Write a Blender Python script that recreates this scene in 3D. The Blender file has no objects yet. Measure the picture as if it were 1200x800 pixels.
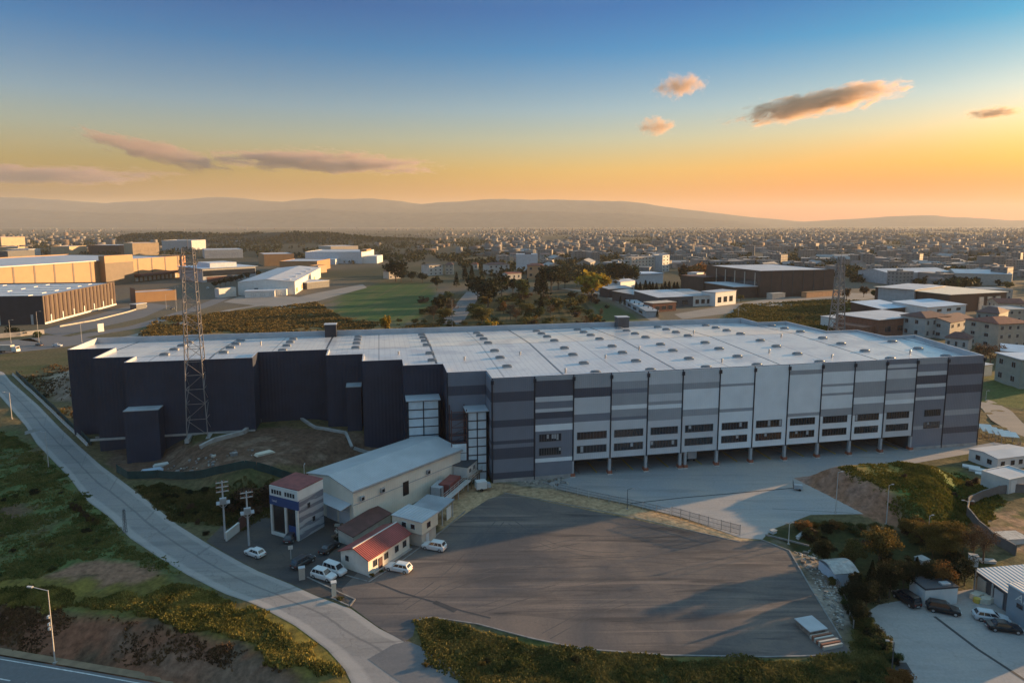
import bpy, bmesh, math, random
import numpy as np
from mathutils import Vector, Matrix
random.seed(7)
RNG = np.random.default_rng(11)
sc = bpy.context.scene
COL = sc.collection
R = math.radians

# ---------------------------------------------------------------- camera, sky, sun, exposure
FPX = 770.0; TH = R(7.5); CAM_Z = 60.0
VP = 262 + FPX * math.tan(TH)
cd = bpy.data.cameras.new('camera'); co = bpy.data.objects.new('camera', cd); COL.objects.link(co); sc.camera = co
co.location = (0, 0, CAM_Z); co.rotation_euler = (math.pi / 2 - TH, 0, 0)
cd.sensor_width = 36; cd.lens = 36 * FPX / 1200; cd.shift_y = -(400 - VP) / 1200
cd.clip_start = 1; cd.clip_end = 80000
SUN_EL = R(7.5); SUN_AZ = R(67)
world = bpy.data.worlds.new('World'); sc.world = world; world.use_nodes = True
wt = world.node_tree; bg = wt.nodes['Background']
sky = wt.nodes.new('ShaderNodeTexSky'); sky.sky_type = 'NISHITA'; sky.sun_disc = False
sky.sun_elevation = SUN_EL; sky.sun_rotation = SUN_AZ
sky.air_density = 1.0; sky.dust_density = 1.2; sky.ozone_density = 3.0
tc = wt.nodes.new('ShaderNodeTexCoord'); sx = wt.nodes.new('ShaderNodeSeparateXYZ')
ramp = wt.nodes.new('ShaderNodeValToRGB')
wt.links.new(tc.outputs['Generated'], sx.inputs[0]); wt.links.new(sx.outputs['Z'], ramp.inputs[0])
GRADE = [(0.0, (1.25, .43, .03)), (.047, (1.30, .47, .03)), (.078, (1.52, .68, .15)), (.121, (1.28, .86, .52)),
         (.162, (.92, .86, .76)), (.242, (.08, .57, .80)), (.294, (.0, .40, .72)), (.40, (.5, .78, .84)), (.58, (2.6, 2.4, 1.8)), (.85, (4.3, 4.0, 2.85))]  # last stops: extra brightness added overhead, out of view, to fill shaded facades
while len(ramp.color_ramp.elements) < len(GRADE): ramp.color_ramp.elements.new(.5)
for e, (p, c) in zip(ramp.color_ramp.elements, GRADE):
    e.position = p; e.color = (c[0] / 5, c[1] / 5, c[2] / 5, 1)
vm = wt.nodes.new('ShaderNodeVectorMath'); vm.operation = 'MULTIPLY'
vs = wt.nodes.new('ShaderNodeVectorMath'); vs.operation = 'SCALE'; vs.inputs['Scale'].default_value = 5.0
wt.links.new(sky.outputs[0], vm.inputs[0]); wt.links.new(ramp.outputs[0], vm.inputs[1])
# softer aureole round the low sun
dt = wt.nodes.new('ShaderNodeVectorMath'); dt.operation = 'DOT_PRODUCT'; dt.inputs[1].default_value = (math.sin(SUN_AZ) * math.cos(SUN_EL), math.cos(SUN_AZ) * math.cos(SUN_EL), math.sin(SUN_EL))
ar = wt.nodes.new('ShaderNodeMapRange'); ar.interpolation_type = 'SMOOTHSTEP'; ar.inputs['From Min'].default_value = .45; ar.inputs['From Max'].default_value = .92
am = wt.nodes.new('ShaderNodeMix'); am.data_type = 'RGBA'; am.inputs[6].default_value = (1, 1, 1, 1); am.inputs[7].default_value = (.62, .47, .13, 1)
v2 = wt.nodes.new('ShaderNodeVectorMath'); v2.operation = 'MULTIPLY'
wt.links.new(tc.outputs['Generated'], dt.inputs[0]); wt.links.new(dt.outputs['Value'], ar.inputs[0]); 
el = wt.nodes.new('ShaderNodeMapRange'); el.interpolation_type = 'SMOOTHSTEP'; el.inputs['From Min'].default_value = .15; el.inputs['From Max'].default_value = .035; el.inputs['To Min'].default_value = .22
ef = wt.nodes.new('ShaderNodeMath'); ef.operation = 'MULTIPLY'
wt.links.new(sx.outputs['Z'], el.inputs[0]); wt.links.new(el.outputs[0], ef.inputs[0]); wt.links.new(ar.outputs[0], ef.inputs[1]); wt.links.new(ef.outputs[0], am.inputs[0])
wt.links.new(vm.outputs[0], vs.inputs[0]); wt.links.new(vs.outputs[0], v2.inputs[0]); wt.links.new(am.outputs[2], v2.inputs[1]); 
fa = wt.nodes.new('ShaderNodeMapRange'); fa.interpolation_type = 'SMOOTHSTEP'; fa.inputs['From Min'].default_value = .42; fa.inputs['From Max'].default_value = -.25
fe = wt.nodes.new('ShaderNodeMath'); fe.operation = 'MULTIPLY'; fm_ = wt.nodes.new('ShaderNodeMix'); fm_.data_type = 'RGBA'; fm_.inputs[6].default_value = (1, 1, 1, 1); fm_.inputs[7].default_value = (.60, .72, .98, 1)
v3 = wt.nodes.new('ShaderNodeVectorMath'); v3.operation = 'MULTIPLY'
wt.links.new(dt.outputs['Value'], fa.inputs[0]); wt.links.new(fa.outputs[0], fe.inputs[0]); wt.links.new(el.outputs[0], fe.inputs[1]); wt.links.new(fe.outputs[0], fm_.inputs[0])
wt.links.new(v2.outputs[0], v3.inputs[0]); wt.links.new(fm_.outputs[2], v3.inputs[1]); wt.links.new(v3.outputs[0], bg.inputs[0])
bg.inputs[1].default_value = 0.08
ld = bpy.data.lights.new('sun', 'SUN'); lo = bpy.data.objects.new('sun', ld); COL.objects.link(lo)
ld.energy = 5.0; ld.angle = R(0.6); ld.color = (1.0, .60, .27)
lo.rotation_euler = (math.pi / 2 - SUN_EL, 0, math.pi - SUN_AZ); lo.location = (900, 380, 300)
vset = sc.view_settings
vset.view_transform = 'Standard'; vset.look = 'None'; vset.exposure = 1.55; vset.gamma = 1; vset.use_curve_mapping = False
sc.render.engine = 'CYCLES'
sc.cycles.use_denoising = True
sc.cycles.volume_bounces = 1; sc.cycles.max_bounces = 6; sc.cycles.diffuse_bounces = 3; sc.cycles.glossy_bounces = 2
sc.cycles.transparent_max_bounces = 8

# ---------------------------------------------------------------- geometry of the view (survey helper: photo point -> ground point)
def g(u, v, z=0.0):
    x = (u - 600) / FPX; y = (VP - v) / FPX
    dy = math.cos(TH) + y * math.sin(TH); dz = -math.sin(TH) + y * math.cos(TH)
    t = (z - CAM_Z) / dz
    return (x * t, dy * t)
def hfor(u, v, d):
    y = (VP - v) / FPX
    return CAM_Z + d * (-math.sin(TH) + y * math.cos(TH)) / (math.cos(TH) + y * math.sin(TH))
def gp(pts, z=0.0): return [g(u, v, z) for u, v in pts]

def poly_sd(px, py, poly):
    """signed distance, positive inside"""
    px = np.asarray(px, float); py = np.asarray(py, float)
    d = np.full(px.shape, 1e18); ins = np.zeros(px.shape, bool)
    n = len(poly)
    for i in range(n):
        ax, ay = poly[i]; bx, by = poly[(i + 1) % n]
        ex, ey = bx - ax, by - ay; L2 = ex * ex + ey * ey + 1e-12
        t = np.clip(((px - ax) * ex + (py - ay) * ey) / L2, 0, 1)
        d = np.minimum(d, (px - ax - t * ex) ** 2 + (py - ay - t * ey) ** 2)
        if ay != by:
            c = ((ay > py) != (by > py)) & (px < (bx - ax) * (py - ay) / (by - ay) + ax)
            ins ^= c
    return np.where(ins, np.sqrt(d), -np.sqrt(d))
NG = RNG.random((256, 256))
def vnoise(x, y, s):
    x = np.asarray(x, float) / s; y = np.asarray(y, float) / s
    xi = np.floor(x).astype(int); yi = np.floor(y).astype(int); fx = x - xi; fy = y - yi
    fx = fx * fx * (3 - 2 * fx); fy = fy * fy * (3 - 2 * fy)
    a = NG[xi & 255, yi & 255]; b = NG[(xi + 1) & 255, yi & 255]; c = NG[xi & 255, (yi + 1) & 255]; e = NG[(xi + 1) & 255, (yi + 1) & 255]
    return (a * (1 - fx) + b * fx) * (1 - fy) + (c * (1 - fx) + e * fx) * fy
def fbm(x, y, s, o=4):
    r = 0; a = .5; 
    for k in range(o): r = r + a * vnoise(x + 37.1 * k, y - 19.7 * k, s / 2 ** k); a *= .5
    return r / (1 - .5 ** o)

# warehouse frame
AL = R(11.4); OX, OY = g(576.5, 443, 25.0); CA, SA = math.cos(AL), math.sin(AL)
def W(x, y): return (OX + x * CA - y * SA, OY + x * SA + y * CA)

LOW = [g(u, v) for u, v in [(-120, 690), (0, 706), (100, 715), (200, 732), (290, 758), (330, 780), (352, 800), (372, 830)]] + [(-5, 40), (-300, 40), (-300, 100)]
PLAT = [(-103, 172), (-88, 157), (-78, 146), (-62, 133), (-54, 134), (-46, 146), (-35, 162), (-22, 170), (-22, 182), (-60, 192), (-104, 192)]
BANK = gp([(930, 560), (972, 581), (1012, 602), (1062, 622), (1105, 635), (1130, 610), (1128, 562), (1040, 550), (975, 553)])
RAV = gp([(905, 640), (960, 616), (1030, 612), (1075, 632), (1120, 650), (1150, 668), (1060, 690), (1010, 705), (985, 690), (950, 655)])
TERR = [(-133, 204), (-158, 220), (-178, 244), (-186, 266), (-133, 272)]
PAVED = []   # filled with the outlines of every paved sheet so that the relief stays away from them
def hz(x, y):
    x = np.asarray(x, float); y = np.asarray(y, float)
    z = np.zeros(x.shape)
    def sm(t): t = np.clip(t, 0, 1); return t * t * (3 - 2 * t)
    z = z + 5.0 * sm(poly_sd(x, y, PLAT) / 11) + 5.5 * sm(poly_sd(x, y, TERR) / 15)
    z = z + 4.0 * sm(poly_sd(x, y, BANK) / 6.5)
    z = z - 3.0 * sm(poly_sd(x, y, LOW) / 7)
    z = z - 1.2 * sm(poly_sd(x, y, RAV) / 4)
    return z
def P(u, v):
    z = 0.0
    for _ in range(8):
        x, y = g(u, v, z); z = float(hz(np.array([x]), np.array([y]))[0])
    return Vector((x, y, z))

# ---------------------------------------------------------------- materials
def nmat(name):
    m = bpy.data.materials.new(name); m.use_nodes = True
    return m, m.node_tree, m.node_tree.nodes['Principled BSDF']
def M(name, c, rough=.7, var=.18, scale=.35, metal=0.0, bump=0.0, stretch=None, spec=.5, var2=None):
    m, t, b = nmat(name)
    b.inputs['Roughness'].default_value = rough; b.inputs['Metallic'].default_value = metal
    b.inputs['Specular IOR Level'].default_value = spec
    co_ = t.nodes.new('ShaderNodeTexCoord'); mp = t.nodes.new('ShaderNodeMapping'); n = t.nodes.new('ShaderNodeTexNoise')
    n.inputs['Scale'].default_value = scale; n.inputs['Detail'].default_value = 6
    if stretch: mp.inputs['Scale'].default_value = stretch
    r = t.nodes.new('ShaderNodeValToRGB')
    r.color_ramp.elements[0].position = .3; r.color_ramp.elements[1].position = .72
    r.color_ramp.elements[0].color = (*[max(0, k * (1 - var)) for k in c], 1)
    r.color_ramp.elements[1].color = (*(var2 if var2 else [min(1, k * (1 + var)) for k in c]), 1)
    t.links.new(co_.outputs['Object'], mp.inputs[0]); t.links.new(mp.outputs[0], n.inputs[0]); t.links.new(n.outputs[0], r.inputs[0])
    t.links.new(r.outputs[0], b.inputs['Base Color'])
    if bump:
        bm_ = t.nodes.new('ShaderNodeBump'); bm_.inputs['Strength'].default_value = bump; bm_.inputs['Distance'].default_value = .1
        t.links.new(n.outputs[0], bm_.inputs['Height']); t.links.new(bm_.outputs[0], b.inputs['Normal'])
    return m
def Mrib(name, c, pitch=.6, depth=.06, rough=.5, axis='X', var=.1, metal=0.0, joint=0.0):
    """cladding with pressed ribs; axis = direction across the ribs in object space ('XY' for walls of any heading)"""
    m, t, b = nmat(name)
    b.inputs['Roughness'].default_value = rough; b.inputs['Metallic'].default_value = metal
    co_ = t.nodes.new('ShaderNodeTexCoord'); s = t.nodes.new('ShaderNodeSeparateXYZ'); t.links.new(co_.outputs['Object'], s.inputs[0])
    if axis == 'XY':
        ad = t.nodes.new('ShaderNodeMath'); ad.operation = 'ADD'; t.links.new(s.outputs['X'], ad.inputs[0]); t.links.new(s.outputs['Y'], ad.inputs[1]); src = ad.outputs[0]
    else: src = s.outputs[axis]
    mu = t.nodes.new('ShaderNodeMath'); mu.operation = 'MULTIPLY'; mu.inputs[1].default_value = 2 * math.pi / pitch; t.links.new(src, mu.inputs[0])
    si = t.nodes.new('ShaderNodeMath'); si.operation = 'SINE'; t.links.new(mu.outputs[0], si.inputs[0])
    bp = t.nodes.new('ShaderNodeBump'); bp.inputs['Strength'].default_value = .5; bp.inputs['Distance'].default_value = depth
    t.links.new(si.outputs[0], bp.inputs['Height']); t.links.new(bp.outputs[0], b.inputs['Normal'])
    n = t.nodes.new('ShaderNodeTexNoise'); n.inputs['Scale'].default_value = .25; n.inputs['Detail'].default_value = 8
    t.links.new(co_.outputs['Object'], n.inputs[0])
    r = t.nodes.new('ShaderNodeValToRGB'); r.color_ramp.elements[0].position = .3; r.color_ramp.elements[1].position = .7
    r.color_ramp.elements[0].color = (*[k * (1 - var) for k in c], 1); r.color_ramp.elements[1].color = (*[min(1, k * (1 + var)) for k in c], 1)
    t.links.new(n.outputs[0], r.inputs[0]); t.links.new(r.outputs[0], b.inputs['Base Color'])
    return m
def Mcol(name, rough=.9, var=.5, scale=1.2, trans=0.0, spec=.2):
    """colour from the mesh attribute 'tint', broken up by noise"""
    m, t, b = nmat(name)
    b.inputs['Roughness'].default_value = rough; b.inputs['Specular IOR Level'].default_value = spec
    a = t.nodes.new('ShaderNodeAttribute'); a.attribute_name = 'tint'
    co_ = t.nodes.new('ShaderNodeTexCoord'); n = t.nodes.new('ShaderNodeTexNoise'); n.inputs['Scale'].default_value = scale; n.inputs['Detail'].default_value = 8
    n.inputs['Roughness'].default_value = .65
    t.links.new(co_.outputs['Object'], n.inputs[0])
    mr = t.nodes.new('ShaderNodeMapRange'); mr.inputs['From Min'].default_value = .3; mr.inputs['From Max'].default_value = .7
    mr.inputs['To Min'].default_value = 1 - var; mr.inputs['To Max'].default_value = 1 + var
    t.links.new(n.outputs[0], mr.inputs[0])
    sv = t.nodes.new('ShaderNodeVectorMath'); sv.operation = 'SCALE'
    t.links.new(a.outputs['Color'], sv.inputs[0]); t.links.new(mr.outputs[0], sv.inputs['Scale'])
    t.links.new(sv.outputs[0], b.inputs['Base Color'])
    if trans:
        tr = t.nodes.new('ShaderNodeBsdfTranslucent'); mx = t.nodes.new('ShaderNodeMixShader'); mx.inputs[0].default_value = trans
        t.links.new(sv.outputs[0], tr.inputs[0]); t.links.new(b.outputs[0], mx.inputs[1]); t.links.new(tr.outputs[0], mx.inputs[2])
        t.links.new(mx.outputs[0], t.nodes['Material Output'].inputs[0])
    return m
MT = {}
def mk(k, *a, **kw): MT[k] = M(k, *a, **kw)
mk('white_paint', (.60, .60, .58), .5, .08, .6); mk('offwhite', (.53, .51, .47), .7, .12, .5)
mk('cream', (.60, .53, .42), .75, .12, .4); mk('grey_wall', (.36, .37, .38), .7, .15, .4); mk('pale_grey', (.50, .52, .54), .7, .12, .4)
mk('dark_grey', (.07, .075, .085), .6, .2, .5); mk('dark_navy', (.018, .022, .034), .5, .2, .3); mk('black', (.012, .012, .014), .45, .2)
mk('red_tile', (.30, .075, .045), .75, .25, .9); mk('red_metal', (.20, .05, .042), .65, .3, .6); mk('dark_red', (.10, .042, .036), .8, .25, .6)
mk('brick', (.22, .09, .055), .85, .25, .8); mk('brown_metal', (.055, .034, .030), .55, .2, .2); mk('orange_wall', (.50, .26, .13), .8, .12, .4)
mk('light_roof', (.42, .43, .45), .5, .14, .12); mk('blue_roof', (.40, .47, .55), .5, .12, .2); mk('grey_roof', (.25, .27, .29), .6, .18, .25)
mk('dark_roof', (.045, .05, .06), .6, .2, .4); mk('concrete', (.33, .31, .29), .85, .2, .6); mk('galv', (.40, .40, .40), .45, .15, .8, metal=.5)
mk('steel_paint', (.44, .42, .40), .55, .15, .8); mk('wood', (.16, .11, .07), .85, .25, 1.2); mk('blue_band', (.020, .055, .17), .4, .1, .5)
mk('rubber', (.015, .015, .015), .8, .1); mk('gold_clad', (.285, .165, .078), .6, .08, .2); mk('tan_dirt', (.20, .14, .085), .95, .3, .5)
mk('green_mesh', (.018, .048, .045), .85, .25, .6); mk('red_white', (.30, .10, .06), .6, .4, 2.5); mk('yellow_paint', (.55, .38, .06), .6, .1)
mk('sage', (.27, .29, .25), .8, .12, .4); mk('brown_fence', (.13, .12, .115), .85, .2, .6); mk('rubble_brown_pile', (.20, .16, .13), .9, .4, 2.5); mk('house_white', (.58, .55, .49), .7, .12, .6); mk('gold_pale', (.36, .27, .175), .7, .12, .2); mk('tin_pale', (.34, .33, .31), .8, .3, 1.5); mk('plaster', (.40, .36, .31), .85, .15, .5)
def glass(name, c, rough=.12, spec=.8):
    m, t, b = nmat(name); b.inputs['Base Color'].default_value = (*c, 1); b.inputs['Roughness'].default_value = rough; b.inputs['Specular IOR Level'].default_value = spec
    return m
MT['glass'] = glass('glass', (.018, .022, .03)); MT['glass_dark'] = glass('glass_dark', (.01, .011, .014), .2)
MT['lamp_red'] = glass('lamp_red', (.25, .01, .01), .3); MT['lamp_clear'] = glass('lamp_clear', (.7, .7, .7), .2)
for k, c in dict(car_white=(.58, .58, .57), car_black=(.010, .011, .014), car_silver=(.42, .44, .46), car_dark=(.03, .034, .042)).items():
    m, t, b = nmat(k); b.inputs['Base Color'].default_value = (*c, 1); b.inputs['Roughness'].default_value = .35; b.inputs['Coat Weight'].default_value = .25; b.inputs['Specular IOR Level'].default_value = .35; b.inputs['Coat Roughness'].default_value = .1
    MT[k] = m
MT['clad_dark'] = Mrib('clad_dark', (.0200, .0285, .0540), .9, .04, .55, 'XY', .14)
TONE = {'L': (.72, .76, .78), 'G': (.53, .55, .57), 'P': (.31, .33, .355), 'M': (.165, .185, .225), 'D': (.060, .070, .098)}
for k, c in TONE.items(): MT['tone_' + k] = Mrib('cladding_' + {'L': 'light', 'G': 'grey', 'P': 'pewter', 'M': 'slate', 'D': 'charcoal'}[k], c, .5, .02, .5, 'XY', .06)
MT['rib_light'] = Mrib('ribbed_roof_light', (.38, .395, .41), .7, .08, .5, 'Y', .1)
MT['rib_light_x'] = Mrib('ribbed_roof_light_x', (.40, .405, .41), .5, .05, .5, 'X', .1)
MT['rib_white'] = Mrib('ribbed_cladding_white', (.72, .66, .55), .5, .03, .6, 'XY', .1)
MT['rib_brown'] = Mrib('ribbed_cladding_brown', (.105, .075, .052), 1.6, .25, .6, 'Y', .15)
MT['rib_red'] = Mrib('ribbed_roof_red', (.22, .045, .038), .4, .07, .65, 'X', .32)
def stripes(name, c1, c2, pitch):
    m, t, b = nmat(name); b.inputs['Roughness'].default_value = .6
    co_ = t.nodes.new('ShaderNodeTexCoord'); s = t.nodes.new('ShaderNodeSeparateXYZ'); t.links.new(co_.outputs['Object'], s.inputs[0])
    mo = t.nodes.new('ShaderNodeMath'); mo.operation = 'PINGPONG'; mo.inputs[1].default_value = pitch; t.links.new(s.outputs['Z'], mo.inputs[0])
    n = t.nodes.new('ShaderNodeTexNoise'); n.inputs['Scale'].default_value = .6
    mp = t.nodes.new('ShaderNodeMapping'); mp.inputs['Scale'].default_value = (.4, .4, 3); t.links.new(co_.outputs['Object'], mp.inputs[0]); t.links.new(mp.outputs[0], n.inputs[0])
    ad = t.nodes.new('ShaderNodeMath'); ad.operation = 'MULTIPLY_ADD'; ad.inputs[1].default_value = 1 / pitch * .5; t.links.new(mo.outputs[0], ad.inputs[0]); t.links.new(n.outputs[0], ad.inputs[2])
    r = t.nodes.new('ShaderNodeValToRGB'); r.color_ramp.elements[0].position = .72; r.color_ramp.elements[1].position = .78
    r.color_ramp.elements[0].color = (*c1, 1); r.color_ramp.elements[1].color = (*c2, 1)
    t.links.new(ad.outputs[0], r.inputs[0]); t.links.new(r.outputs[0], b.inputs['Base Color']); return m
MT['grey_stripes'] = stripes('grey_striped_cladding', (.34, .345, .36), (.155, .16, .19), .8)

# ---------------------------------------------------------------- mesh helpers
class MB:
    def __init__(s): s.v = []; s.f = []; s.m = []
    def add(s, vs, fs, mi=0):
        o = len(s.v); s.v += [tuple(p) for p in vs]
        for f in fs: s.f.append(tuple(o + i for i in f)); s.m.append(mi)
        return s
    def box(s, x0, y0, z0, x1, y1, z1, mi=0, skip=''):
        v = [(x, y, z) for z in (z0, z1) for x, y in ((x0, y0), (x1, y0), (x1, y1), (x0, y1))]
        fs = {'b': (0, 3, 2, 1), 't': (4, 5, 6, 7), 'f': (0, 1, 5, 4), 'r': (1, 2, 6, 5), 'k': (2, 3, 7, 6), 'l': (3, 0, 4, 7)}
        return s.add(v, [f for k, f in fs.items() if k not in skip], mi)
    def quad(s, a, b, c, d, mi=0): return s.add([a, b, c, d], [(0, 1, 2, 3)], mi)
    def prism(s, poly, z0, z1, ms=0, mt=0, bottom=False):
        n = len(poly); v = [(x, y, z0) for x, y in poly] + [(x, y, z1) for x, y in poly]
        s.add(v, [(i, (i + 1) % n, n + (i + 1) % n, n + i) for i in range(n)], ms)
        s.add([(x, y, z1) for x, y in poly], [tuple(range(n))], mt)
        if bottom: s.add([(x, y, z0) for x, y in poly], [tuple(reversed(range(n)))], ms)
        return s
    def tube(s, p0, p1, r0, r1=None, n=6, mi=0, cap=True):
        r1 = r0 if r1 is None else r1
        p0 = Vector(p0); p1 = Vector(p1); d = (p1 - p0).normalized()
        a = d.orthogonal().normalized(); b = d.cross(a)
        vs = []
        for p, r in ((p0, r0), (p1, r1)):
            for i in range(n):
                t = 2 * math.pi * i / n; vs.append(p + (a * math.cos(t) + b * math.sin(t)) * r)
        fs = [(i, (i + 1) % n, n + (i + 1) % n, n + i) for i in range(n)]
        if cap: fs += [tuple(reversed(range(n))), tuple(range(n, 2 * n))]
        return s.add(vs, fs, mi)
    def bar(s, p0, p1, w, h=None, mi=0):
        h = h or w; p0 = Vector(p0); p1 = Vector(p1); d = (p1 - p0).normalized()
        up = Vector((0, 0, 1)) if abs(d.z) < .95 else Vector((1, 0, 0))
        a = d.cross(up).normalized() * w / 2; b = a.cross(d).normalized() * h / 2
        vs = [p + i * a + j * b for p in (p0, p1) for i, j in ((-1, -1), (1, -1), (1, 1), (-1, 1))]
        return s.add(vs, [(0, 1, 2, 3), (7, 6, 5, 4), (0, 4, 5, 1), (1, 5, 6, 2), (2, 6, 7, 3), (3, 7, 4, 0)], mi)
    def build(s, name, mats, parent=None, smooth=False, loc=None):
        me = bpy.data.meshes.new(name); me.from_pydata(s.v, [], s.f)
        if not isinstance(mats, (list, tuple)): mats = [mats]
        for m in mats: me.materials.append(MT[m] if isinstance(m, str) else m)
        me.polygons.foreach_set('material_index', s.m)
        if smooth: me.polygons.foreach_set('use_smooth', [True] * len(s.f))
        me.update()
        o = bpy.data.objects.new(name, me); COL.objects.link(o)
        if parent: o.parent = parent
        if loc is not None: o.location = loc
        return o
def tag(o, label=None, cat=None, group=None, kind=None):
    if label: o['label'] = label
    if cat: o['category'] = cat
    if group: o['group'] = group
    if kind: o['kind'] = kind
    return o
def thing(name, label, cat, loc=(0, 0, 0), rz=0.0, group=None):
    o = bpy.data.objects.new(name, None); COL.objects.link(o); o.empty_display_size = .5
    o.location = loc; o.rotation_euler = (0, 0, rz); return tag(o, label, cat, group)
def kids(o): return [c for c in bpy.data.objects if c.parent == o]
def copy_tree(o, parent=None, _ch=None):
    if _ch is None:
        _ch = {}
        for c in bpy.data.objects:
            if c.parent: _ch.setdefault(c.parent.name, []).append(c)
    c = o.copy(); COL.objects.link(c); c.parent = parent
    for k in _ch.get(o.name, []): copy_tree(k, c, _ch)
    return c
def mesh_np(name, V, F, mat, tint=None, parent=None, smooth=False):
    """V (n,3), F (m,k) constant k; tint (m,3) per face"""
    me = bpy.data.meshes.new(name); n, m, k = len(V), len(F), F.shape[1]
    me.vertices.add(n); me.vertices.foreach_set('co', np.asarray(V, np.float32).ravel())
    me.loops.add(m * k); me.loops.foreach_set('vertex_index', np.asarray(F, np.int32).ravel())
    me.polygons.add(m); me.polygons.foreach_set('loop_start', np.arange(0, m * k, k, dtype=np.int32))
    if smooth: me.polygons.foreach_set('use_smooth', np.ones(m, bool))
    if tint is not None:
        at = me.color_attributes.new('tint', 'FLOAT_COLOR', 'CORNER')
        c = np.ones((m, k, 4), np.float32); c[:, :, :3] = np.asarray(tint)[:, None, :]
        at.data.foreach_set('color', c.ravel())
    me.materials.append(MT[mat] if isinstance(mat, str) else mat)
    me.update(calc_edges=True); me.validate()
    o = bpy.data.objects.new(name, me); COL.objects.link(o)
    if parent: o.parent = parent
    return o
def structure(o): o['kind'] = 'structure'; return o

# ---------------------------------------------------------------- ground
def PP(pts): return [tuple(P(u, v)[:2]) for u, v in pts]
def resample(pts, n):
    p = np.array(pts, float); d = np.r_[0, np.cumsum(np.hypot(*np.diff(p, axis=0).T))]
    t = np.linspace(0, d[-1], n); return np.c_[np.interp(t, d, p[:, 0]), np.interp(t, d, p[:, 1])]
def axis(dense0, dense1, step, lo_, hi, grow=1.13):
    a = list(np.arange(dense0, dense1 + 1e-6, step)); s = step
    while a[-1] < hi: s *= grow; a.append(a[-1] + s)
    s = step; b = []
    c = dense0
    while c > lo_: s *= grow; c -= s; b.append(c)
    return np.array(b[::-1] + a)
GX = axis(-150, 150, .9, -20500, 20500); GY = axis(62, 255, .9, -1800, 20600)
XX, YY = np.meshgrid(GX, GY); ny, nx = XX.shape
gz = hz(XX, YY)
ROAD_L = gp([(-90, 470), (-40, 468), (0, 464), (30, 499), (43, 520), (82, 560), (100, 585), (130, 607), (152, 630), (185, 652), (217, 672), (262, 695), (300, 708), (345, 732), (385, 762), (405, 785), (412, 800), (425, 850)])
ROAD_R = gp([(-90, 432), (-20, 429), (4, 436), (12, 446), (45, 475), (72, 503), (90, 520), (118, 545), (145, 565), (175, 588), (207, 614), (242, 636), (270, 652), (300, 668), (340, 684), (375, 700), (410, 712), (450, 740), (490, 757), (520, 777), (550, 800), (620, 850)])
YARD = gp([(592, 578), (868, 634), (893, 633), (925, 645), (945, 680), (972, 725), (997, 766), (900, 769), (780, 767), (680, 760), (620, 747), (560, 731), (505, 723), (488, 727), (484, 745), (474, 752), (440, 732), (408, 708), (400, 690), (440, 650), (480, 640), (520, 620), (548, 600), (572, 585)])
FORE = gp([(242, 634), (262, 614), (300, 598), (400, 596), (470, 640), (440, 690), (408, 706), (375, 699), (340, 683), (300, 667), (270, 651)])
CONC = [W(19.6, -.1), W(19.6, 8.9), W(112.9, 8.9), W(112.9, -.1)] + gp([(1143, 522), (1165, 518), (1182, 521), (1150, 529), (1035, 549), (945, 558), (930, 560), (972, 581), (1012, 602), (950, 603), (905, 620), (893, 632), (868, 630), (800, 606), (740, 591), (690, 581), (655, 573), (640, 566)])
LOT = gp([(1008, 722), (1030, 708), (1075, 700), (1200, 680), (1330, 680), (1340, 900), (1100, 900), (1062, 805), (1045, 770), (1040, 752)])
nz = (fbm(XX, YY, 14, 4) - .5)
soft = np.ones_like(XX)
for pl in (YARD, FORE, CONC, LOT, ROAD_L + ROAD_R[::-1]):
    soft *= np.clip(-poly_sd(XX, YY, pl) / 3 - .2, 0, 1)
near = np.clip((275 - YY) / 25, 0, 1)
gz = gz + soft * near * (nz * 1.1 + (fbm(XX + 90, YY, 3.5, 3) - .5) * .45)
far = np.clip((np.hypot(XX, YY) - 700) / 2500, 0, 1)
tint = np.zeros((ny, nx, 3)) + np.array([.062, .054, .028])
n1 = fbm(XX + 300, YY + 70, 26, 5); n2 = fbm(XX - 210, YY + 400, 8, 4); n3 = fbm(XX, YY + 900, 3, 3)
def mix(mask, c):
    global tint
    tint = tint * (1 - mask[..., None]) + np.array(c) * mask[..., None]
mix(np.clip((n1 - .47) * 7, 0, 1) * .8, (.085, .060, .030)); mix(np.clip((n2 - .55) * 6, 0, 1) * .7, (.030, .042, .014))
def zone(pts, c, edge=4.0, soft_=1.5, world=False, c2=None, amt=1.0):
    pl = pts if world else PP(pts)
    sd = poly_sd(XX, YY, pl) + (n2 - .5) * edge * 2 + (n3 - .5) * edge * .8
    mk_ = np.clip(sd / soft_ + .5, 0, 1) * amt
    mix(mk_, c)
    if c2 is not None: mix(mk_ * np.clip((n3 - .45) * 8, 0, 1) * np.clip((n2 - .35) * 4, 0, 1), c2)
# far ground: fields, wasteland and town ground
nf = fbm(XX, YY, 900, 5); nf2 = fbm(XX + 5000, YY, 260, 5)
fm = np.clip((YY - 300) / 160, 0, 1)
mix(fm * .9, (.100, .086, .070)); mix(fm * np.clip((nf2 - .52) * 9, 0, 1) * .8, (.030, .036, .017)); mix(fm * np.clip((nf - .5) * 8, 0, 1) * .7, (.085, .068, .046))
mix(fm * np.clip((fbm(XX, YY + 3000, 45, 4) - .52) * 8, 0, 1) * .6, (.11, .085, .05))
zone([(385, 372), (400, 345), (440, 333), (500, 331), (512, 345), (505, 370), (470, 380), (430, 378)], (.038, .070, .022), 5, 6, c2=(.062, .075, .030))
zone([(165, 392), (185, 372), (300, 362), (370, 352), (400, 372), (470, 380), (520, 378), (470, 392), (200, 402)], (.13, .085, .035), 9, 8, c2=(.045, .048, .018))
zone([(850, 372), (870, 357), (990, 350), (1065, 362), (1080, 380), (960, 388), (880, 384)], (.085, .085, .022), 7, 8, c2=(.05, .055, .016))
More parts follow.
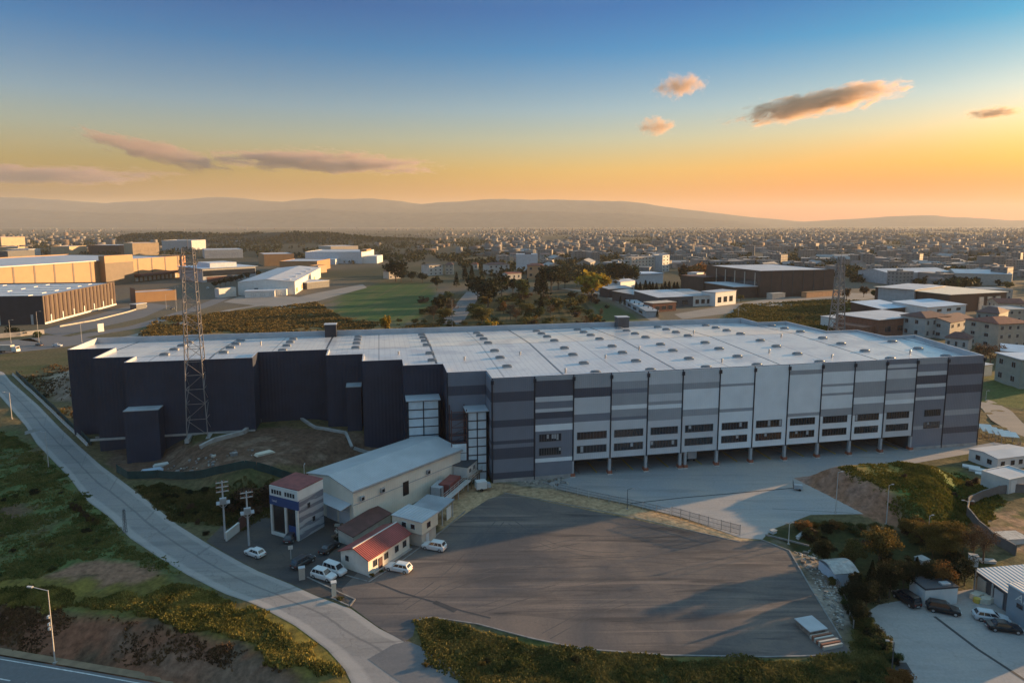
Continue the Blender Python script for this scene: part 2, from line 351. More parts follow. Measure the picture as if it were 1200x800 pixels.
zone([(486, 384), (515, 346), (560, 344), (690, 345), (700, 372), (700, 388), (500, 390)], (.024, .029, .013), 6, 6, c2=(.075, .058, .028))
zone([(690, 372), (700, 350), (760, 375), (770, 385), (700, 388)], (.035, .050, .018), 5, 6)
zone([(1145, 470), (1160, 440), (1330, 440), (1330, 500), (1200, 480)], (.05, .062, .02), 4, 3)
mix(np.clip((YY - 850) / 400, 0, 1) * np.clip((3200 - YY) / 600, 0, 1) * np.clip((-.03 - XX / np.maximum(YY, 1)) / .08, 0, 1) * .85, (.034, .036, .025))
# left foreground
zone([(-200, 500), (0, 500), (45, 525), (150, 628), (250, 690), (200, 740), (-200, 720)], (.052, .070, .025), 4, 4, c2=(.060, .050, .024))
zone([(-60, 585), (30, 590), (60, 605), (45, 625), (-60, 630)], (.070, .045, .028), 4, 4)
zone([(40, 678), (90, 655), (130, 655), (185, 665), (195, 680), (150, 692), (120, 690), (85, 686)], (.150, .082, .052), 2.0, 1.2, c2=(.075, .05, .03))
zone([(-80, 672), (60, 676), (120, 690), (190, 672), (240, 690), (310, 716), (385, 768), (410, 805), (330, 790), (200, 735), (0, 705), (-80, 700)], (.075, .060, .016), 2.5, 2, c2=(.11, .085, .02))
zone([(-80, 702), (0, 706), (100, 716), (200, 732), (290, 758), (345, 790), (360, 830), (-80, 830)], (.120, .053, .031), 2.0, 1.5, c2=(.045, .033, .022))
zone([(120, 742), (260, 770), (330, 800), (180, 790)], (.13, .08, .055), 3, 2, amt=.6)
# building site on the left, slope below its fence
zone([(112, 512), (150, 505), (430, 508), (480, 520), (470, 526), (380, 530), (300, 545), (180, 560), (140, 556)], (.072, .043, .029), 2.5, 1.5, c2=(.115, .078, .055))
zone([(160, 505), (235, 498), (330, 500), (230, 520)], (.045, .045, .02), 2, 2)
zone([(150, 565), (300, 553), (470, 532), (480, 560), (350, 590), (260, 625), (200, 605)], (.034, .038, .016), 3, 3, c2=(.060, .055, .024))
zone(TERR, (.105, .075, .054), 3, 2, world=True, c2=(.15, .11, .085)); zone([(-150, 238), (-180, 246), (-186, 266), (-133, 272), (-133, 236)], (.20, .15, .11), 3, 2, world=True)  # second zone: sunlight on the terrace top put into the soil colour
# sandy strips round the asphalt yard
zone([(576, 566), (660, 574), (740, 592), (872, 628), (890, 632), (868, 636), (720, 603), (590, 577), (560, 600), (520, 625), (505, 610), (540, 570)], (.26, .175, .10), .6, .8, c2=(.20, .13, .075))
zone([(585, 562), (668, 554), (690, 580), (640, 572), (590, 566)], (.16, .14, .115), .6, .6, c2=(.09, .085, .06))
zone([(925, 643), (905, 634), (940, 625), (985, 640), (1010, 700), (990, 750), (1000, 768), (972, 725)], (.10, .080, .062), 1.2, 1, c2=(.17, .145, .12))
# bank, field and thicket on the right
zone([(925, 556), (1000, 545), (1030, 562), (1058, 590), (1065, 618), (1012, 606), (945, 570)], (.165, .082, .050), 1.0, 1.0, c2=(.21, .125, .095))
zone([(985, 552), (1040, 546), (1130, 553), (1180, 585), (1150, 625), (1080, 632), (1062, 592), (1035, 565)], (.042, .074, .020), 2.5, 2, c2=(.085, .080, .022))
zone([(960, 554), (1040, 544), (1130, 548), (1120, 560), (1040, 560), (1050, 580), (1020, 565)], (.14, .10, .028), 1.5, 1.5, amt=.8)
zone([(1135, 600), (1330, 590), (1330, 660), (1160, 640)], (.17, .105, .065), 3, 2, c2=(.05, .05, .02))
zone([(905, 625), (950, 608), (1065, 618), (1130, 640), (1180, 660), (1100, 690), (1010, 708), (985, 660), (940, 650)], (.022, .027, .011), 2, 2)
zone([(484, 728), (505, 724), (620, 749), (780, 769), (1000, 770), (1010, 722), (1045, 752), (1062, 810), (900, 830), (560, 830), (500, 760)], (.034, .044, .014), 1.0, 1.0, c2=(.080, .066, .024))
tint = tint * (1.55 - .45 * np.clip((YY - 300) / 300, 0, 1))[..., None]
V = np.c_[XX.ravel(), YY.ravel(), gz.ravel()]
ii = (np.arange(ny - 1)[:, None] * nx + np.arange(nx - 1)[None]).ravel()
Fq = np.c_[ii, ii + 1, ii + nx + 1, ii + nx]
MT['ground'] = Mcol('ground', .95, .45, .9, spec=.1)
gt = MT['ground'].node_tree; gn = gt.nodes.new('ShaderNodeBump'); gn.inputs['Strength'].default_value = .6; gn.inputs['Distance'].default_value = .25
gno = [n for n in gt.nodes if n.type == 'TEX_NOISE'][0]; gt.links.new(gno.outputs[0], gn.inputs['Height']); gt.links.new(gn.outputs[0], gt.nodes['Principled BSDF'].inputs['Normal'])
me = bpy.data.meshes.new('ground'); me.vertices.add(len(V)); me.vertices.foreach_set('co', V.astype(np.float32).ravel())
me.loops.add(len(Fq) * 4); me.loops.foreach_set('vertex_index', Fq.astype(np.int32).ravel())
me.polygons.add(len(Fq)); me.polygons.foreach_set('loop_start', np.arange(0, len(Fq) * 4, 4, dtype=np.int32)); me.polygons.foreach_set('use_smooth', np.ones(len(Fq), bool))
at = me.color_attributes.new('tint', 'FLOAT_COLOR', 'POINT'); cc = np.ones((len(V), 4), np.float32); cc[:, :3] = tint.reshape(-1, 3); at.data.foreach_set('color', cc.ravel())
me.materials.append(MT['ground']); me.update(calc_edges=True)
ground = bpy.data.objects.new('ground', me); COL.objects.link(ground); structure(ground)
# look-up of the finished relief for things that stand on it
def gzat(x, y):
    x = np.atleast_1d(np.asarray(x, float)); y = np.atleast_1d(np.asarray(y, float))
    i = np.clip(np.searchsorted(GX, x) - 1, 0, nx - 2); j = np.clip(np.searchsorted(GY, y) - 1, 0, ny - 2)
    fx = (x - GX[i]) / (GX[i + 1] - GX[i]); fy = (y - GY[j]) / (GY[j + 1] - GY[j])
    return (gz[j, i] * (1 - fx) + gz[j, i + 1] * fx) * (1 - fy) + (gz[j + 1, i] * (1 - fx) + gz[j + 1, i + 1] * fx) * fy
def G(u, v):
    p = P(u, v); p.z = float(gzat(p.x, p.y)[0]); return p

# ---------------------------------------------------------------- roads and yards
def sheet(name, poly, z, mat):
    bm = bmesh.new(); f = bm.faces.new([bm.verts.new((x, y, z)) for x, y in poly])
    bmesh.ops.triangulate(bm, faces=[f]); bmesh.ops.recalc_face_normals(bm, faces=bm.faces)
    if sum(f.normal.z for f in bm.faces) < 0: bmesh.ops.reverse_faces(bm, faces=bm.faces)
    me = bpy.data.meshes.new(name); bm.to_mesh(me); bm.free(); me.materials.append(MT[mat] if isinstance(mat, str) else mat)
    o = bpy.data.objects.new(name, me); COL.objects.link(o); return structure(o)
def asphalt(name, base, dust, scale=.08, rot=0.0, streak=6.0, seam=None, crack=.35, rough=.85):
    """worn asphalt: dusty patches, tyre-drawn streaks, fine grain, cracks; seam = uv-drawn joints of a road strip"""
    m, t, b = nmat(name); b.inputs['Roughness'].default_value = rough; b.inputs['Specular IOR Level'].default_value = .25
    N = t.nodes.new; L = t.links.new
    co_ = N('ShaderNodeTexCoord')
    def noise(sc_, rotz=0, st=(1, 1, 1), det=8, rg=.6, dist=0):
        mp = N('ShaderNodeMapping'); mp.inputs['Rotation'].default_value = (0, 0, rotz); mp.inputs['Scale'].default_value = st
        n = N('ShaderNodeTexNoise'); n.inputs['Scale'].default_value = sc_; n.inputs['Detail'].default_value = det; n.inputs['Roughness'].default_value = rg; n.inputs['Distortion'].default_value = dist
        L(co_.outputs['Object'], mp.inputs[0]); L(mp.outputs[0], n.inputs[0]); return n.outputs[0]
    def rampf(src, a, b_):
        r = N('ShaderNodeMapRange'); r.inputs['From Min'].default_value = a; r.inputs['From Max'].default_value = b_; L(src, r.inputs[0]); return r.outputs[0]
    def mixc(fac, A, B):
        x = N('ShaderNodeMix'); x.data_type = 'RGBA'
        if isinstance(fac, float): x.inputs[0].default_value = fac
        else: L(fac, x.inputs[0])
        for sck, c in ((x.inputs[6], A), (x.inputs[7], B)):
            if isinstance(c, tuple): sck.default_value = (*c, 1)
            else: L(c, sck)
        return x.outputs[2]
    c = mixc(rampf(noise(scale, dist=.6), .38, .68), base, dust)
    st1 = rampf(noise(.22, rot, (.10, 1, 1), 6, .6, 1.2), .53, .68); st2 = rampf(noise(.35, rot + .5, (.08, 1, 1), 6, .6, 1.6), .55, .70)
    mu = N('ShaderNodeMath'); mu.operation = 'MAXIMUM'; L(st1, mu.inputs[0]); L(st2, mu.inputs[1])
    ms = N('ShaderNodeMath'); ms.operation = 'MULTIPLY'; ms.inputs[1].default_value = .1 * streak; L(mu.outputs[0], ms.inputs[0])
    c = mixc(ms.outputs[0], c, tuple(k * .55 for k in base))
    st3 = rampf(noise(.30, rot - .25, (.06, 1, 1), 6, .6, 1.0), .57, .70); m3 = N('ShaderNodeMath'); m3.operation = 'MULTIPLY'; m3.inputs[1].default_value = .055 * streak; L(st3, m3.inputs[0])
    c = mixc(m3.outputs[0], c, tuple(min(1, k * 1.5) for k in dust))
    gr = rampf(noise(2.2, det=10, rg=.75), .25, .75); c2 = mixc(.28, c, (0, 0, 0)); x = N('ShaderNodeMix'); x.data_type = 'RGBA'; L(gr, x.inputs[0]); L(c2, x.inputs[6]); L(c, x.inputs[7]); c = x.outputs[2]
    vo = N('ShaderNodeTexVoronoi'); vo.feature = 'DISTANCE_TO_EDGE'; vo.inputs['Scale'].default_value = .10
    nd = N('ShaderNodeTexNoise'); nd.inputs['Scale'].default_value = .5; nd.inputs['Detail'].default_value = 6
    va = N('ShaderNodeVectorMath'); va.operation = 'MULTIPLY_ADD'; va.inputs[1].default_value = (4, 4, 0); L(co_.outputs['Object'], nd.inputs[0]); L(nd.outputs['Color'], va.inputs[0]); L(co_.outputs['Object'], va.inputs[2]); L(va.outputs[0], vo.inputs[0])
    cr = N('ShaderNodeMapRange'); cr.inputs['From Min'].default_value = .012; cr.inputs['From Max'].default_value = 0.0; cr.inputs['To Max'].default_value = crack; L(vo.outputs['Distance'], cr.inputs[0])
    c = mixc(cr.outputs[0], c, (.02, .02, .022))
    if seam:
        uv = N('ShaderNodeUVMap'); s = N('ShaderNodeSeparateXYZ'); L(uv.outputs[0], s.inputs[0])
        nn = N('ShaderNodeTexNoise'); nn.inputs['Scale'].default_value = .25; L(co_.outputs['Object'], nn.inputs[0])
        ad = N('ShaderNodeMath'); ad.operation = 'MULTIPLY_ADD'; ad.inputs[1].default_value = .06; L(nn.outputs[0], ad.inputs[0]); L(s.outputs['X'], ad.inputs[2])
        for pos, wid, amt, colr in ((.545, .022, .5, (.08, .08, .085)), (.10, .07, .35, tuple(k * 1.5 for k in dust)), (.93, .06, .35, tuple(k * 1.4 for k in dust))):
            cm = N('ShaderNodeMath'); cm.operation = 'SUBTRACT'; cm.inputs[1].default_value = pos + .03; L(ad.outputs[0], cm.inputs[0])
            ab = N('ShaderNodeMath'); ab.operation = 'ABSOLUTE'; L(cm.outputs[0], ab.inputs[0])
            mr = N('ShaderNodeMapRange'); mr.inputs['From Min'].default_value = wid * 1.4; mr.inputs['From Max'].default_value = wid * .7; mr.inputs['To Max'].default_value = amt; L(ab.outputs[0], mr.inputs[0])
            c = mixc(mr.outputs[0], c, colr)
        pp = N('ShaderNodeMath'); pp.operation = 'PINGPONG'; pp.inputs[1].default_value = 11; L(s.outputs['Y'], pp.inputs[0])
        mr = N('ShaderNodeMapRange'); mr.inputs['From Min'].default_value = .35; mr.inputs['From Max'].default_value = .2; mr.inputs['To Max'].default_value = .28; L(pp.outputs[0], mr.inputs[0])
        gt_ = N('ShaderNodeMath'); gt_.operation = 'GREATER_THAN'; gt_.inputs[1].default_value = .56; L(s.outputs['X'], gt_.inputs[0])
        mm_ = N('ShaderNodeMath'); mm_.operation = 'MULTIPLY'; L(mr.outputs[0], mm_.inputs[0]); L(gt_.outputs[0], mm_.inputs[1])
        c = mixc(mm_.outputs[0], c, (.05, .05, .055))
    L(c, b.inputs['Base Color'])
    bp = N('ShaderNodeBump'); bp.inputs['Strength'].default_value = .25; bp.inputs['Distance'].default_value = .05; L(gr, bp.inputs['Height']); L(bp.outputs[0], b.inputs['Normal'])
    MT[name] = m; return m
asphalt('asphalt_road', (.262, .246, .238), (.315, .285, .258), .06, R(-50), 4, seam=True, crack=.25)
asphalt('asphalt_yard', (.088, .085, .090), (.215, .165, .135), .05, R(-24), 9, crack=.15)
asphalt('asphalt_fore', (.060, .058, .060), (.10, .082, .068), .12, R(20), 4)
asphalt('concrete_slab', (.33, .33, .335), (.43, .375, .33), .05, R(70), 3.5, crack=.10)
asphalt('concrete_lot', (.32, .305, .295), (.38, .345, .315), .10, R(30), 2.5, crack=.12)
asphalt('asphalt_plain', (.15, .15, .155), (.19, .175, .165), .02, R(10), 3, crack=0)
asphalt('pale_track', (.24, .22, .20), (.30, .26, .22), .05, R(10), 3, crack=0)
def strip(name, Lp, Rp, z, mat, n=60):
    a = resample(Lp, n); b = resample(Rp, n); me = bpy.data.meshes.new(name)
    k = 5; vs = []; uvs = []
    s = np.r_[0, np.cumsum(np.hypot(*np.diff((a + b) / 2, axis=0).T))]
    for i in range(n):
        for j in range(k):
            t = j / (k - 1); p = a[i] * (1 - t) + b[i] * t; vs.append((p[0], p[1], z)); uvs.append((t, s[i]))
    fs = [(i * k + j, i * k + j + 1, (i + 1) * k + j + 1, (i + 1) * k + j) for i in range(n - 1) for j in range(k - 1)]
    me.from_pydata(vs, [], fs); uvl = me.uv_layers.new(name='UVMap')
    for lp in me.loops: uvl.data[lp.index].uv = uvs[lp.vertex_index]
    if me.polygons[len(fs) // 2].normal.z < 0: me.flip_normals()
    me.materials.append(MT[mat]); o = bpy.data.objects.new(name, me); COL.objects.link(o); return structure(o)
def road(name, px, w, z, mat, n=40):
    c = resample(gp(px), n); d = np.gradient(c, axis=0); d /= np.hypot(*d.T)[:, None]; nn = np.c_[-d[:, 1], d[:, 0]]
    return strip(name, c + nn * w / 2, c - nn * w / 2, z, mat, n)
strip('road', ROAD_L, ROAD_R, .03, 'asphalt_road', 90)
sheet('forecourt', FORE, .022, 'asphalt_fore')
sheet('asphalt_yard', YARD, .038, 'asphalt_yard')
sheet('concrete_yard', CONC, .03, 'concrete_slab')
sheet('parking_lot', LOT, .03, 'concrete_lot')
LR = gp([(-90, 757), (0, 769), (100, 786), (180, 800), (280, 822), (280, 900), (-90, 900)], -3.0)
sheet('lower_road', LR, -2.88, 'asphalt_plain')
sheet('roadside_verge', gp([(-90, 746), (0, 759), (110, 778), (200, 793), (300, 815), (300, 830), (280, 820), (180, 798), (100, 784), (0, 767), (-90, 755)], -3.0), -2.90, 'tan_dirt')
mkg = M('lane_paint', (.55, .55, .53), .6, .25, 1.5); MT['lane_paint'] = mkg
lw = [Vector((*g(u, v, -3), -2.868)) for u, v in [(-60, 764), (0, 772.5), (100, 789.5), (180, 804)]]
mb = MB()
for a, b in zip(lw, lw[1:]):
    off = (b - a).cross(Vector((0, 0, 1))).normalized() * .09; mb.quad(a - off, b - off, b + off, a + off)
structure(mb.build('road_edge_line', 'lane_paint'))
for k, px in enumerate([[(-20, 792), (12, 798)], [(30, 801), (64, 808)]]):
    a, b = [Vector((*g(u, v, -3), -2.867)) for u, v in px]; off = (b - a).cross(Vector((0, 0, 1))).normalized() * .09
    structure(MB().quad(a - off, b - off, b + off, a + off).build('lane_dash', 'lane_paint'))
# darker patches and lines let into the paving
def line_sheet(name, px, w, z, mat):
    mb = MB(); p = [Vector((*g(u, v), z)) for u, v in px]
    pts = []
    for i, q in enumerate(p):
        d = (p[min(i + 1, len(p) - 1)] - p[max(i - 1, 0)]).normalized(); o_ = Vector((-d.y, d.x, 0)) * w / 2; pts.append((q + o_, q - o_))
    for (a, b), (c, d) in zip(pts, pts[1:]): mb.quad(b, d, c, a)
    return structure(mb.build(name, mat))
MT['patch_grey'] = M('patch_grey', (.20, .195, .195), .85, .25, .5); MT['tyre_black'] = M('tyre_black', (.072, .066, .064), .85, .35, .4)
MT['tar'] = M('tar', (.035, .036, .04), .8, .25, .6)
line_sheet('drain_channel', [(738, 590), (800, 583), (870, 577), (932, 571.5)], .35, .045, 'tar')
line_sheet('slab_joint', [(905, 596), (1000, 601)], .14, .044, 'tar')
line_sheet('asphalt_seam', [(440, 682), (470, 694), (505, 704), (540, 715), (575, 724)], .35, .052, 'tar')
line_sheet('asphalt_patch', [(509, 705), (524, 711), (534, 716)], .9, .056, 'tar')
line_sheet('lot_joint', [(1095, 722), (1116, 738), (1145, 760), (1185, 786), (1215, 806)], .5, .045, 'tar')
asphalt('asphalt_apron', (.15, .15, .157), (.185, .175, .17), .08, R(-50), 3, crack=.1)
sheet('asphalt_apron', gp([(431, 772), (461, 755), (478, 751), (492, 757), (520, 776), (549, 799), (600, 838), (520, 838), (470, 800)]), .046, 'asphalt_apron')
road('side_path', [(-70, 533), (0, 516), (44, 503)], 3.2, .034, 'pale_track')
sheet('lot_patch', gp([(1048, 776), (1062, 776), (1070, 789), (1046, 789)]), .046, 'tar')
for px in ([(520, 690), (580, 668), (650, 655), (740, 652), (820, 662)], [(560, 715), (640, 690), (730, 672), (830, 668), (900, 676)], [(600, 612), (640, 640), (700, 652), (770, 648), (830, 636)], [(470, 712), (520, 680), (560, 640), (590, 606)], [(640, 745), (700, 712), (780, 692), (860, 690)], [(600, 650), (690, 630), (790, 628), (870, 640)]):
    q = np.array(gp(px)); tt = np.linspace(0, len(q) - 1, 40); cs = np.c_[np.interp(tt, range(len(q)), q[:, 0]), np.interp(tt, range(len(q)), q[:, 1])]
    for _ in range(30): cs[1:-1] = (cs[:-2] + cs[2:] + 2 * cs[1:-1]) / 4
    dd_ = np.gradient(cs, axis=0); dd_ /= np.hypot(*dd_.T)[:, None]; nv_ = np.c_[-dd_[:, 1], dd_[:, 0]]; mb = MB()
    for off in (-.85, .85):
        a_ = cs + nv_ * (off - .09); b_ = cs + nv_ * (off + .09)
        for k in range(39):
            if k % 13 < 11: mb.quad((*a_[k], .043), (*a_[k + 1], .043), (*b_[k + 1], .043), (*b_[k], .043))
    structure(mb.build('tyre_marks', 'tyre_black'))
# kerbs
MT['kerb_stone'] = M('kerb_stone', (.20, .19, .18), .85, .3, .8)
def kerb(name, px, w=.25, h=.12, mat='kerb_stone'):
    mb = MB(); p = [Vector((*g(u, v), 0)) for u, v in px]
    for a, b in zip(p, p[1:]):
        d = (b - a).normalized() * .002; mb.bar(a + Vector((0, 0, h / 2)) + d, b + Vector((0, 0, h / 2)) - d, w, h)
    return structure(mb.build(name, mat))
kerb('kerb', [(925, 645), (945, 680), (972, 725), (986, 748)]); kerb('kerb', [(488, 727), (505, 723), (560, 731), (620, 747), (680, 760), (780, 767.5), (900, 769.5), (997, 767)])
kerb('kerb', [(432, 682), (468, 659), (490, 643), (518, 622), (545, 599)]); kerb('kerb', [(360, 676), (398, 694), (416, 702), (410, 710), (388, 700)])
kerb('kerb', [(892, 632), (912, 640), (925, 645)]); kerb('kerb', [(897, 627), (925, 634), (948, 640)], .25, .3); kerb('kerb', [(590, 577), (660, 590), (740, 605), (868, 635)], .2, .08)
kerb('kerb', [(385, 668), (430, 681)], .2, .12)
# background roads
road('avenue', [(-150, 420), (-60, 412), (0, 407), (50, 402), (90, 395)], 42, .03, 'asphalt_plain')
sheet('service_yard', gp([(44, 388), (136, 362), (176, 355), (200, 358), (168, 372), (70, 394)]), .024, 'asphalt_plain')
road('avenue_north', [(70, 399), (110, 391), (160, 383), (200, 371), (240, 358), (262, 349)], 11, .034, 'asphalt_plain')
road('side_track', [(112, 402), (150, 395), (200, 382), (235, 373), (270, 363), (330, 354), (345, 348)], 6, .03, 'pale_track')
sheet('factory_yard', gp([(262, 354), (290, 344), (350, 348), (372, 343), (425, 333), (430, 337), (345, 360), (300, 358)]), .026, 'pale_track')
road('lane_by_sheds', [(660, 338), (705, 344), (735, 357), (760, 370), (775, 380)], 7, .03, 'pale_track')
sheet('hall_yard', gp([(790, 368), (850, 358), (900, 350), (990, 343), (1060, 345), (1005, 352), (900, 361), (800, 374)]), .026, 'pale_track')
road('site_road', [(1120, 462), (1150, 470), (1168, 480), (1180, 494), (1205, 508), (1260, 522)], 8, .03, 'pale_track')
road('bare_track', [(556, 342), (546, 355), (536, 368), (528, 380)], 14, .026, 'asphalt_plain')

# ---------------------------------------------------------------- the big warehouse
HT = 25.0
FOOT = [(0, 0), (134, 0), (141.5, 31.5), (130.8, 31.5), (130.8, 44), (119.2, 44), (119.2, 66), (107.8, 66), (107.8, 77), (-111, 77), (-111, 57.4), (-99, 57.4), (-99, 43), (-89, 43), (-89, 35.4), (-58, 35.4), (-58, 43.2), (-39.3, 43.2), (-39.3, 34.8), (-29.6, 34.8), (-29.6, 25.2), (-19.4, 25.2), (-19.4, 17.7), (-9.5, 17.7), (-9.5, 7.8), (0, 7.8)]
BAYS = [0, 10, 19.4, 28.7, 38, 47, 56.8, 66.2, 75.7, 85.1, 94.5, 103.9, 113.1, 122.6, 134]
wh = thing('warehouse', 'huge grey and black warehouse with banded front bays and a white roof', 'warehouse', (OX, OY, 0), AL)
def inset(poly, d):
    n = len(poly); out = []
    for i in range(n):
        p0, p1, p2 = Vector(poly[i - 1]), Vector(poly[i]), Vector(poly[(i + 1) % n])
        d1 = (p1 - p0).normalized(); d2 = (p2 - p1).normalized(); n1 = Vector((-d1.y, d1.x)); n2 = Vector((-d2.y, d2.x))
        k = n1 + n2; k = k / k.dot(n1); out.append(tuple(p1 + k * d))
    return out
mb = MB(); n = len(FOOT)
for i in range(n):
    a, b = FOOT[i], FOOT[(i + 1) % n]
    if i == 0:
        for x0, x1, z0 in ((0, 19.4, -1), (19.4, 113.1, 4.3), (113.1, 134, -1)): mb.quad((x0, 0, z0), (x1, 0, z0), (x1, 0, HT), (x0, 0, HT))
    else: mb.quad((*a, -1), (*b, -1), (*b, HT), (*a, HT))
mb.build('wall', 'clad_dark', wh)
mb = MB()   # the open loading level
mb.quad((19.4, 0, 0), (19.4, 0, 4.3), (19.4, 9, 4.3), (19.4, 9, 0)); mb.quad((113.1, 0, 0), (113.1, 9, 0), (113.1, 9, 4.3), (113.1, 0, 4.3))
mb.quad((19.4, 9, 0), (19.4, 9, 4.3), (113.1, 9, 4.3), (113.1, 9, 0)); mb.quad((19.4, 0, 4.3), (113.1, 0, 4.3), (113.1, 9, 4.3), (19.4, 9, 4.3))
mb.build('loading_bay_wall', 'dark_grey', wh)
ins = inset(FOOT, .4)
mb = MB()
for i in range(n):
    j = (i + 1) % n
    mb.quad((*FOOT[i], HT), (*FOOT[j], HT), (*ins[j], HT), (*ins[i], HT)); mb.quad((*ins[i], HT), (*ins[j], HT), (*ins[j], HT - 2.2), (*ins[i], HT - 2.2))
mb.build('parapet', M('coping', (.40, .42, .45), .5, .12, .3), wh)
def zroof(x, y): return 24.45 - abs(y - 44.8) * .03 - .25 * max(0, (y - 60) / 17)
bm = bmesh.new(); bm.faces.new([bm.verts.new((x, y, 0)) for x, y in ins])
bmesh.ops.bisect_plane(bm, geom=bm.verts[:] + bm.edges[:] + bm.faces[:], plane_co=(0, 44.8, 0), plane_no=(0, 1, 0))
bmesh.ops.triangulate(bm, faces=bm.faces[:])
for v in bm.verts: v.co.z = zroof(v.co.x, v.co.y)
me = bpy.data.meshes.new('roof'); bm.to_mesh(me); bm.free()
m, t, b = nmat('roof_membrane'); b.inputs['Roughness'].default_value = .27; b.inputs['Specular IOR Level'].default_value = .55
N = t.nodes.new; L = t.links.new
co_ = N('ShaderNodeTexCoord'); s = N('ShaderNodeSeparateXYZ'); L(co_.outputs['Object'], s.inputs[0])
def rline(src, period, off, width, amt):
    a = N('ShaderNodeMath'); a.operation = 'SUBTRACT'; a.inputs[1].default_value = off - period / 2; L(src, a.inputs[0])
    w_ = N('ShaderNodeMath'); w_.operation = 'WRAP'; w_.inputs[1].default_value = 0; w_.inputs[2].default_value = period; L(a.outputs[0], w_.inputs[0])
    c_ = N('ShaderNodeMath'); c_.operation = 'SUBTRACT'; c_.inputs[1].default_value = period / 2; L(w_.outputs[0], c_.inputs[0])
    ab = N('ShaderNodeMath'); ab.operation = 'ABSOLUTE'; L(c_.outputs[0], ab.inputs[0])
    mr = N('ShaderNodeMapRange'); mr.inputs['From Min'].default_value = width; mr.inputs['From Max'].default_value = width * .5; mr.inputs['To Max'].default_value = amt; L(ab.outputs[0], mr.inputs[0]); return mr.outputs[0]
def nz_(sc_, st=(1, 1, 1), a=.35, b_=.65, det=8, rg=.65):
    mp = N('ShaderNodeMapping'); mp.inputs['Scale'].default_value = st; q = N('ShaderNodeTexNoise'); q.inputs['Scale'].default_value = sc_; q.inputs['Detail'].default_value = det; q.inputs['Roughness'].default_value = rg
    L(co_.outputs['Object'], mp.inputs[0]); L(mp.outputs[0], q.inputs[0]); r = N('ShaderNodeMapRange'); r.inputs['From Min'].default_value = a; r.inputs['From Max'].default_value = b_; L(q.outputs[0], r.inputs[0]); return r.outputs[0]
def mixr(f, A, B):
    x = N('ShaderNodeMix'); x.data_type = 'RGBA'
    if isinstance(f, float): x.inputs[0].default_value = f
    else: L(f, x.inputs[0])
    for k, c in ((x.inputs[6], A), (x.inputs[7], B)):
        if isinstance(c, tuple): k.default_value = (*c, 1)
        else: L(c, k)
    return x.outputs[2]
c = mixr(nz_(.03), (.46, .47, .485), (.56, .555, .54))
c = mixr(nz_(.25, (1, .12, 1), .48, .75), c, (.46, .46, .46))
cs = N('ShaderNodeVectorMath'); cs.operation = 'SCALE'; cs.inputs['Scale'].default_value = .9
c = mixr(nz_(1.6, (1, 1, 1), .60, .72), c, (.28, .28, .285)); c = mixr(nz_(.09, (1, 1, 1), .5, .62), c, (.40, .405, .42))
c = mixr(rline(s.outputs['X'], 1.48, 0.0, .13, .38), c, (.30, .31, .33))
c = mixr(rline(s.outputs['Y'], 3.1, 0.0, .12, .28), c, (.30, .31, .33))
c = mixr(rline(s.outputs['X'], 14.75, 18.9, .26, .55), c, (.13, .135, .15))
c = mixr(rline(s.outputs['X'], 29.5, 18.9, .42, .85), c, (.055, .06, .07))
c = mixr(rline(s.outputs['Y'], 500, 44.8, .35, .7), c, (.10, .105, .115))
L(c, b.inputs['Base Color']); MT['roof_membrane'] = m
L(nz_(.2, (1, 1, 1), .2, .8), b.inputs['Roughness']) if False else None
me.materials.append(m); o = bpy.data.objects.new('roof', me); COL.objects.link(o); o.parent = wh
if me.polygons[0].normal.z < 0: me.flip_normals()
def inside(x, y, mrg): return float(poly_sd(np.array([x]), np.array([y]), FOOT)[0]) > mrg
sk = None
MT['skylight_dome'] = glass('skylight_dome', (.10, .11, .125), .45, .3)
for cx in (-82.7, -67.6, -52, -31.9, -11.5, 6.8, 27.3, 41.8, 57, 71.4, 89.8, 111.5, 129.3):
    for cy in (7.3, 17, 27, 35.5, 46.8, 55.5, 63, 70.2):
        if not inside(cx, cy, 2.2) or (cx == 6.8 and cy < 12) or (cx > 120 and cy > 30): continue
        if sk is None:
            mb = MB(); mb.box(-1.15, -.75, -.3, 1.15, .75, .38, 0)
            prof = [(0, 1.05), (.10, 1.0), (.20, .72), (.25, .3)]
            prev = None
            for h, k in prof:
                ring = [(sx_ * 1.1 * k, sy_ * .7 * k, .38 + h) for sx_, sy_ in ((-1, -.6), (-.6, -1), (.6, -1), (1, -.6), (1, .6), (.6, 1), (-.6, 1), (-1, .6))]
                o_ = len(mb.v); mb.v += ring
                if prev is not None:
                    for q in range(8): mb.f.append((prev + q, prev + (q + 1) % 8, o_ + (q + 1) % 8, o_ + q)); mb.m.append(1)
                prev = o_
            mb.f.append(tuple(range(prev, prev + 8))); mb.m.append(1)
            sk = mb.build('skylight', ['grey_roof', 'skylight_dome'], wh); ob = sk
        else: ob = sk.copy(); COL.objects.link(ob); ob.parent = wh
        ob.location = (cx, cy, zroof(cx, cy) + .05)
for x, y, w_, d_, h_ in ((-42.5, 73.6, 3.6, 3.0, 2.9), (57.5, 72.8, 4.2, 3.2, 2.6)):
    ru = MB().box(x, y, 23.4, x + w_, y + d_, 24.5 + h_).build('roof_hatch_house', 'dark_navy' if x < 0 else 'dark_grey', wh)
    MB().box(x - .2, y - .2, 24.5 + h_, x + w_ + .2, y + d_ + .2, 24.7 + h_).build('cover', 'light_roof', ru)
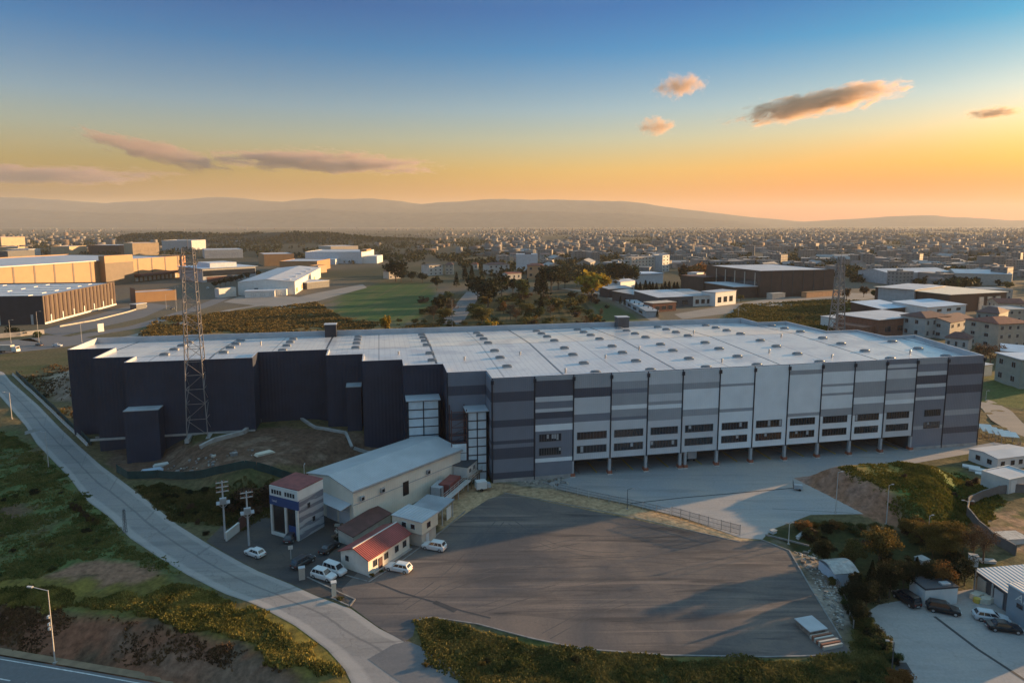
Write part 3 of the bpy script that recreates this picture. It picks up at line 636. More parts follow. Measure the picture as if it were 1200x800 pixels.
for x, y, s_ in ((20, 9, .5), (35, 22, .4), (64, 12, .45), (83, 20, .5), (97, 12, .4), (48, 30, .5), (13, 30, .4), (-3, 26, .45), (-20, 36, .4), (76, 52, .5), (100, 40, .45), (122, 12, .5), (-60, 60, .5)):
    mb = MB(); mb.tube((0, 0, -.4), (0, 0, 1.0 * s_ * 2), .22, n=8); mb.tube((0, 0, .95 * s_ * 2), (0, 0, 1.15 * s_ * 2), .4, .3, n=8); mb.build('roof_vent', 'galv', wh, loc=(x, y, zroof(x, y)))
# banded facade bays (fractions from the top of the photo's bays, tone letters dark to light)
ST = [
 [(0, .134, 'M'), (.134, .23, 'D'), (.23, .41, 'M'), (.41, .48, 'D'), (.48, .615, 'M'), (.615, .65, 'D'), (.65, .69, 'M'), (.69, .80, 'D'), (.80, .935, 'M'), (.935, 1, 'D')],
 [(0, .04, 'P'), (.04, .20, 'D'), (.20, .25, 'G'), (.25, .32, 'M'), (.32, .355, 'G'), (.355, .42, 'D'), (.42, .48, 'M'), (.48, .545, 'L'), (.545, .82, 'M'), (.82, .86, 'L'), (.86, 1, 'M')],
 [(0, .155, 'P'), (.155, .265, 'D'), (.265, .46, 'G'), (.46, .55, 'M'), (.55, 1, 'G')],
 [(0, .10, 'G'), (.10, .19, 'P'), (.19, .24, 'M'), (.24, .38, 'P'), (.38, .43, 'L'), (.43, .52, 'P'), (.52, .56, 'M'), (.56, 1, 'G')],
 [(0, .155, 'G'), (.155, .27, 'P'), (.27, .36, 'G'), (.36, .40, 'P'), (.40, .45, 'L'), (.45, .59, 'P'), (.59, 1, 'G')],
 [(0, .16, 'G'), (.16, .235, 'P'), (.235, .48, 'L'), (.48, .56, 'P'), (.56, 1, 'G')],
 [(0, .195, 'L'), (.195, .225, 'P'), (.225, .50, 'L'), (.50, .54, 'P'), (.54, 1, 'L')],
 [(0, 1, 'L')],
 [(0, .07, 'L'), (.07, .125, 'P'), (.125, .61, 'L'), (.61, .65, 'P'), (.65, 1, 'L')],
 [(0, .11, 'P'), (.11, .265, 'L'), (.265, .295, 'P'), (.295, .38, 'L'), (.38, .41, 'P'), (.41, .58, 'L'), (.58, .67, 'P'), (.67, 1, 'L')],
 [(0, .115, 'P'), (.115, .26, 'L'), (.26, .455, 'P'), (.455, .54, 'L'), (.54, .685, 'P'), (.685, 1, 'L')],
 [(0, .055, 'M'), (.055, .10, 'G'), (.10, .125, 'M'), (.125, .24, 'G'), (.24, .39, 'P'), (.39, .43, 'M'), (.43, .515, 'G'), (.515, .57, 'L'), (.57, .68, 'P'), (.68, 1, 'G')],
 [(0, .06, 'P'), (.06, .145, 'M'), (.145, .19, 'G'), (.19, .285, 'D'), (.285, .325, 'G'), (.325, .43, 'M'), (.43, .465, 'G'), (.465, .76, 'M'), (.76, .80, 'P'), (.80, 1, 'M')],
 [(0, .08, 'M'), (.08, .20, 'D'), (.20, .32, 'M'), (.32, .41, 'D'), (.41, .60, 'M'), (.60, .66, 'P'), (.66, .80, 'M'), (.80, .87, 'D'), (.87, 1, 'M')]]
KEYS = list('LGPMD'); TM = ['tone_' + k for k in KEYS]
for i, bands in enumerate(ST):
    x0, x1 = BAYS[i] + .18, BAYS[i + 1] - .18
    zb = 4.2 if 2 <= i <= 11 else .9
    mb = MB()
    for a, b_, k in bands:
        z1 = 24.85 - a * (24.85 - zb); z0 = 24.85 - b_ * (24.85 - zb)
        mb.box(x0, -.28, z0, x1, -.03, z1, KEYS.index(k), skip='ktb' if 0 < a and b_ < 1 else 'k')
    mb.build('facade_bay', TM, wh)
    if zb < 2: MB().box(x0 - .18, -.34, -.6, x1 + .18, -.02, .88).build('plinth', 'concrete', wh)
    # window bands
    rows = [(11.0, 9.15), (7.65, 5.8)]
    if i in (0, 13): rows = []
    for zt, zb_ in rows:
        if i == 1: wx0, wx1 = x0 + .9, x0 + 6.3; zt += .1; zb_ += .1
        elif i == 12: wx0, wx1 = x1 - 6.0, x1 - .9
        else: wx0, wx1 = x0 + .75, x1 - (.8 if i < 5 else 1.2)
        w_ = MB(); fr = .1
        w_.box(wx0, -.36, zb_, wx1, -.285, zb_ + fr); w_.box(wx0, -.36, zt - fr, wx1, -.285, zt)
        nm = 9
        for k in range(nm + 1):
            xx = wx0 + (wx1 - wx0 - fr) * k / nm; w_.box(xx, -.355, zb_ + fr, xx + fr, -.285, zt - fr)
        wo = w_.build('window', 'dark_grey', wh)
        pn = MB(); pn.quad((wx0, -.30, zb_), (wx1, -.30, zb_), (wx1, -.30, zt), (wx0, -.30, zt), 0)
        for k in range(nm):     # blinds drawn in some panes
            if random.random() < .08:
                xa = wx0 + (wx1 - wx0) * (k + .12) / nm; xb = wx0 + (wx1 - wx0) * (k + .92) / nm; zz = zb_ + (zt - zb_) * random.uniform(.1, .6)
                pn.quad((xa, -.31, zz), (xb, -.31, zz), (xb, -.31, zt - .15), (xa, -.31, zt - .15), 1)
        pn.build('pane', ['glass', 'grey_wall'], wo)
mb = MB()
for a, b_, k in ST[0]:
    z1 = 24.85 - a * 23.9; z0 = 24.85 - b_ * 23.9
    mb.box(-9.3, 7.52, z0, -.3, 7.77, z1, KEYS.index(k), skip='k'); mb.box(-.28, .02, z0, -.02, 7.5, z1, KEYS.index(k), skip='rk')
mb.build('facade_return', TM, wh)
for i, x in enumerate(BAYS):
    mb = MB(); mb.tube((x, -.32, .2 if not 2 <= i <= 12 else 4.0), (x, -.32, 23.6), .15, n=6); mb.box(x - .32, -.62, 23.6, x + .32, -.30, 24.5); mb.build('downpipe', 'dark_navy', wh)
for x in (-9.5, 0):
    MB().tube((x - .02, 7.4 if x < 0 else -.4, .2), (x - .02, 7.4 if x < 0 else -.4, 24), .16, n=6).build('downpipe', 'dark_navy', wh)
for i in range(2, 13):
    x = BAYS[i]
    for dx in ((0, 1.35) if i == 5 else (0,)):
        pl = MB().box(x - .3 + dx, -.25, 0, x + .3 + dx, .45, 4.18).build('pillar', 'grey_wall', wh)
        MB().box(x - .55 + dx, -.55, 0, x + .55 + dx, .75, .9).build('guard', 'red_white', pl)
        MB().box(x - .62 + dx, -.62, 0, x + .62 + dx, .82, .22).build('foot_block', 'offwhite', pl)
    if i < 12:
        for k in range(3):
            xx = x + 1.3 + k * 2.75
            dd = MB().box(xx, 8.75, .9, xx + 2.1, 8.97, 3.7).build('dock_door', 'white_paint' if (i * 3 + k) % 4 else 'pale_grey', wh)
            MB().box(xx - .25, 8.55, .7, xx, 8.96, 4.0).box(xx + 2.1, 8.55, .7, xx + 2.35, 8.96, 4.0).box(xx, 8.55, 3.7, xx + 2.1, 8.96, 4.0).build('seal', 'black', dd)
        for k in range(2):
            gx = x + 2.3 + k * 4.2
            MB().bar((gx, 1.2, .12), (gx, 8.2, .12), .16, .2).build('wheel_guide', 'yellow_paint' if k else 'galv', wh)
for x0, y0, x1, y1, z1 in ((-88.5, 31.4, -80.5, 35.38, 13.2), (-34, 30.2, -30.2, 34.78, 17.0)):
    an = MB().box(x0, y0, -1, x1, y1, z1).build('annex', 'clad_dark', wh)
    MB().box(x0 - .1, y0 - .1, z1, x1 + .1, y1 - .02, z1 + .2).build('cover', 'grey_wall', an)
MB().box(-98, 35.0, 5.0, -58.2, 35.36, 5.5).build('plinth', 'concrete', wh)

# stair towers against the warehouse
def stair_tower(label, x0, y0, x1, y1, zt, lowx=None, zl=0, lean=True):
    px_, py_ = W(x0, y0); r = thing('stair_tower', label, 'stair tower', (px_, py_, 0), AL, None)
    w_, d_ = x1 - x0, y1 - y0
    mb = MB()
    for x in (0, w_ / 2, w_) if w_ > 4 else (0, w_):
        for y in (0, d_): mb.box(x - .12, y - .12, 0, x + .12, y + .12, zt)
    for k in range(8):
        z = zt * (k + 1) / 8
        mb.box(.12, -.1, z - .22, w_ - .12, .1, z); mb.box(w_ - .1, .12, z - .22, w_ + .1, d_ - .12, z); mb.box(-.1, .12, z - .22, .1, d_ - .12, z)
    mb.build('frame', 'dark_navy', r)
    for k in range(8):
        z0 = zt * k / 8; z1 = z0 + zt / 8 - .22
        MB().box(.1, .02, z0, w_ - .1, .1, z1).box(w_ - .1, .13, z0, w_ - .02, d_ - .1, z1).build('cladding_panel', 'translucent_panel', r)
    MB().box(-.5, -.5, zt, w_ + .5, d_ + .2, zt + .18).build('roof', 'light_roof', r)
    if lowx:
        lw_ = lowx
        mb = MB()
        for x in (-lw_, -.3):
            for y in (.1, d_ - .1): mb.box(x - .1, y - .1, 0, x + .1, y + .1, zt + .6)
        for k in range(9): mb.box(-lw_, .05, zt * (k + 1) / 9, -.3, .15, zt * (k + 1) / 9 + .15); mb.bar((-lw_, .1, zt * k / 9 + .2), (-.35, .1, zt * (k + 1) / 9), .08)
        mb.build('scaffold_frame', 'dark_red', r)
        for k in range(4): MB().box(-lw_ + .1, -.08, zl * k / 4, -.4, .02, zl * (k + 1) / 4 - .15).build('cladding_panel', 'translucent_panel', r)
    return r
MT['translucent_panel'] = M('translucent_panel', (.60, .68, .72), .35, .12, .5)
stair_tower('wider pale panelled stair tower under a flat light roof beside the dark wall', -18.6, 12.6, -11.2, 17.5, 17.2)
st2 = stair_tower('narrow pale panelled stair tower with rusty scaffold on its left side', -5.3, 2.6, -.9, 7.4, 16.6, 3.8, 9.2)

# ---------------------------------------------------------------- generic buildings
def wins(root, side, Lx, Dy, xs, zs, w_, h_, fr='white_paint', gl='glass', pane=True):
    """windows let into a wall: side f (y=0), r (x=L), l (x=0); frame proud of the wall, pane a sub-part"""
    for z in zs:
        for x in xs:
            def T(a, d, zz): return {'f': (a, -d, zz), 'r': (Lx + d, a, zz), 'l': (-d, Dy - a, zz)}[side]
            def slab(mb_, a0, a1, z0, z1, d0, d1):
                p = [T(a, d, zz) for zz in (z0, z1) for a, d in ((a0, d0), (a1, d0), (a1, d1), (a0, d1))]
                mb_.add(p, [(0, 1, 2, 3), (4, 7, 6, 5), (0, 4, 5, 1), (1, 5, 6, 2), (2, 6, 7, 3), (3, 7, 4, 0)])
            mb_ = MB(); t_ = min(.1, w_ * .12)
            slab(mb_, x - t_, x, z - t_, z + h_ + t_, .01, .09); slab(mb_, x + w_, x + w_ + t_, z - t_, z + h_ + t_, .01, .09)
            slab(mb_, x, x + w_, z - t_, z, .01, .09); slab(mb_, x, x + w_, z + h_, z + h_ + t_, .01, .09)
            slab(mb_, x + w_ / 2 - t_ / 3, x + w_ / 2 + t_ / 3, z, z + h_, .01, .07)
            wo = mb_.build('window', fr, root)
            if pane:
                q = MB(); slab(q, x, x + w_, z, z + h_, .005, .035); q.build('pane', gl, wo)
def building(name, label, cat, A, B, depth, h, roof='flat', rh=1.5, wall='offwhite', rf='light_roof', over=.3, group=None, z=None, para=.5, Lw=None, rdir='x', world=None, wname='wall'):
    """A, B: left and right foot of the wall that faces the camera (photo points); the body runs away from it"""
    if world: (ax, ay), (bx, by) = world; az = 0.0
    else:
        a = G(*A); b_ = G(*B); ax, ay, az = a; bx, by = b_.x, b_.y
    if z is not None: az = z
    Lx = math.hypot(bx - ax, by - ay) if Lw is None else Lw
    r = thing(name, label, cat, (ax, ay, az), math.atan2(by - ay, bx - ax), group)
    D = depth; mb = MB()
    if roof == 'flat':
        mb.box(0, 0, -.8, Lx, D, h, skip='t'); mb.build(wname, wall, r)
        q = MB(); t_ = .25
        q.box(t_, t_, h - para - .1, Lx - t_, D - t_, h - para, skip='b'); q.build('roof', rf, r)
        q = MB(); o_ = [(0, 0), (Lx, 0), (Lx, D), (0, D)]; i_ = [(t_, t_), (Lx - t_, t_), (Lx - t_, D - t_), (t_, D - t_)]
        for k in range(4):
            j = (k + 1) % 4; q.quad((*o_[k], h), (*o_[j], h), (*i_[j], h), (*i_[k], h)); q.quad((*i_[k], h), (*i_[j], h), (*i_[j], h - para), (*i_[k], h - para))
        q.build('parapet', wall, r)
    elif roof == 'slab':
        mb.box(0, 0, -.8, Lx, D, h - .02, skip='t'); mb.build(wname, wall, r); MB().box(-over, -over, h, Lx + over, D + over, h + .3).build('roof', rf, r)
    elif roof == 'mono':    # rises from the front wall to the back
        mb.add([(0, 0, -.8), (Lx, 0, -.8), (Lx, D, -.8), (0, D, -.8), (0, 0, h), (Lx, 0, h), (Lx, D, h + rh), (0, D, h + rh)], [(0, 1, 5, 4), (1, 2, 6, 5), (2, 3, 7, 6), (3, 0, 4, 7)]); mb.build(wname, wall, r)
        k = rh / D; t_ = .14; e = over
        q = MB(); v = [(-e, -e, h - k * e + .02), (Lx + e, -e, h - k * e + .02), (Lx + e, D + e, h + rh + k * e + .02), (-e, D + e, h + rh + k * e + .02)]
        q.add(v + [(x, y, zz + t_) for x, y, zz in v], [(3, 2, 1, 0), (4, 5, 6, 7), (0, 1, 5, 4), (1, 2, 6, 5), (2, 3, 7, 6), (3, 0, 4, 7)]); q.build('roof', rf, r)
    elif roof in ('gable', 'hip'):
        e = over; t_ = .16
        if rdir == 'x':
            hipx = min(D / 2, Lx * .3) if roof == 'hip' else 0
            if roof == 'gable': mb.add([(0, 0, -.8), (Lx, 0, -.8), (Lx, D, -.8), (0, D, -.8), (0, 0, h), (Lx, 0, h), (Lx, D, h), (0, D, h), (0, D / 2, h + rh), (Lx, D / 2, h + rh)], [(0, 1, 5, 4), (2, 3, 7, 6), (1, 2, 6, 9, 5), (3, 0, 4, 8, 7)])
            else: mb.box(0, 0, -.8, Lx, D, h)
            k = rh / (D / 2)
            a_, b2 = (-e, Lx + e); rz0 = h - k * e + .03
            if roof == 'gable':
                v = [(a_, -e, rz0), (b2, -e, rz0), (b2, D / 2, h + rh + .03), (a_, D / 2, h + rh + .03), (b2, D + e, rz0), (a_, D + e, rz0)]
                fs = [(0, 1, 2, 3), (3, 2, 4, 5)]
            else:
                v = [(a_, -e, rz0), (b2, -e, rz0), (Lx - hipx, D / 2, h + rh + .03), (hipx, D / 2, h + rh + .03), (b2, D + e, rz0), (a_, D + e, rz0)]
                fs = [(0, 1, 2, 3), (3, 2, 4, 5), (1, 4, 2), (5, 0, 3)]
        else:
            mb.add([(0, 0, -.8), (Lx, 0, -.8), (Lx, D, -.8), (0, D, -.8), (0, 0, h), (Lx, 0, h), (Lx, D, h), (0, D, h), (Lx / 2, 0, h + rh), (Lx / 2, D, h + rh)], [(1, 2, 6, 5), (3, 0, 4, 7), (0, 1, 5, 8, 4), (2, 3, 7, 9, 6)])
            k = rh / (Lx / 2); rz0 = h - k * e + .03
            v = [(-e, -e, rz0), (-e, D + e, rz0), (Lx / 2, D + e, h + rh + .03), (Lx / 2, -e, h + rh + .03), (Lx + e, D + e, rz0), (Lx + e, -e, rz0)]
            fs = [(3, 2, 1, 0), (5, 4, 2, 3)]
        mb.build(wname, wall, r)
        nv = len(v); q = MB(); top = [(x, y, zz + t_) for x, y, zz in v]
        q.add(top, fs); q.add(v, [tuple(reversed(f)) for f in fs])
        ring = [0, 1, 4, 5] if (rdir == 'x' and roof == 'hip') else ([0, 1, 2, 4, 5, 3] if rdir == 'x' else [0, 3, 5, 4, 2, 1])
        for k_ in range(len(ring)):
            i_, j_ = ring[k_], ring[(k_ + 1) % len(ring)]; q.quad(v[i_], v[j_], top[j_], top[i_])
        q.build('roof', rf, r)
    r['_L'] = Lx; r['_D'] = D
    return r, Lx, D
def unbook():
    for o in bpy.data.objects:
        for k in ('_L', '_D'):
            if k in o: del o[k]

# ---------------------------------------------------------------- works buildings beside the yard
# long white shed
r, Lx, D = building('industrial_shed', 'long white metal shed with a pale gable roof next to the small entrance tower', 'shed', (415, 620), (540, 565), 15, 7.9, 'gable', 1.35, 'rib_white', 'rib_light_x', .35)
MB().box(-.03, -.07, 4.9, Lx + .03, -.01, 5.05).build('trim_strip', 'grey_wall', r)
MB().box(-.4, -.48, 7.62, Lx + .4, -.36, 7.85).build('gutter', 'galv', r)
MB().box(Lx * .42, -.1, 2.6, Lx * .42 + 1.6, -.02, 5.6).build('door', 'black', r)
for x in (.05, .22, .64):
    vb = MB().box(Lx * x, -.55, 5.4, Lx * x + .9, -.05, 6.3).build('wall_fan', 'grey_wall', r)
    MB().box(Lx * x + .15, -.6, 5.55, Lx * x + .75, -.552, 6.15).build('grille', 'black', vb)
MB().box(-.08, 1.2, 0, -.02, 4.6, 4.4).build('roller_door', 'pale_grey', r); MB().box(-.08, 5.4, 0, -.02, 8.8, 4.4).build('roller_door', 'pale_grey', r)
can = MB(); can.add([(-2.6, .6, 4.5), (-2.6, 9.6, 4.5), (-.02, 9.6, 5.0), (-.02, .6, 5.0), (-2.6, .6, 4.62), (-2.6, 9.6, 4.62), (-.02, 9.6, 5.14), (-.02, .6, 5.14)], [(0, 1, 2, 3), (7, 6, 5, 4), (0, 4, 5, 1), (1, 5, 6, 2), (2, 6, 7, 3), (3, 7, 4, 0)])
co2 = can.build('canopy', 'light_roof', r); MB().bar((-2.4, 1, 4.5), (-.05, 1, 3.2), .1).bar((-2.4, 9.2, 4.5), (-.05, 9.2, 3.2), .1).build('brace', 'galv', co2)
# entrance tower with the blue band
r, Lx, D = building('entrance_building', 'small square office tower with red roof, blue band and white columns', 'office', (320, 624), (352, 633), 6.6, 9.9, 'mono', -.01, 'grey_stripes', 'red_metal', .12)
MB().box(-.1, -.30, 7.9, Lx + .1, -.02, 9.88).build('fascia', 'white_paint', r)
MB().box(-.14, -.36, 6.1, Lx + .14, -.02, 7.86).build('blue_band', 'blue_band', r)
MB().box(.35, -.10, .1, Lx - .35, -.02, 6.08).build('glazing', 'glass_dark', r)
for x in (0, Lx * .52, Lx - .55): MB().box(x, -.42, 0, x + .5, -.04, 6.08).build('column', 'offwhite', r)
MB().box(Lx * .62, -.16, .1, Lx * .88, -.102, 2.6).build('door', 'blue_band', r); MB().box(.2, -.5, -.1, Lx * .6, -.03, .55).build('plinth', 'offwhite', r)
MB().box(Lx + .01, .02, 8.0, Lx + .08, D - .02, 9.86).build('fascia', 'white_paint', r)
for k in range(9):
    if k == 4: continue
    x = .45 + k * (Lx - 1.0) / 9; wo = MB().box(x, -.34, 8.35, x + .5, -.302, 9.2).build('window', 'dark_grey', r); MB().box(x + .05, -.355, 8.4, x + .45, -.342, 9.15).build('pane', 'glass', wo)
for y, z in ((2.2, 5.6), (3.4, 2.4)): wo = MB().box(Lx + .01, y, z, Lx + .09, y + .7, z + 1.0).build('window', 'dark_grey', r); MB().box(Lx + .092, y + .08, z + .08, Lx + .1, y + .62, z + .92).build('pane', 'glass', wo)
lt = MB()   # faint white lettering on the blue band: too small to read in the photograph, strokes only
for k, s_ in enumerate(('l', 'o', 'n', 'o', 'i')):
    x = .55 + k * .28
    if s_ in 'li': lt.box(x + .05, -.385, 6.75, x + .10, -.362, 7.2)
    elif s_ == 'n': lt.box(x, -.385, 6.75, x + .05, -.362, 7.05).box(x + .15, -.385, 6.75, x + .20, -.362, 7.05).box(x + .05, -.385, 7.0, x + .15, -.362, 7.05)
    else: lt.box(x, -.385, 6.75, x + .05, -.362, 7.05).box(x + .15, -.385, 6.75, x + .2, -.362, 7.05).box(x + .05, -.385, 6.75, x + .15, -.362, 6.8).box(x + .05, -.385, 7.0, x + .15, -.362, 7.05)
lt.build('lettering', 'white_paint', r)
# red-roofed cabin with long low wing
r, Lx, D = building('red_roof_house', 'cream single storey house with a bright red gable roof beside the yard kerb', 'house', (432, 675), (480, 643), 6.4, 3.0, 'gable', 1.25, 'house_white', 'rib_red', .35)
wins(r, 'f', Lx, D, [1.3, 4.2, 7.0, 9.2], [1.2], .8, 1.0, 'dark_grey')
wins(r, 'l', Lx, D, [1.2], [1.6], .6, .8, 'dark_grey')
MB().box(-.36, D / 2 - .12, 4.38, Lx + .36, D / 2 + .12, 4.5).build('ridge_cap', 'offwhite', r)
MB().box(2.6, -.12, 0, 3.5, -.02, 2.1).build('door', 'dark_red', r)
MB().box(-.2, -.5, .02, Lx + .2, -.02, .16).build('plinth', 'concrete', r)
r2, L2, D2 = building('red_lean_to', 'low dark red roofed lean-to between the red house and the white shed', 'shed', (414, 640), (458, 612), 3.6, 1.9, 'mono', .8, 'plaster', 'dark_red', .2)
wins(r2, 'r', L2, D2, [1.5], [1.0], .8, .9, 'dark_grey')
# two-storey container cabin
r, Lx, D = building('stacked_cabin', 'two storey cabin of stacked beige units with a projecting upper floor', 'cabin', (494.5, 641), (511, 629), 6.3, 2.3, 'slab', 0, 'plaster', 'grey_roof', .05, wname='lower_unit')
up = MB().box(-.35, -.35, 2.62, Lx + .2, D + .3, 5.0).build('upper_unit', 'cream', r)
MB().box(-.5, -.5, 5.02, Lx + .35, D + .45, 5.18).build('roof', 'rib_light', r)
for y in (1.2, 3.2): wo = MB().box(-.42, y, 3.3, -.352, y + 1.1, 4.4).build('window', 'white_paint', r); MB().box(-.44, y + .08, 3.38, -.422, y + 1.02, 4.32).build('pane', 'glass', wo)
for x in (1.2,): wo = MB().box(x, -.42, 3.3, x + 1.1, -.352, 4.4).build('window', 'dark_red', r); MB().box(x + .1, -.44, 3.4, x + 1.0, -.422, 4.3).build('pane', 'glass', wo)
MB().box(1.3, -.06, 0, 2.2, -.01, 2.0).build('door', 'pale_grey', r)
# open shelter with grey roof
a = G(506, 627); b_ = G(531, 605); ang = math.atan2(b_.y - a.y, b_.x - a.x); Ls = (b_ - a).length
r = thing('open_shelter', 'flat grey roofed open shelter on posts next to the stacked cabin', 'shelter', a, ang)
MB().box(-.3, -.2, 3.5, Ls + .3, 6.2, 3.75).build('roof', 'grey_roof', r)
for x in (0, Ls / 2, Ls):
    for y in (0, 5.9): MB().box(x - .1, y, 0, x + .1, y + .2, 3.5).build('post', 'steel_paint', r)
MB().box(0, 6.0, 0, Ls, 6.1, 3.4).build('rear_wall', 'dark_grey', r); MB().box(Ls - 2.2, .3, 0, Ls - .2, .4, 2.6).build('screen', 'white_paint', r); MB().box(.3, 3, 0, 2.2, 5, 1.5).build('store_box', 'dark_navy', r)
# raised site office
a = G(548, 572); b_ = G(575, 548); ang = math.atan2(b_.y - a.y, b_.x - a.x); Ls = (b_ - a).length
r = thing('raised_cabin', 'white cabin raised on timber posts at the foot of the narrow stair tower', 'cabin', a, ang)
MB().box(0, 0, 2.4, Ls, 3.6, 4.9).build('body', 'offwhite', r); MB().box(-.15, -.15, 4.92, Ls + .15, 3.75, 5.05).build('roof', 'dark_roof', r); MB().box(-.2, -1.1, 2.22, Ls + .2, 3.7, 2.38).build('deck', 'wood', r)
for x in (0, Ls * .33, Ls * .66, Ls - .2):
    for y in (-1.0, 3.3): MB().box(x, y, 0, x + .2, y + .2, 2.22).build('post', 'wood', r)
wins(r, 'f', Ls, 3.6, [.8, 3.0, 5.2], [3.3], 1.1, 1.0, 'white_paint')
ra = MB(); ra.bar((-.2, -1.05, 3.35), (Ls + .2, -1.05, 3.35), .06)
for k in range(8): ra.bar((k * Ls / 7, -1.05, 2.38), (k * Ls / 7, -1.05, 3.33), .05)
ra.build('railing', 'steel_paint', r)
MB().box(.5, 2.8, 0, Ls - .5, 3.2, 2.2).build('timber_backing', 'wood', r)
# gangway with railing between shelter and cabin
a = G(526, 597); b_ = G(560, 566); ang = math.atan2(b_.y - a.y, b_.x - a.x); Ls = (b_ - a).length
r = thing('gangway', 'pale metal gangway with railings leading to the raised cabin', 'gangway', a, ang)
MB().box(0, 0, 2.0, Ls, 1.4, 2.15).build('deck', 'steel_paint', r)
ra = MB()
for y in (.04, 1.36):
    for z in (2.6, 3.1): ra.bar((0, y, z), (Ls, y, z), .06)
    for k in range(9): ra.bar((k * Ls / 8, y, 2.15), (k * Ls / 8, y, 3.07), .05)
ra.build('railing', 'offwhite', r)
for k in range(4):
    for y in (.1, 1.25): MB().box(k * (Ls - .2) / 3, y, 0, k * (Ls - .2) / 3 + .15, y + .15, 2.0).build('post', 'steel_paint', r)
def container(label, A, B, w_, h_, mat, z0=0.0, cat='container', name='container'):
    a = G(*A); b_ = G(*B); Ls = (b_ - a).length
    r = thing(name, label, cat, (a.x, a.y, a.z + z0), math.atan2(b_.y - a.y, b_.x - a.x))
    body = MB().box(0, 0, .12, Ls, w_, h_)
    for k in range(int(Ls / .5)): body.box(k * .5 + .1, -.04, .3, k * .5 + .3, -.005, h_ - .2)
    body.build('body', mat, r)
    cr = MB()
    for x in (-.03, Ls - .12):
        for y in (-.05, w_ - .1): cr.box(x, y, 0, x + .15, y + .15, h_ + .05)
    cr.build('corner_post', 'dark_grey', r)
    MB().box(-.1, .15, .3, -.02, w_ / 2 - .05, h_ - .2).build('door', mat, r); MB().box(-.1, w_ / 2 + .05, .3, -.02, w_ - .15, h_ - .2).build('door', mat, r)
    return r
container('red container standing between the gangway and the white shed', (527, 588), (540, 576), 2.6, 3.6, 'red_metal')
container('grey container left of the red one by the shed wall', (517, 590), (526, 581), 2.5, 3.2, 'grey_wall')
# small white trailer on the sand
a = G(559, 577); r = thing('box_trailer', 'small white box trailer parked on the sand below the raised cabin', 'trailer', a, R(20))
MB().box(0, 0, .6, 2.4, 1.8, 2.3).build('body', 'white_paint', r); MB().box(2.4, .4, .5, 3.6, 1.4, .65).build('drawbar', 'dark_grey', r); MB().box(2.6, .2, .66, 3.4, 1.6, 1.5).build('engine_cover', 'grey_wall', r)
for y in (-.12, 1.75): MB().tube((1.1, y, .38), (1.1, y + .18, .38), .38, n=12).build('wheel', 'rubber', r)
# scrap heap by the shed door
mb = MB()
for k in range(46):
    p = G(388 + random.random() * 24, 618 + random.random() * 14); s_ = random.uniform(.2, .7); z_ = random.uniform(0, .5)
    mb.box(p.x, p.y, z_, p.x + s_ * random.uniform(.5, 2.2), p.y + s_, z_ + s_ * .6, random.randrange(4))
tag(mb.build('scrap_debris', ['wood', 'grey_wall', 'plaster', 'dark_red']), 'scattered boards and scrap in front of the white shed doors', 'scrap', None, 'stuff')
# white gate wall and fence by the entrance
a = G(258, 632); b_ = G(268, 626)
r = building('gate_wall', 'short white gate wall by the utility poles at the forecourt edge', 'wall', (266, 634), (281, 622), .3, 1.5, 'slab', 0, 'offwhite', 'offwhite', .05)[0]
r = building('rust_gate', 'rusty brown sliding gate panel beside the short white gate wall', 'gate', (281, 622), (289, 616), .12, 2.3, 'slab', 0, 'dark_red', 'dark_red', .02)[0]

# ---------------------------------------------------------------- masts, poles, lamps
def lattice_tower(label, x, y, z0, H_, wb, wt_, rz, tk=1.0):
    r = thing('lattice_tower', label, 'tower', (x, y, z0), rz)
    def corner(sx_, sy_, z): w_ = wb + (wt_ - wb) * min(1, z / (H_ * .93)); return Vector((sx_ * w_ / 2, sy_ * w_ / 2, z))
    cs_ = [(-1, -1), (1, -1), (1, 1), (-1, 1)]
    for c in cs_: MB().bar(corner(*c, -.5), corner(*c, H_), .20 * tk, .20 * tk).build('leg', 'tower_steel', r)
    br = MB(); z = 1.0; k = 0
    while z < H_ - 1.5:
        w_ = wb + (wt_ - wb) * min(1, z / (H_ * .93)); z2 = min(H_ - .2, z + max(1.9, w_ * .85))
        for i in range(4):
            a, b_ = cs_[i], cs_[(i + 1) % 4]
            br.bar(corner(*a, z2), corner(*b_, z2), .12 * tk)
            if k % 2: br.bar(corner(*a, z), corner(*b_, z2), .10 * tk)
            else: br.bar(corner(*b_, z), corner(*a, z2), .10 * tk)
        z = z2; k += 1
    br.build('bracing', 'tower_steel', r)
    for s_ in (-1, 1): MB().box(s_ * wb / 2 - .5, -wb / 2 - .5, -.8, s_ * wb / 2 + .5, wb / 2 + .5, .25).build('footing', 'concrete', r)
    for k, (zz, ln) in enumerate(((H_ - .6, 2.6), (H_ - 3.0, 2.2), (H_ - 5.4, 2.6))):
        ar = MB().bar((-ln, 0, zz), (ln, 0, zz), .14).bar((-ln, 0, zz), (0, 0, zz + .7), .08).bar((ln, 0, zz), (0, 0, zz + .7), .08); ao = ar.build('cross_arm', 'tower_steel', r)
        MB().tube((-ln + .1, 0, zz - .9), (-ln + .1, 0, zz), .09, n=6).tube((ln - .1, 0, zz - .9), (ln - .1, 0, zz), .09, n=6).build('insulator', 'dark_navy', ao)
    MB().bar((0, 0, H_ - .3), (0, 0, H_ + 2.6), .1).build('lightning_rod', 'tower_steel', r)
    return r
MT['tower_steel'] = M('tower_steel', (.24, .22, .21), .55, .18, .4, metal=.2)
p = G(234, 511); lattice_tower('tall lattice steel mast in front of the black warehouse wall', p.x, p.y, p.z, hfor(220, 291, p.y) - p.z, 5.0, 2.5, R(14))
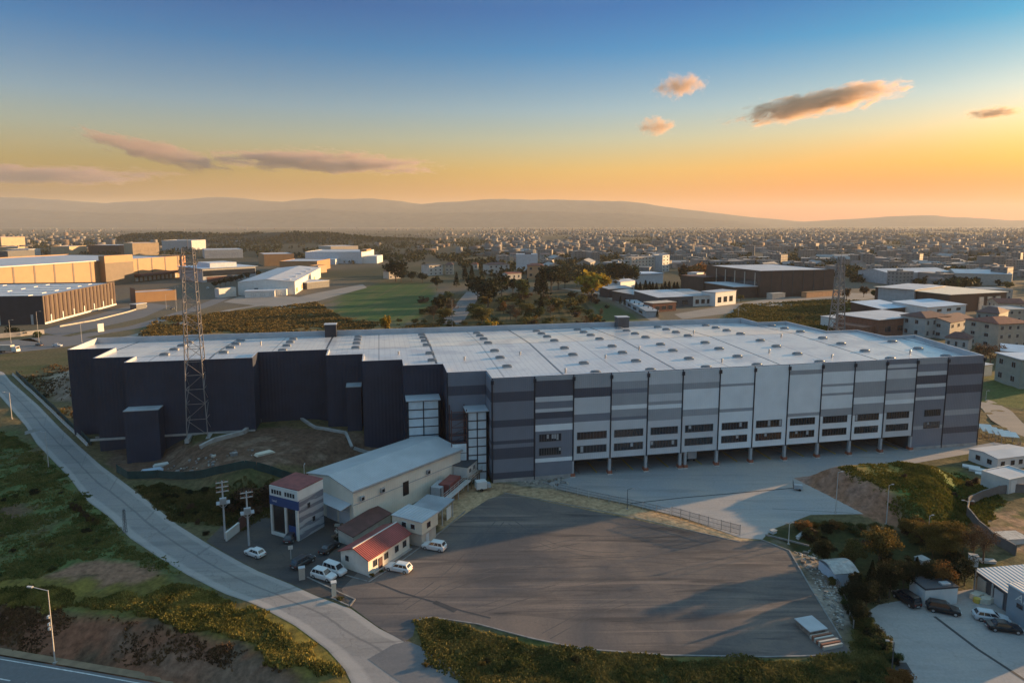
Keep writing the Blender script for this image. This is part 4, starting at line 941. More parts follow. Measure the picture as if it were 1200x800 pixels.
xt, yt = 131.0, 262.0; lattice_tower('lattice steel mast rising behind the far corner of the warehouse roof', xt, yt, 0, 47, 6.0, 1.4, R(22), 1.7)

def street_lamp(label, base, top_v, arm=(-1, 0), arm_len=1.8, mat='steel_paint', group='street lamps', z0=None, cat='street lamp', double=False, flood=False):
    p = G(*base)
    if z0 is not None: x, y = g(base[0], base[1], z0); p = Vector((x, y, z0))
    h = hfor(base[0], top_v, p.y) - p.z
    r = thing('street_lamp', label, cat, p, 0, group)
    MB().tube((0, 0, -.3), (0, 0, h), .10, .055, n=8).build('pole', mat, r)
    a = Vector((arm[0], arm[1], 0)).normalized()
    for s_ in ((1, -1) if double else (1,)):
        e = a * arm_len * s_ + Vector((0, 0, h + .15)); MB().bar((0, 0, h - .1), e, .07).build('arm', mat, r)
        hd = MB(); d_ = a * s_; ks_ = min(1.0, .35 + arm_len * .3); sd_ = Vector((-d_.y, d_.x, 0)) * .16 * ks_; q = e + d_ * .9 * ks_
        top_ = [e + sd_, e - sd_, q - sd_ * .7, q + sd_ * .7]
        hd.add([v + Vector((0, 0, -.1)) for v in top_] + [v + Vector((0, 0, .08)) for v in top_], [(3, 2, 1, 0), (4, 5, 6, 7), (0, 1, 5, 4), (1, 2, 6, 5), (2, 3, 7, 6), (3, 0, 4, 7)]); hd.build('lamp_head', 'offwhite' if arm_len > 2 else 'grey_wall', r)
    MB().box(-.22, -.22, -.2, .22, .22, .12).build('base', 'concrete', r)
    if flood:
        for zz in (h * .62, h * .52, h * .46): MB().box(-.42, -.2, zz, -.1, .2, zz + .35).build('signal_box', 'offwhite', r)
    return r
street_lamp('tall sunlit street lamp on the brown bank above the lower road', (64.5, 776), 691, (-1, .2), 2.6, 'steel_paint', None, z0=-2.9, flood=True)
street_lamp('street lamp at the left road edge beside the dirt side path', (57, 547), 506, (-1, .1), 1.2, 'steel_paint', None)
street_lamp('street lamp farthest up the left road near its bend', (14, 491), 460, (-1, .1), 1.6, 'steel_paint', None, double=False)
street_lamp('dark slim lamp post at the corner of the concrete yard fence', (735, 597), 573, (1, .2), 1.0, 'dark_grey', None)
street_lamp('tall pale lamp pole at the foot of the brown bank by the slab corner', (979, 601), 553, (1, 0), .6, 'steel_paint', None)
street_lamp('pale leaning lamp pole on the brown earth bank', (1039, 607), 568, (1, 0), .5, 'steel_paint', None)
street_lamp('thin pole among the orange shrubs in the hollow', (1087, 634), 604, (1, 0), .4, 'steel_paint', None)
street_lamp('small double headed white lamp at the corner of the grey boundary wall', (1133, 602), 587, (-1, .2), .7, 'steel_paint', None, double=True)
street_lamp('dark lamp post at the edge of the car lot beside the dark patch', (1045, 787), 752, (-1, .2), .6, 'dark_grey', None)
street_lamp('short post with white lamps on the corner verge between both yards', (924, 636), 613, (1, .2), .5, 'offwhite', None, double=True)
street_lamp('slim lamp by the white shed roof edge behind the entrance tower', (358.5, 600), 545, (0, 1), .3, 'steel_paint', None)
for k, (u, v, tv) in enumerate([(46, 404, 365), (96, 401, 378), (13, 402, 375), (207, 365, 336), (195, 362, 345), (530, 384, 351), (865, 372, 350)]):
    street_lamp('slim grey lamp post beside the far road behind the warehouse', (u, v), tv, (1, 0), 1.5, 'steel_paint', 'lamp posts along the far roads')
street_lamp('thin post on the right bend of the site road', (1155, 470), 458, (1, 0), .5, 'steel_paint', None)

def utility_pole(label, base, top_v, plat, n_arm=2):
    p = G(*base); h = hfor(base[0], top_v, p.y) - p.z
    r = thing('utility_pole', label, 'utility pole', p, R(25))
    MB().tube((0, 0, -.3), (0, 0, h), .2, .13, n=8).build('pole', 'grey_wall', r)
    for k in range(n_arm):
        zz = h - .4 - k * .9; ao = MB().box(-1.1, -.1, zz, 1.1, .1, zz + .16).build('cross_arm', 'steel_paint', r)
        q = MB()
        for x in (-1.0, -.35, .35, 1.0): q.tube((x, 0, zz + .16), (x, 0, zz + .5), .07, .09, n=6)
        q.build('insulator', 'brick', ao)
    zz = h * plat
    MB().box(-1.2, -.8, zz, 1.2, .8, zz + .14).build('platform', 'galv', r)
    tr = MB().box(-.6, -.75, zz + .15, .6, -.2, zz + 1.2)
    for k in range(6): tr.box(-.55 + k * .2, -.85, zz + .3, -.48 + k * .2, -.752, zz + 1.05)
    tr.build('transformer', 'grey_wall', r)
    MB().bar((-1.1, 0, zz), (-.15, 0, zz - .9), .08).bar((1.1, 0, zz), (.15, 0, zz - .9), .08).build('brace', 'galv', r)
utility_pole('concrete utility pole with red insulators behind the white gate wall', (264, 631), 563, .62, 3)
utility_pole('concrete utility pole with wide platform right above the parked white car', (292, 639), 575, .60, 2)
p = G(147, 624); r = thing('lattice_post', 'short dark lattice post on the left verge of the road', 'post', p, 0)
q = MB(); hh = 4.8
for x, y in ((-.25, -.25), (.25, -.25), (.25, .25), (-.25, .25)): q.bar((x, y, -.3), (x * .5, y * .5, hh), .06)
q.build('leg', 'dark_grey', r); q = MB()
for k in range(8):
    z_ = k * hh / 8; q.bar((-.24, -.25, z_), (.22, -.25, z_ + hh / 8), .04).bar((.24, .25, z_), (-.22, .25, z_ + hh / 8), .04)
q.build('bracing', 'dark_grey', r)
a = G(398, 684); r = thing('gate_pillar', 'stout stone gate pillar standing on the planted kerb island', 'pillar', G(391.5, 698), R(20)); MB().box(-.35, -.35, 0, .35, .35, 2.3).build('shaft', 'cream', r); MB().box(-.45, -.45, 2.3, .45, .45, 2.5).build('cap', 'offwhite', r)
r = thing('gate_pillar', 'grey concrete gate pillar beside the dark parked van', 'pillar', G(354, 678), R(20)); MB().box(-.5, -.4, 0, .5, .4, 2.0).build('shaft', 'plaster', r); MB().box(-.55, -.45, 2.0, .55, .45, 2.15).build('cap', 'grey_wall', r)
r = thing('sign_post', 'thin post with a small plate standing in the forecourt', 'sign', G(341, 655), R(20)); MB().tube((0, 0, 0), (0, 0, 2.6), .06, n=6).build('post', 'steel_paint', r); MB().box(-.4, -.04, 1.9, .4, .04, 2.6).build('plate', 'offwhite', r)

# ---------------------------------------------------------------- fences and walls
def fence(label, px, h, kind, name='fence', cat='fence', step=2.5, z=None, world=None):
    pts = [Vector((x, y, float(gzat(x, y)[0]))) for x, y in world] if world else [G(*q) for q in px]
    o0 = pts[0].copy(); r = thing(name, label, cat, o0)
    pn = MB(); pos = []
    for a, b_ in zip(pts, pts[1:]):
        Ls = (b_ - a).length; m_ = max(1, int(round(Ls / step)))
        seg = []
        for k in range(m_ + 1):
            q = a.lerp(b_, k / m_); q.z = float(gzat(q.x, q.y)[0]); seg.append(q - o0)
        for q0, q1 in zip(seg, seg[1:]):
            if kind == 'mesh': pn.bar(q0 + Vector((0, 0, h / 2 + .05)), q1 + Vector((0, 0, h / 2 + .05)), .05, h)
            elif kind == 'rail':
                for zz in (.25, h * .55, h - .1): pn.bar(q0 + Vector((0, 0, zz)), q1 + Vector((0, 0, zz)), .05)
                for i in range(10): w_ = q0.lerp(q1, i / 10); pn.bar(w_ + Vector((0, 0, .2)), w_ + Vector((0, 0, h)), .035)
            elif kind == 'wall': pn.bar(q0 + Vector((0, 0, h / 2 - .2)), q1 + Vector((0, 0, h / 2 - .2)), .25, h + .4)
        pos += seg if not pos else seg[1:]
    mats = {'mesh': 'green_mesh', 'rail': 'dark_grey', 'wall': 'brown_fence'}
    pn.build({'mesh': 'mesh_panel', 'rail': 'railing', 'wall': 'panel'}[kind], mats[kind], r)
    if kind != 'none':
        for q in pos[:95]: MB().box(q.x - .06, q.y - .06, q.z - .3, q.x + .06, q.y + .06, q.z + h + .12).build('post', 'galv' if kind == 'rail' else mats[kind], r)
    return r
fence('long dark green mesh fence between the dug site and the grass slope', [(137, 553), (150, 561), (185, 560), (240, 556), (300, 549), (360, 543), (420, 536), (468, 527)], 1.9, 'mesh', 'mesh_fence', step=3)
fence('thin green mesh fence standing behind the concrete barrier along the left road', [(19, 438), (52, 469), (80, 496), (107, 521)], 1.4, 'mesh', 'mesh_fence', step=4)
# concrete barrier blocks along the road
bk = None
q0 = [G(u, v) for u, v in [(15, 439), (48, 470), (76, 497), (103, 522)]]
pts = resample([(p_.x, p_.y) for p_ in q0], 40)
for (x0, y0), (x1, y1) in zip(pts, pts[1:]):
    Ls = math.hypot(x1 - x0, y1 - y0)
    if bk is None:
        mb = MB(); prof = [(-.3, 0), (.3, 0), (.3, .12), (.1, .4), (.08, .85), (-.08, .85), (-.1, .4), (-.3, .12)]
        mb.add([(x, y, z_) for x in (0, Ls - .06) for y, z_ in prof], [(i, (i + 1) % 8, 8 + (i + 1) % 8, 8 + i) for i in range(8)] + [tuple(reversed(range(8))), tuple(range(8, 16))])
        bk = mb.build('concrete_barrier', 'concrete'); ob = bk
    else: ob = bk.copy(); COL.objects.link(ob)
    ob.location = (x0, y0, float(gzat(x0, y0)[0]) - .02); ob.rotation_euler = (0, 0, math.atan2(y1 - y0, x1 - x0))
    tag(ob, 'grey concrete barrier block in the line beside the left road', 'barrier', 'concrete barrier blocks along the road')
def low_wall(label, px, h, w_=.5, mat='concrete', name='low_wall'):
    pts = [G(*q) for q in px]; mb = MB(); o0 = pts[0]
    for a, b_ in zip(pts, pts[1:]):
        d = (b_ - a).normalized() * .003; m_ = max(1, int((b_ - a).length / 3))
        for k in range(m_):
            s0 = a.lerp(b_, k / m_); s1 = a.lerp(b_, (k + 1) / m_); s0.z = float(gzat(s0.x, s0.y)[0]); s1.z = float(gzat(s1.x, s1.y)[0])
            mb.bar(s0 - o0 + Vector((0, 0, h / 2 - .2)), s1 - o0 + Vector((0, 0, h / 2 - .2)), w_, h + .4)
    o = mb.build(name, mat, None, loc=o0); return tag(o, label, 'wall')
low_wall('pale concrete retaining wall climbing the dirt slope right of the mast', [(235, 526), (285, 509), (330, 496)], 1.0, .9)
low_wall('pale concrete ledge descending from the wall peak toward the white shed', [(333, 497), (370, 503), (405, 509), (412, 515)], .6, .7)
low_wall('straight concrete ledge at the foot of the black wall by the shed', [(414, 515), (462, 516)], .6, .6)
low_wall('thin pale footing line at the base of the black wall behind the mast', [(112, 513), (160, 508), (215, 504), (275, 499)], .35, .5, 'concrete', 'footing_wall')
fence('thin dark metal railing fence along the edge of the concrete yard', [(652, 574), (690, 583), (738, 593), (785, 604)], 1.6, 'rail', 'metal_fence', step=2.6)
fence('denser double railing gate fence at the low corner of the concrete yard', [(787, 605), (830, 617), (845, 621), (867, 627)], 2.1, 'rail', 'metal_fence', step=2.0)
fence('grey boarded boundary wall around the bare soil on the right', [(1235, 574), (1200, 577), (1170, 580), (1150, 585), (1135, 592), (1133, 604), (1146, 620), (1165, 636), (1190, 650)], 2.0, 'wall', 'boundary_wall', step=2.5)
fence('low rail fence along the upper edge of the right site road', [(1144, 500), (1158, 503), (1178, 513), (1196, 522), (1190, 526)], 1.2, 'rail', 'metal_fence', step=3)
fence('thin wire fence on the sand strip beside the rubble', [(968, 668), (985, 690), (992, 710), (1000, 735)], 1.2, 'rail', 'wire_fence', step=3)

# ---------------------------------------------------------------- vehicles
def car_proto(kind, paint):
    """local frame: +x forwards, origin on the ground under the middle"""
    spec = {'hatch': (4.2, 1.76, 1.48, .90), 'suv': (4.6, 1.86, 1.70, 1.02), 'wagon': (4.75, 1.84, 1.52, .94), 'van': (4.5, 1.82, 1.88, 1.08), 'sedan': (4.6, 1.8, 1.44, .90)}[kind]
    Lc, Wc, Hc, belt = spec; h_ = Lc / 2; w_ = Wc / 2
    # lower body: stations along x with (bottom, top, half width)
    S = [(-h_, .42, belt * .86, w_ * .80), (-h_ + .12, .26, belt * .98, w_ * .95), (-h_ + .6, .22, belt, w_), (0, .20, belt, w_), (h_ - 1.25, .20, belt * .98, w_), (h_ - .55, .22, belt * .88, w_ * .97), (h_ - .12, .26, belt * .78, w_ * .88), (h_, .40, belt * .66, w_ * .72)]
    mb = MB(); rings = []
    for x, zb, zt, ww in S:
        o_ = len(mb.v); mb.v += [(x, -ww * .94, zb), (x, -ww, zb + .18), (x, -ww, zt - .14), (x, -ww * .90, zt), (x, ww * .90, zt), (x, ww, zt - .14), (x, ww, zb + .18), (x, ww * .94, zb)]; rings.append(o_)
    for a, b_ in zip(rings, rings[1:]):
        for i in range(8): j = (i + 1) % 8; mb.f.append((a + i, b_ + i, b_ + j, a + j)); mb.m.append(0)
    mb.f.append(tuple(rings[0] + i for i in range(8))); mb.m.append(0); mb.f.append(tuple(rings[-1] + i for i in reversed(range(8)))); mb.m.append(0)
    # cabin: rear and front feet of the glasshouse
    rear = {'hatch': -h_ + .25, 'suv': -h_ + .18, 'wagon': -h_ + .2, 'van': -h_ + .1, 'sedan': -h_ + .75}[kind]; front = {'hatch': h_ - 1.15, 'suv': h_ - 1.2, 'wagon': h_ - 1.3, 'van': h_ - .85, 'sedan': h_ - 1.25}[kind]
    rt = rear + {'hatch': .45, 'suv': .35, 'wagon': .4, 'van': .15, 'sedan': .55}[kind]; ft = front - {'hatch': .75, 'suv': .7, 'wagon': .75, 'van': .65, 'sedan': .75}[kind]
    wb_, wt_ = w_ * .88, w_ * .70; zb, zt = belt - .02, Hc
    v = [(rear, -wb_, zb), (front, -wb_, zb), (front, wb_, zb), (rear, wb_, zb), (rt, -wt_, zt - .05), (ft, -wt_, zt - .05), (ft, wt_, zt - .05), (rt, wt_, zt - .05), (rt + .12, -wt_ * .8, zt), (ft - .12, -wt_ * .8, zt), (ft - .12, wt_ * .8, zt), (rt + .12, wt_ * .8, zt)]
    mb.add(v, [(0, 1, 5, 4), (1, 2, 6, 5), (2, 3, 7, 6), (3, 0, 4, 7), (4, 5, 9, 8), (5, 6, 10, 9), (6, 7, 11, 10), (7, 4, 8, 11), (8, 9, 10, 11)], 0)
    root = bpy.data.objects.new('car', None); COL.objects.link(root)
    bo = mb.build('body', paint, root)
    def pane(name, a, b_, c, d, k0=.10, k1=.88, off=.012):
        a, b_, c, d = map(Vector, (a, b_, c, d)); n_ = (b_ - a).cross(d - a).normalized() * off
        def at_(s_, t_): return a.lerp(b_, s_).lerp(d.lerp(c, s_), t_) + n_
        return at_, n_
    def glassq(name, a, b_, c, d, s0, s1, t0, t1):
        at_, n_ = pane(name, a, b_, c, d); mb_ = MB(); mb_.quad(at_(s0, t0), at_(s1, t0), at_(s1, t1), at_(s0, t1)); mb_.build(name, 'glass', root)
    glassq('windscreen', v[1], v[2], v[6], v[5], .07, .93, .08, .92); glassq('rear_window', v[3], v[0], v[4], v[7], .10, .90, .15, .88)
    for (a, b_, c, d) in ((v[0], v[1], v[5], v[4]), (v[2], v[3], v[7], v[6])):
        fl = a[1] > 0
        for s0, s1 in ((.06, .30), (.33, .60), (.63, .93)): glassq('side_window', a, b_, c, d, (1 - s1 if fl else s0), (1 - s0 if fl else s1), .12, .88)
    for sx_ in (-1, 1):
        for sy_ in (-1, 1):
            x = sx_ * (h_ - .82); y = sy_ * (w_ - .10); ty = MB().tube((x, y - .11, .33), (x, y + .11, .33), .33, n=14).build('wheel', 'rubber', root)
            MB().tube((x, y + sy_ * .112, .33), (x, y + sy_ * .125, .33), .20, n=10).build('rim', 'galv', ty)
    for sy_ in (-1, 1):
        MB().box(h_ - .20, sy_ * w_ * .58 - .2, belt * .60, h_ - .005, sy_ * w_ * .58 + .2, belt * .60 + .13).build('headlight', 'lamp_clear', root)
        MB().box(-h_ - .012, sy_ * w_ * .62 - .13, belt * .62, -h_ + .1, sy_ * w_ * .62 + .13, belt * .62 + .2).build('taillight', 'lamp_red', root)
        MB().box(front - .35, sy_ * (w_ + .02) - .09, belt - .02, front - .15, sy_ * (w_ + .02) + .09, belt + .14).build('mirror', paint, root)
    MB().box(-h_ - .02, -.26, .42, -h_ - .002, .26, .54).build('number_plate', 'white_paint', root)
    root['_stub'] = 1
    return root
PROTO = {}
def car(name, kind, paint, label, tail, nose, group=None, cat='car', zoff=.04):
    key = (kind, paint)
    if key not in PROTO: PROTO[key] = r = car_proto(kind, paint)
    else: r = copy_tree(PROTO[key])
    for k in list(r.keys()): del r[k]
    a, b_ = G(*tail), G(*nose); m_ = (a + b_) / 2
    r.name = name; r.location = (m_.x, m_.y, m_.z + zoff); r.rotation_euler = (0, 0, math.atan2(b_.y - a.y, b_.x - a.x))
    return tag(r, label, cat, group)
car('parked_car', 'hatch', 'car_white', 'white hatchback parked below the utility poles at the road edge', (309, 654), (289, 647))
car('parked_car', 'suv', 'car_dark', 'dark car parked beside the gate pillar facing the forecourt', (345, 667), (365, 655.5))
car('parked_car', 'sedan', 'car_black', 'black saloon parked behind the red roofed house in the forecourt', (375, 652), (397, 637))
car('parked_car', 'hatch', 'car_dark', 'small dark hatchback parked right in front of the blue banded tower', (337, 637), (346, 627))
car('parked_car', 'suv', 'car_white', 'white car parked behind the low kerb left of the red house', (369, 674), (390, 680))
car('parked_van', 'van', 'car_white', 'white van tucked against the gable of the red roofed house', (384, 668), (401, 674), cat='van')
car('parked_car', 'wagon', 'car_white', 'white car on the asphalt in front of the red roofed house', (478, 670), (457, 666))
car('parked_car', 'suv', 'car_white', 'white car on the asphalt beside the two storey cabin', (520, 645), (498, 641))
car('parked_van', 'van', 'car_black', 'black van parked left of the white site container in the car lot', (1071, 711), (1053, 699), cat='van')
car('parked_car', 'suv', 'car_black', 'black off-roader parked in front of the white site container', (1092, 714), (1118, 719))
car('parked_car', 'wagon', 'car_silver', 'silver estate car parked beside the blue grey workshop', (1145, 724), (1177, 729))
car('parked_car', 'sedan', 'car_black', 'black saloon with a pale roof parked in front of the silver estate', (1160, 736), (1192, 740))
car('moving_car', 'sedan', 'car_dark', 'dark car on the far avenue at left', (54, 406), (38, 404)); car('moving_car', 'hatch', 'car_white', 'sunlit white car on the far avenue at left', (62, 406), (73, 406))
car('moving_car', 'hatch', 'car_dark', 'small dark car on the road below the golden warehouse', (207, 361), (197, 363.5)); car('moving_van', 'van', 'car_white', 'white van on the far road beside the golden warehouse', (238, 341), (249, 336), cat='van')
# truck on the avenue
def truck(label, A, B, mat, name='truck'):
    a, b_ = G(*A), G(*B); Lt = max(8.5, (b_ - a).length)
    r = thing(name, label, 'truck', (a.x, a.y, a.z + .05), math.atan2(b_.y - a.y, b_.x - a.x))
    MB().box(0, -1.2, .9, Lt - 2.6, 1.2, 1.15).build('chassis', 'dark_grey', r); MB().box(0, -1.25, 1.16, Lt - 2.7, 1.25, 3.6).build('cargo_box', mat, r)
    cb = MB(); x0, x1 = Lt - 2.4, Lt
    cb.add([(x0, -1.2, .6), (x1, -1.2, .6), (x1, 1.2, .6), (x0, 1.2, .6), (x0, -1.2, 2.9), (x1 - .35, -1.15, 2.9), (x1 - .35, 1.15, 2.9), (x0, 1.2, 2.9)], [(3, 2, 1, 0), (4, 5, 6, 7), (0, 1, 5, 4), (1, 2, 6, 5), (2, 3, 7, 6), (3, 0, 4, 7)]); ca = cb.build('cab', 'white_paint', r)
    MB().quad((x1 - .115, -1.0, 1.75), (x1 - .115, 1.0, 1.75), (x1 - .30, 1.0, 2.75), (x1 - .30, -1.0, 2.75)).build('windscreen', 'glass', ca)
    for x in (.9, 2.1, Lt - 1.3):
        for y in (-1.15, .85): MB().tube((x, y, .5), (x, y + .3, .5), .5, n=12).build('wheel', 'rubber', r)
    return r
truck('white and brown lorry waiting on the far avenue at the left edge', (-2, 413), (22, 413), 'plaster')
pt = W(51.9, 3.2); r = thing('parked_trailer', 'grey box trailer backed into an open loading bay under the warehouse', 'trailer', (pt[0], pt[1], 0), AL + R(90))
MB().box(0, -1.2, 1.0, 7.0, 1.2, 3.7).build('body', 'pale_grey', r); MB().box(.1, -1.0, .7, 6.8, 1.0, .98).build('chassis', 'dark_grey', r)
for x in (.9, 2.1):
    for y in (-1.15, .85): MB().tube((x, y, .5), (x, y + .3, .5), .5, n=12).build('wheel', 'rubber', r)
for y in (-.9, .8): MB().box(6.0, y, 0, 6.15, y + .12, .7).build('landing_leg', 'dark_grey', r)

# ---------------------------------------------------------------- right hand side
# parked skip / cart on the slab
a = G(935, 574); r = thing('barrow_cart', 'small grey cart with upright frame left on the concrete slab', 'cart', a, R(-15))
MB().box(-.9, -.6, .45, .9, .6, 1.3).build('tray', 'grey_wall', r); MB().bar((-.95, -.5, .4), (-1.1, -.5, 2.1), .08).bar((-.95, .5, .4), (-1.1, .5, 2.1), .08).bar((-1.1, -.5, 2.1), (-1.1, .5, 2.1), .08).build('handle', 'dark_grey', r)
for y in (-.65, .55): MB().tube((.3, y, .28), (.3, y + .1, .28), .28, n=10).build('wheel', 'rubber', r)
# white site container with dark roof in the lot
r, Lx, D = building('site_container', 'white site container with dark flat roof at the back of the car lot', 'container', (1083, 710), (1121, 707), 3.4, 2.7, 'slab', 0, 'white_paint', 'dark_roof', .05)
MB().box(-.06, .5, .1, -.01, 1.5, 2.2).build('door', 'pale_grey', r); MB().box(Lx - 2.4, .4, 2.99, Lx - .9, 1.3, 3.25).build('roof_unit', 'grey_wall', r)
# curved-roof tin shelter
a = G(978, 684); Ls = 4.0
r = thing('tin_shelter', 'corrugated tin shelter with a pale curved roof beside the dark round tree', 'shelter', a, R(8))
MB().box(0, 0, -.5, Ls, 4.6, 1.9).build('body', 'blue_roof', r)
q = MB(); nn = 10
for k in range(nn):
    t0, t1 = k / nn, (k + 1) / nn; z0_, z1_ = 1.95 + 0.8 * math.sin(math.pi * t0), 1.95 + 0.8 * math.sin(math.pi * t1)
    q.quad((-.3, 4.9 * t0 - .15, z0_), (Ls + .3, 4.9 * t0 - .15, z0_), (Ls + .3, 4.9 * t1 - .15, z1_), (-.3, 4.9 * t1 - .15, z1_)); q.quad((-.3, 4.9 * t1 - .15, z1_ - .06), (Ls + .3, 4.9 * t1 - .15, z1_ - .06), (Ls + .3, 4.9 * t0 - .15, z0_ - .06), (-.3, 4.9 * t0 - .15, z0_ - .06))
q.build('roof', 'tin_pale', r)
# pallet and plank stack at yard corner
a = G(968, 762); r = thing('plank_stack', 'stack of planks and slabs under a pale sheet at the yard corner', 'stack', a, R(105))
MB().box(3.2, -2.6, 0, 6.2, .1, .9).build('slab_block', 'rubble_brown_pile', r); MB().box(3.0, -2.8, .92, 6.4, .3, 1.04).build('cover_sheet', 'grey_wall', r)
for k in range(7): MB().box(.05 + k * .44, -2.9, 0, .36 + k * .44, .3, .55 + .1 * (k % 3)).build('plank', 'brick' if k % 2 else 'plaster', r)
# workshop with lettered board
r, Lx, D = building('workshop', 'long open-fronted workshop with pale corrugated roof at the right edge of the lot', 'workshop', (1143, 690), (1190, 725), 14, 3.3, 'mono', .9, 'dark_grey', 'rib_light', .4)
for k in range(4): MB().box(.4 + k * 3.6, -.15, .1, 2.2 + k * 3.6, -.02, 2.6).build('store_panel', ('plaster', 'grey_wall', 'blue_roof', 'plaster')[k], r)
for k in range(4): MB().box(k * 3.7, -.4, 0, k * 3.7 + .16, -.2, 3.2).build('post', 'steel_paint', r)
a = G(1178, 722); b_ = G(1225, 752); Ls = (b_ - a).length
r = thing('sign_building', 'blue grey workshop front with white script lettering, cut by the frame edge', 'workshop', a, math.atan2(b_.y - a.y, b_.x - a.x))
MB().box(0, 0, 0, Ls, 9, 5.2).build('body', 'grey_blue', r) if 'grey_blue' in MT else MB().box(0, 0, 0, Ls, 9, 5.2).build('body', M('grey_blue', (.21, .26, .30), .6, .12, .4), r)
MB().box(-.15, -.15, 5.2, Ls + .15, 9.1, 5.4).build('roof', 'rib_light', r)
for k in range(4): wo = MB().box(1.6 + k * 2.0, -.08, 2.6, 2.6 + k * 2.0, -.01, 3.3).build('window', 'dark_grey', r); MB().box(1.68 + k * 2.0, -.10, 2.68, 2.52 + k * 2.0, -.082, 3.22).build('pane', 'glass', wo)
fc = bpy.data.curves.new('lettering', 'FONT'); fc.body = 'Al.....'; fc.size = 1.7; fc.extrude = .03; fc.shear = .3
fo = bpy.data.objects.new('lettering', fc); COL.objects.link(fo); fo.parent = r; fo.location = (1.3, -.06, 3.65); fo.rotation_euler = (math.pi / 2, 0, 0); fc.materials.append(MT['white_paint'])
_dg = bpy.context.evaluated_depsgraph_get(); _me = bpy.data.meshes.new_from_object(fo.evaluated_get(_dg)); _o = bpy.data.objects.new('lettering', _me); COL.objects.link(_o); _o.parent = r; _o.location = fo.location; _o.rotation_euler = fo.rotation_euler; bpy.data.objects.remove(fo); _o.name = 'lettering'
# white prefabs on the right
r, Lx, D = building('prefab_cabin', 'long white prefab cabin with pale roof above the right field', 'cabin', (1168, 551), (1215, 545), 7.5, 3.0, 'gable', .5, 'white_paint', 'light_roof', .15)
wins(r, 'f', Lx, D, [1.2, 4.4, 7.0, 10.5], [1.2], 1.0, 1.0, 'dark_grey')
wins(r, 'l', Lx, D, [2.0, 5], [1.2], 1.0, 1.0, 'dark_grey')
r, Lx, D = building('prefab_cabin', 'square white prefab unit with a tall pale door in front of the long prefab', 'cabin', (1181, 580), (1212, 573), 6.0, 3.4, 'flat', 0, 'offwhite', 'light_roof', para=.2)
MB().box(.6, -.08, .1, 2.6, -.01, 2.8).build('door', 'white_paint', r)
r, Lx, D = building('dark_store', 'low dark store with pale slabs on its roof left of the square white prefab', 'shed', (1160, 571), (1178, 577), 4.5, 2.0, 'flat', 0, 'dark_red', 'pale_grey', para=.1)
for k, (u, v) in enumerate([(1138, 548), (1148, 553), (1158, 557)]):
    r = thing('slab_pile', ['small', 'medium', 'larger'][k] + ' pile of white slabs on the grass left of the long prefab', 'slabs', G(u, v), R(-35))
    for j in range(2 + k % 2): MB().box(-1.8 - k * .4, -1.0, j * .22, 1.8 + k * .4, 1.0, j * .22 + .18).build('slab', 'white_paint', r)
# row of white carport roofs at the warehouse end
for k in range(5):
    u, v = [(1144, 509), (1151, 512), (1158, 515), (1166, 517), (1173, 519)][k]
    r = thing('carport', 'white sloped carport roof in the row behind the warehouse corner', 'carport', G(u, v), AL + R(-30), 'white carports behind the warehouse corner')
    MB().add([(0, 0, 1.9), (4.2, 0, 1.9), (4.2, 3.0, 2.5), (0, 3.0, 2.5), (0, 0, 2.0), (4.2, 0, 2.0), (4.2, 3.0, 2.6), (0, 3.0, 2.6)], [(3, 2, 1, 0), (4, 5, 6, 7), (0, 1, 5, 4), (1, 2, 6, 5), (2, 3, 7, 6), (3, 0, 4, 7)]).build('roof', 'white_paint', r)
    for x in (.1, 4.0):
        for y in (.1, 2.8): MB().box(x, y, 0, x + .1, y + .1, 1.9 + y * .19).build('post', 'galv', r)
# junk among the bushes
for k, (u, v, w_, d_, h_, m_, lb) in enumerate([(1140, 662, 1.3, 1.0, 1.9, 'pale_grey', 'white upright cabinet among the bushes above the workshop'), (1157, 659, 2.4, 1.0, .3, 'pale_grey', 'broken white sheet lying beyond the bare tree'), (1185, 632, 4.5, 3.2, 1.0, 'offwhite', 'pale heap of sheets beside the boundary wall'), (1080, 663, 1.8, 1.6, 1.6, 'grey_wall', 'small grey hut hidden between the dark trees'), (906, 624, 1.2, .8, .5, 'pale_grey', 'white block at the corner of the concrete slab'), (938, 627, 3.0, .5, .3, 'white_paint', 'white plank lying on the grass by the corner lamp')]):
    r = thing(['cabinet', 'broken_sheet', 'sheet_heap', 'hut', 'block', 'plank'][k], lb, ['cabinet', 'sheet', 'sheets', 'hut', 'block', 'plank'][k], G(u, v), R(-20 + 13 * k))
    MB().box(-w_ / 2, -d_ / 2, -.2, w_ / 2, d_ / 2, h_).build('body', m_, r); MB().box(-w_ / 2 - .08, -d_ / 2 - .08, h_ + .003, w_ / 2 + .08, d_ / 2 + .08, h_ + .09).build('top', 'tin_pale', r)
p = G(1148, 702); 
for k in range(14):
    u, v = 1140 + random.random() * 20, 696 + random.random() * 10; q = G(u, v); s_ = random.uniform(.35, .8)
    mb = MB(); mb.prism([(math.cos(t_) * s_ * random.uniform(.8, 1.1), math.sin(t_) * s_ * random.uniform(.7, 1)) for t_ in np.linspace(0, 6.28, 8)[:-1]], 0, s_ * 1.1)
    tag(mb.build('sack', 'cream' if k % 3 else 'yellow_paint', None, loc=q), 'pale bulky sack in the heap beside the workshop front', 'sack', 'sacks heaped beside the workshop')

# ---------------------------------------------------------------- buildings behind the warehouse
def strips_on(r, Lx, h, n, name, mat, w_=.9, z0=0, z1=None, y=-.18):
    for k in range(n):
        x = Lx * (k + .5) / n; MB().box(x - w_ / 2, y, z0, x + w_ / 2, -.02, (z1 or h) - .2).build(name, mat, r)
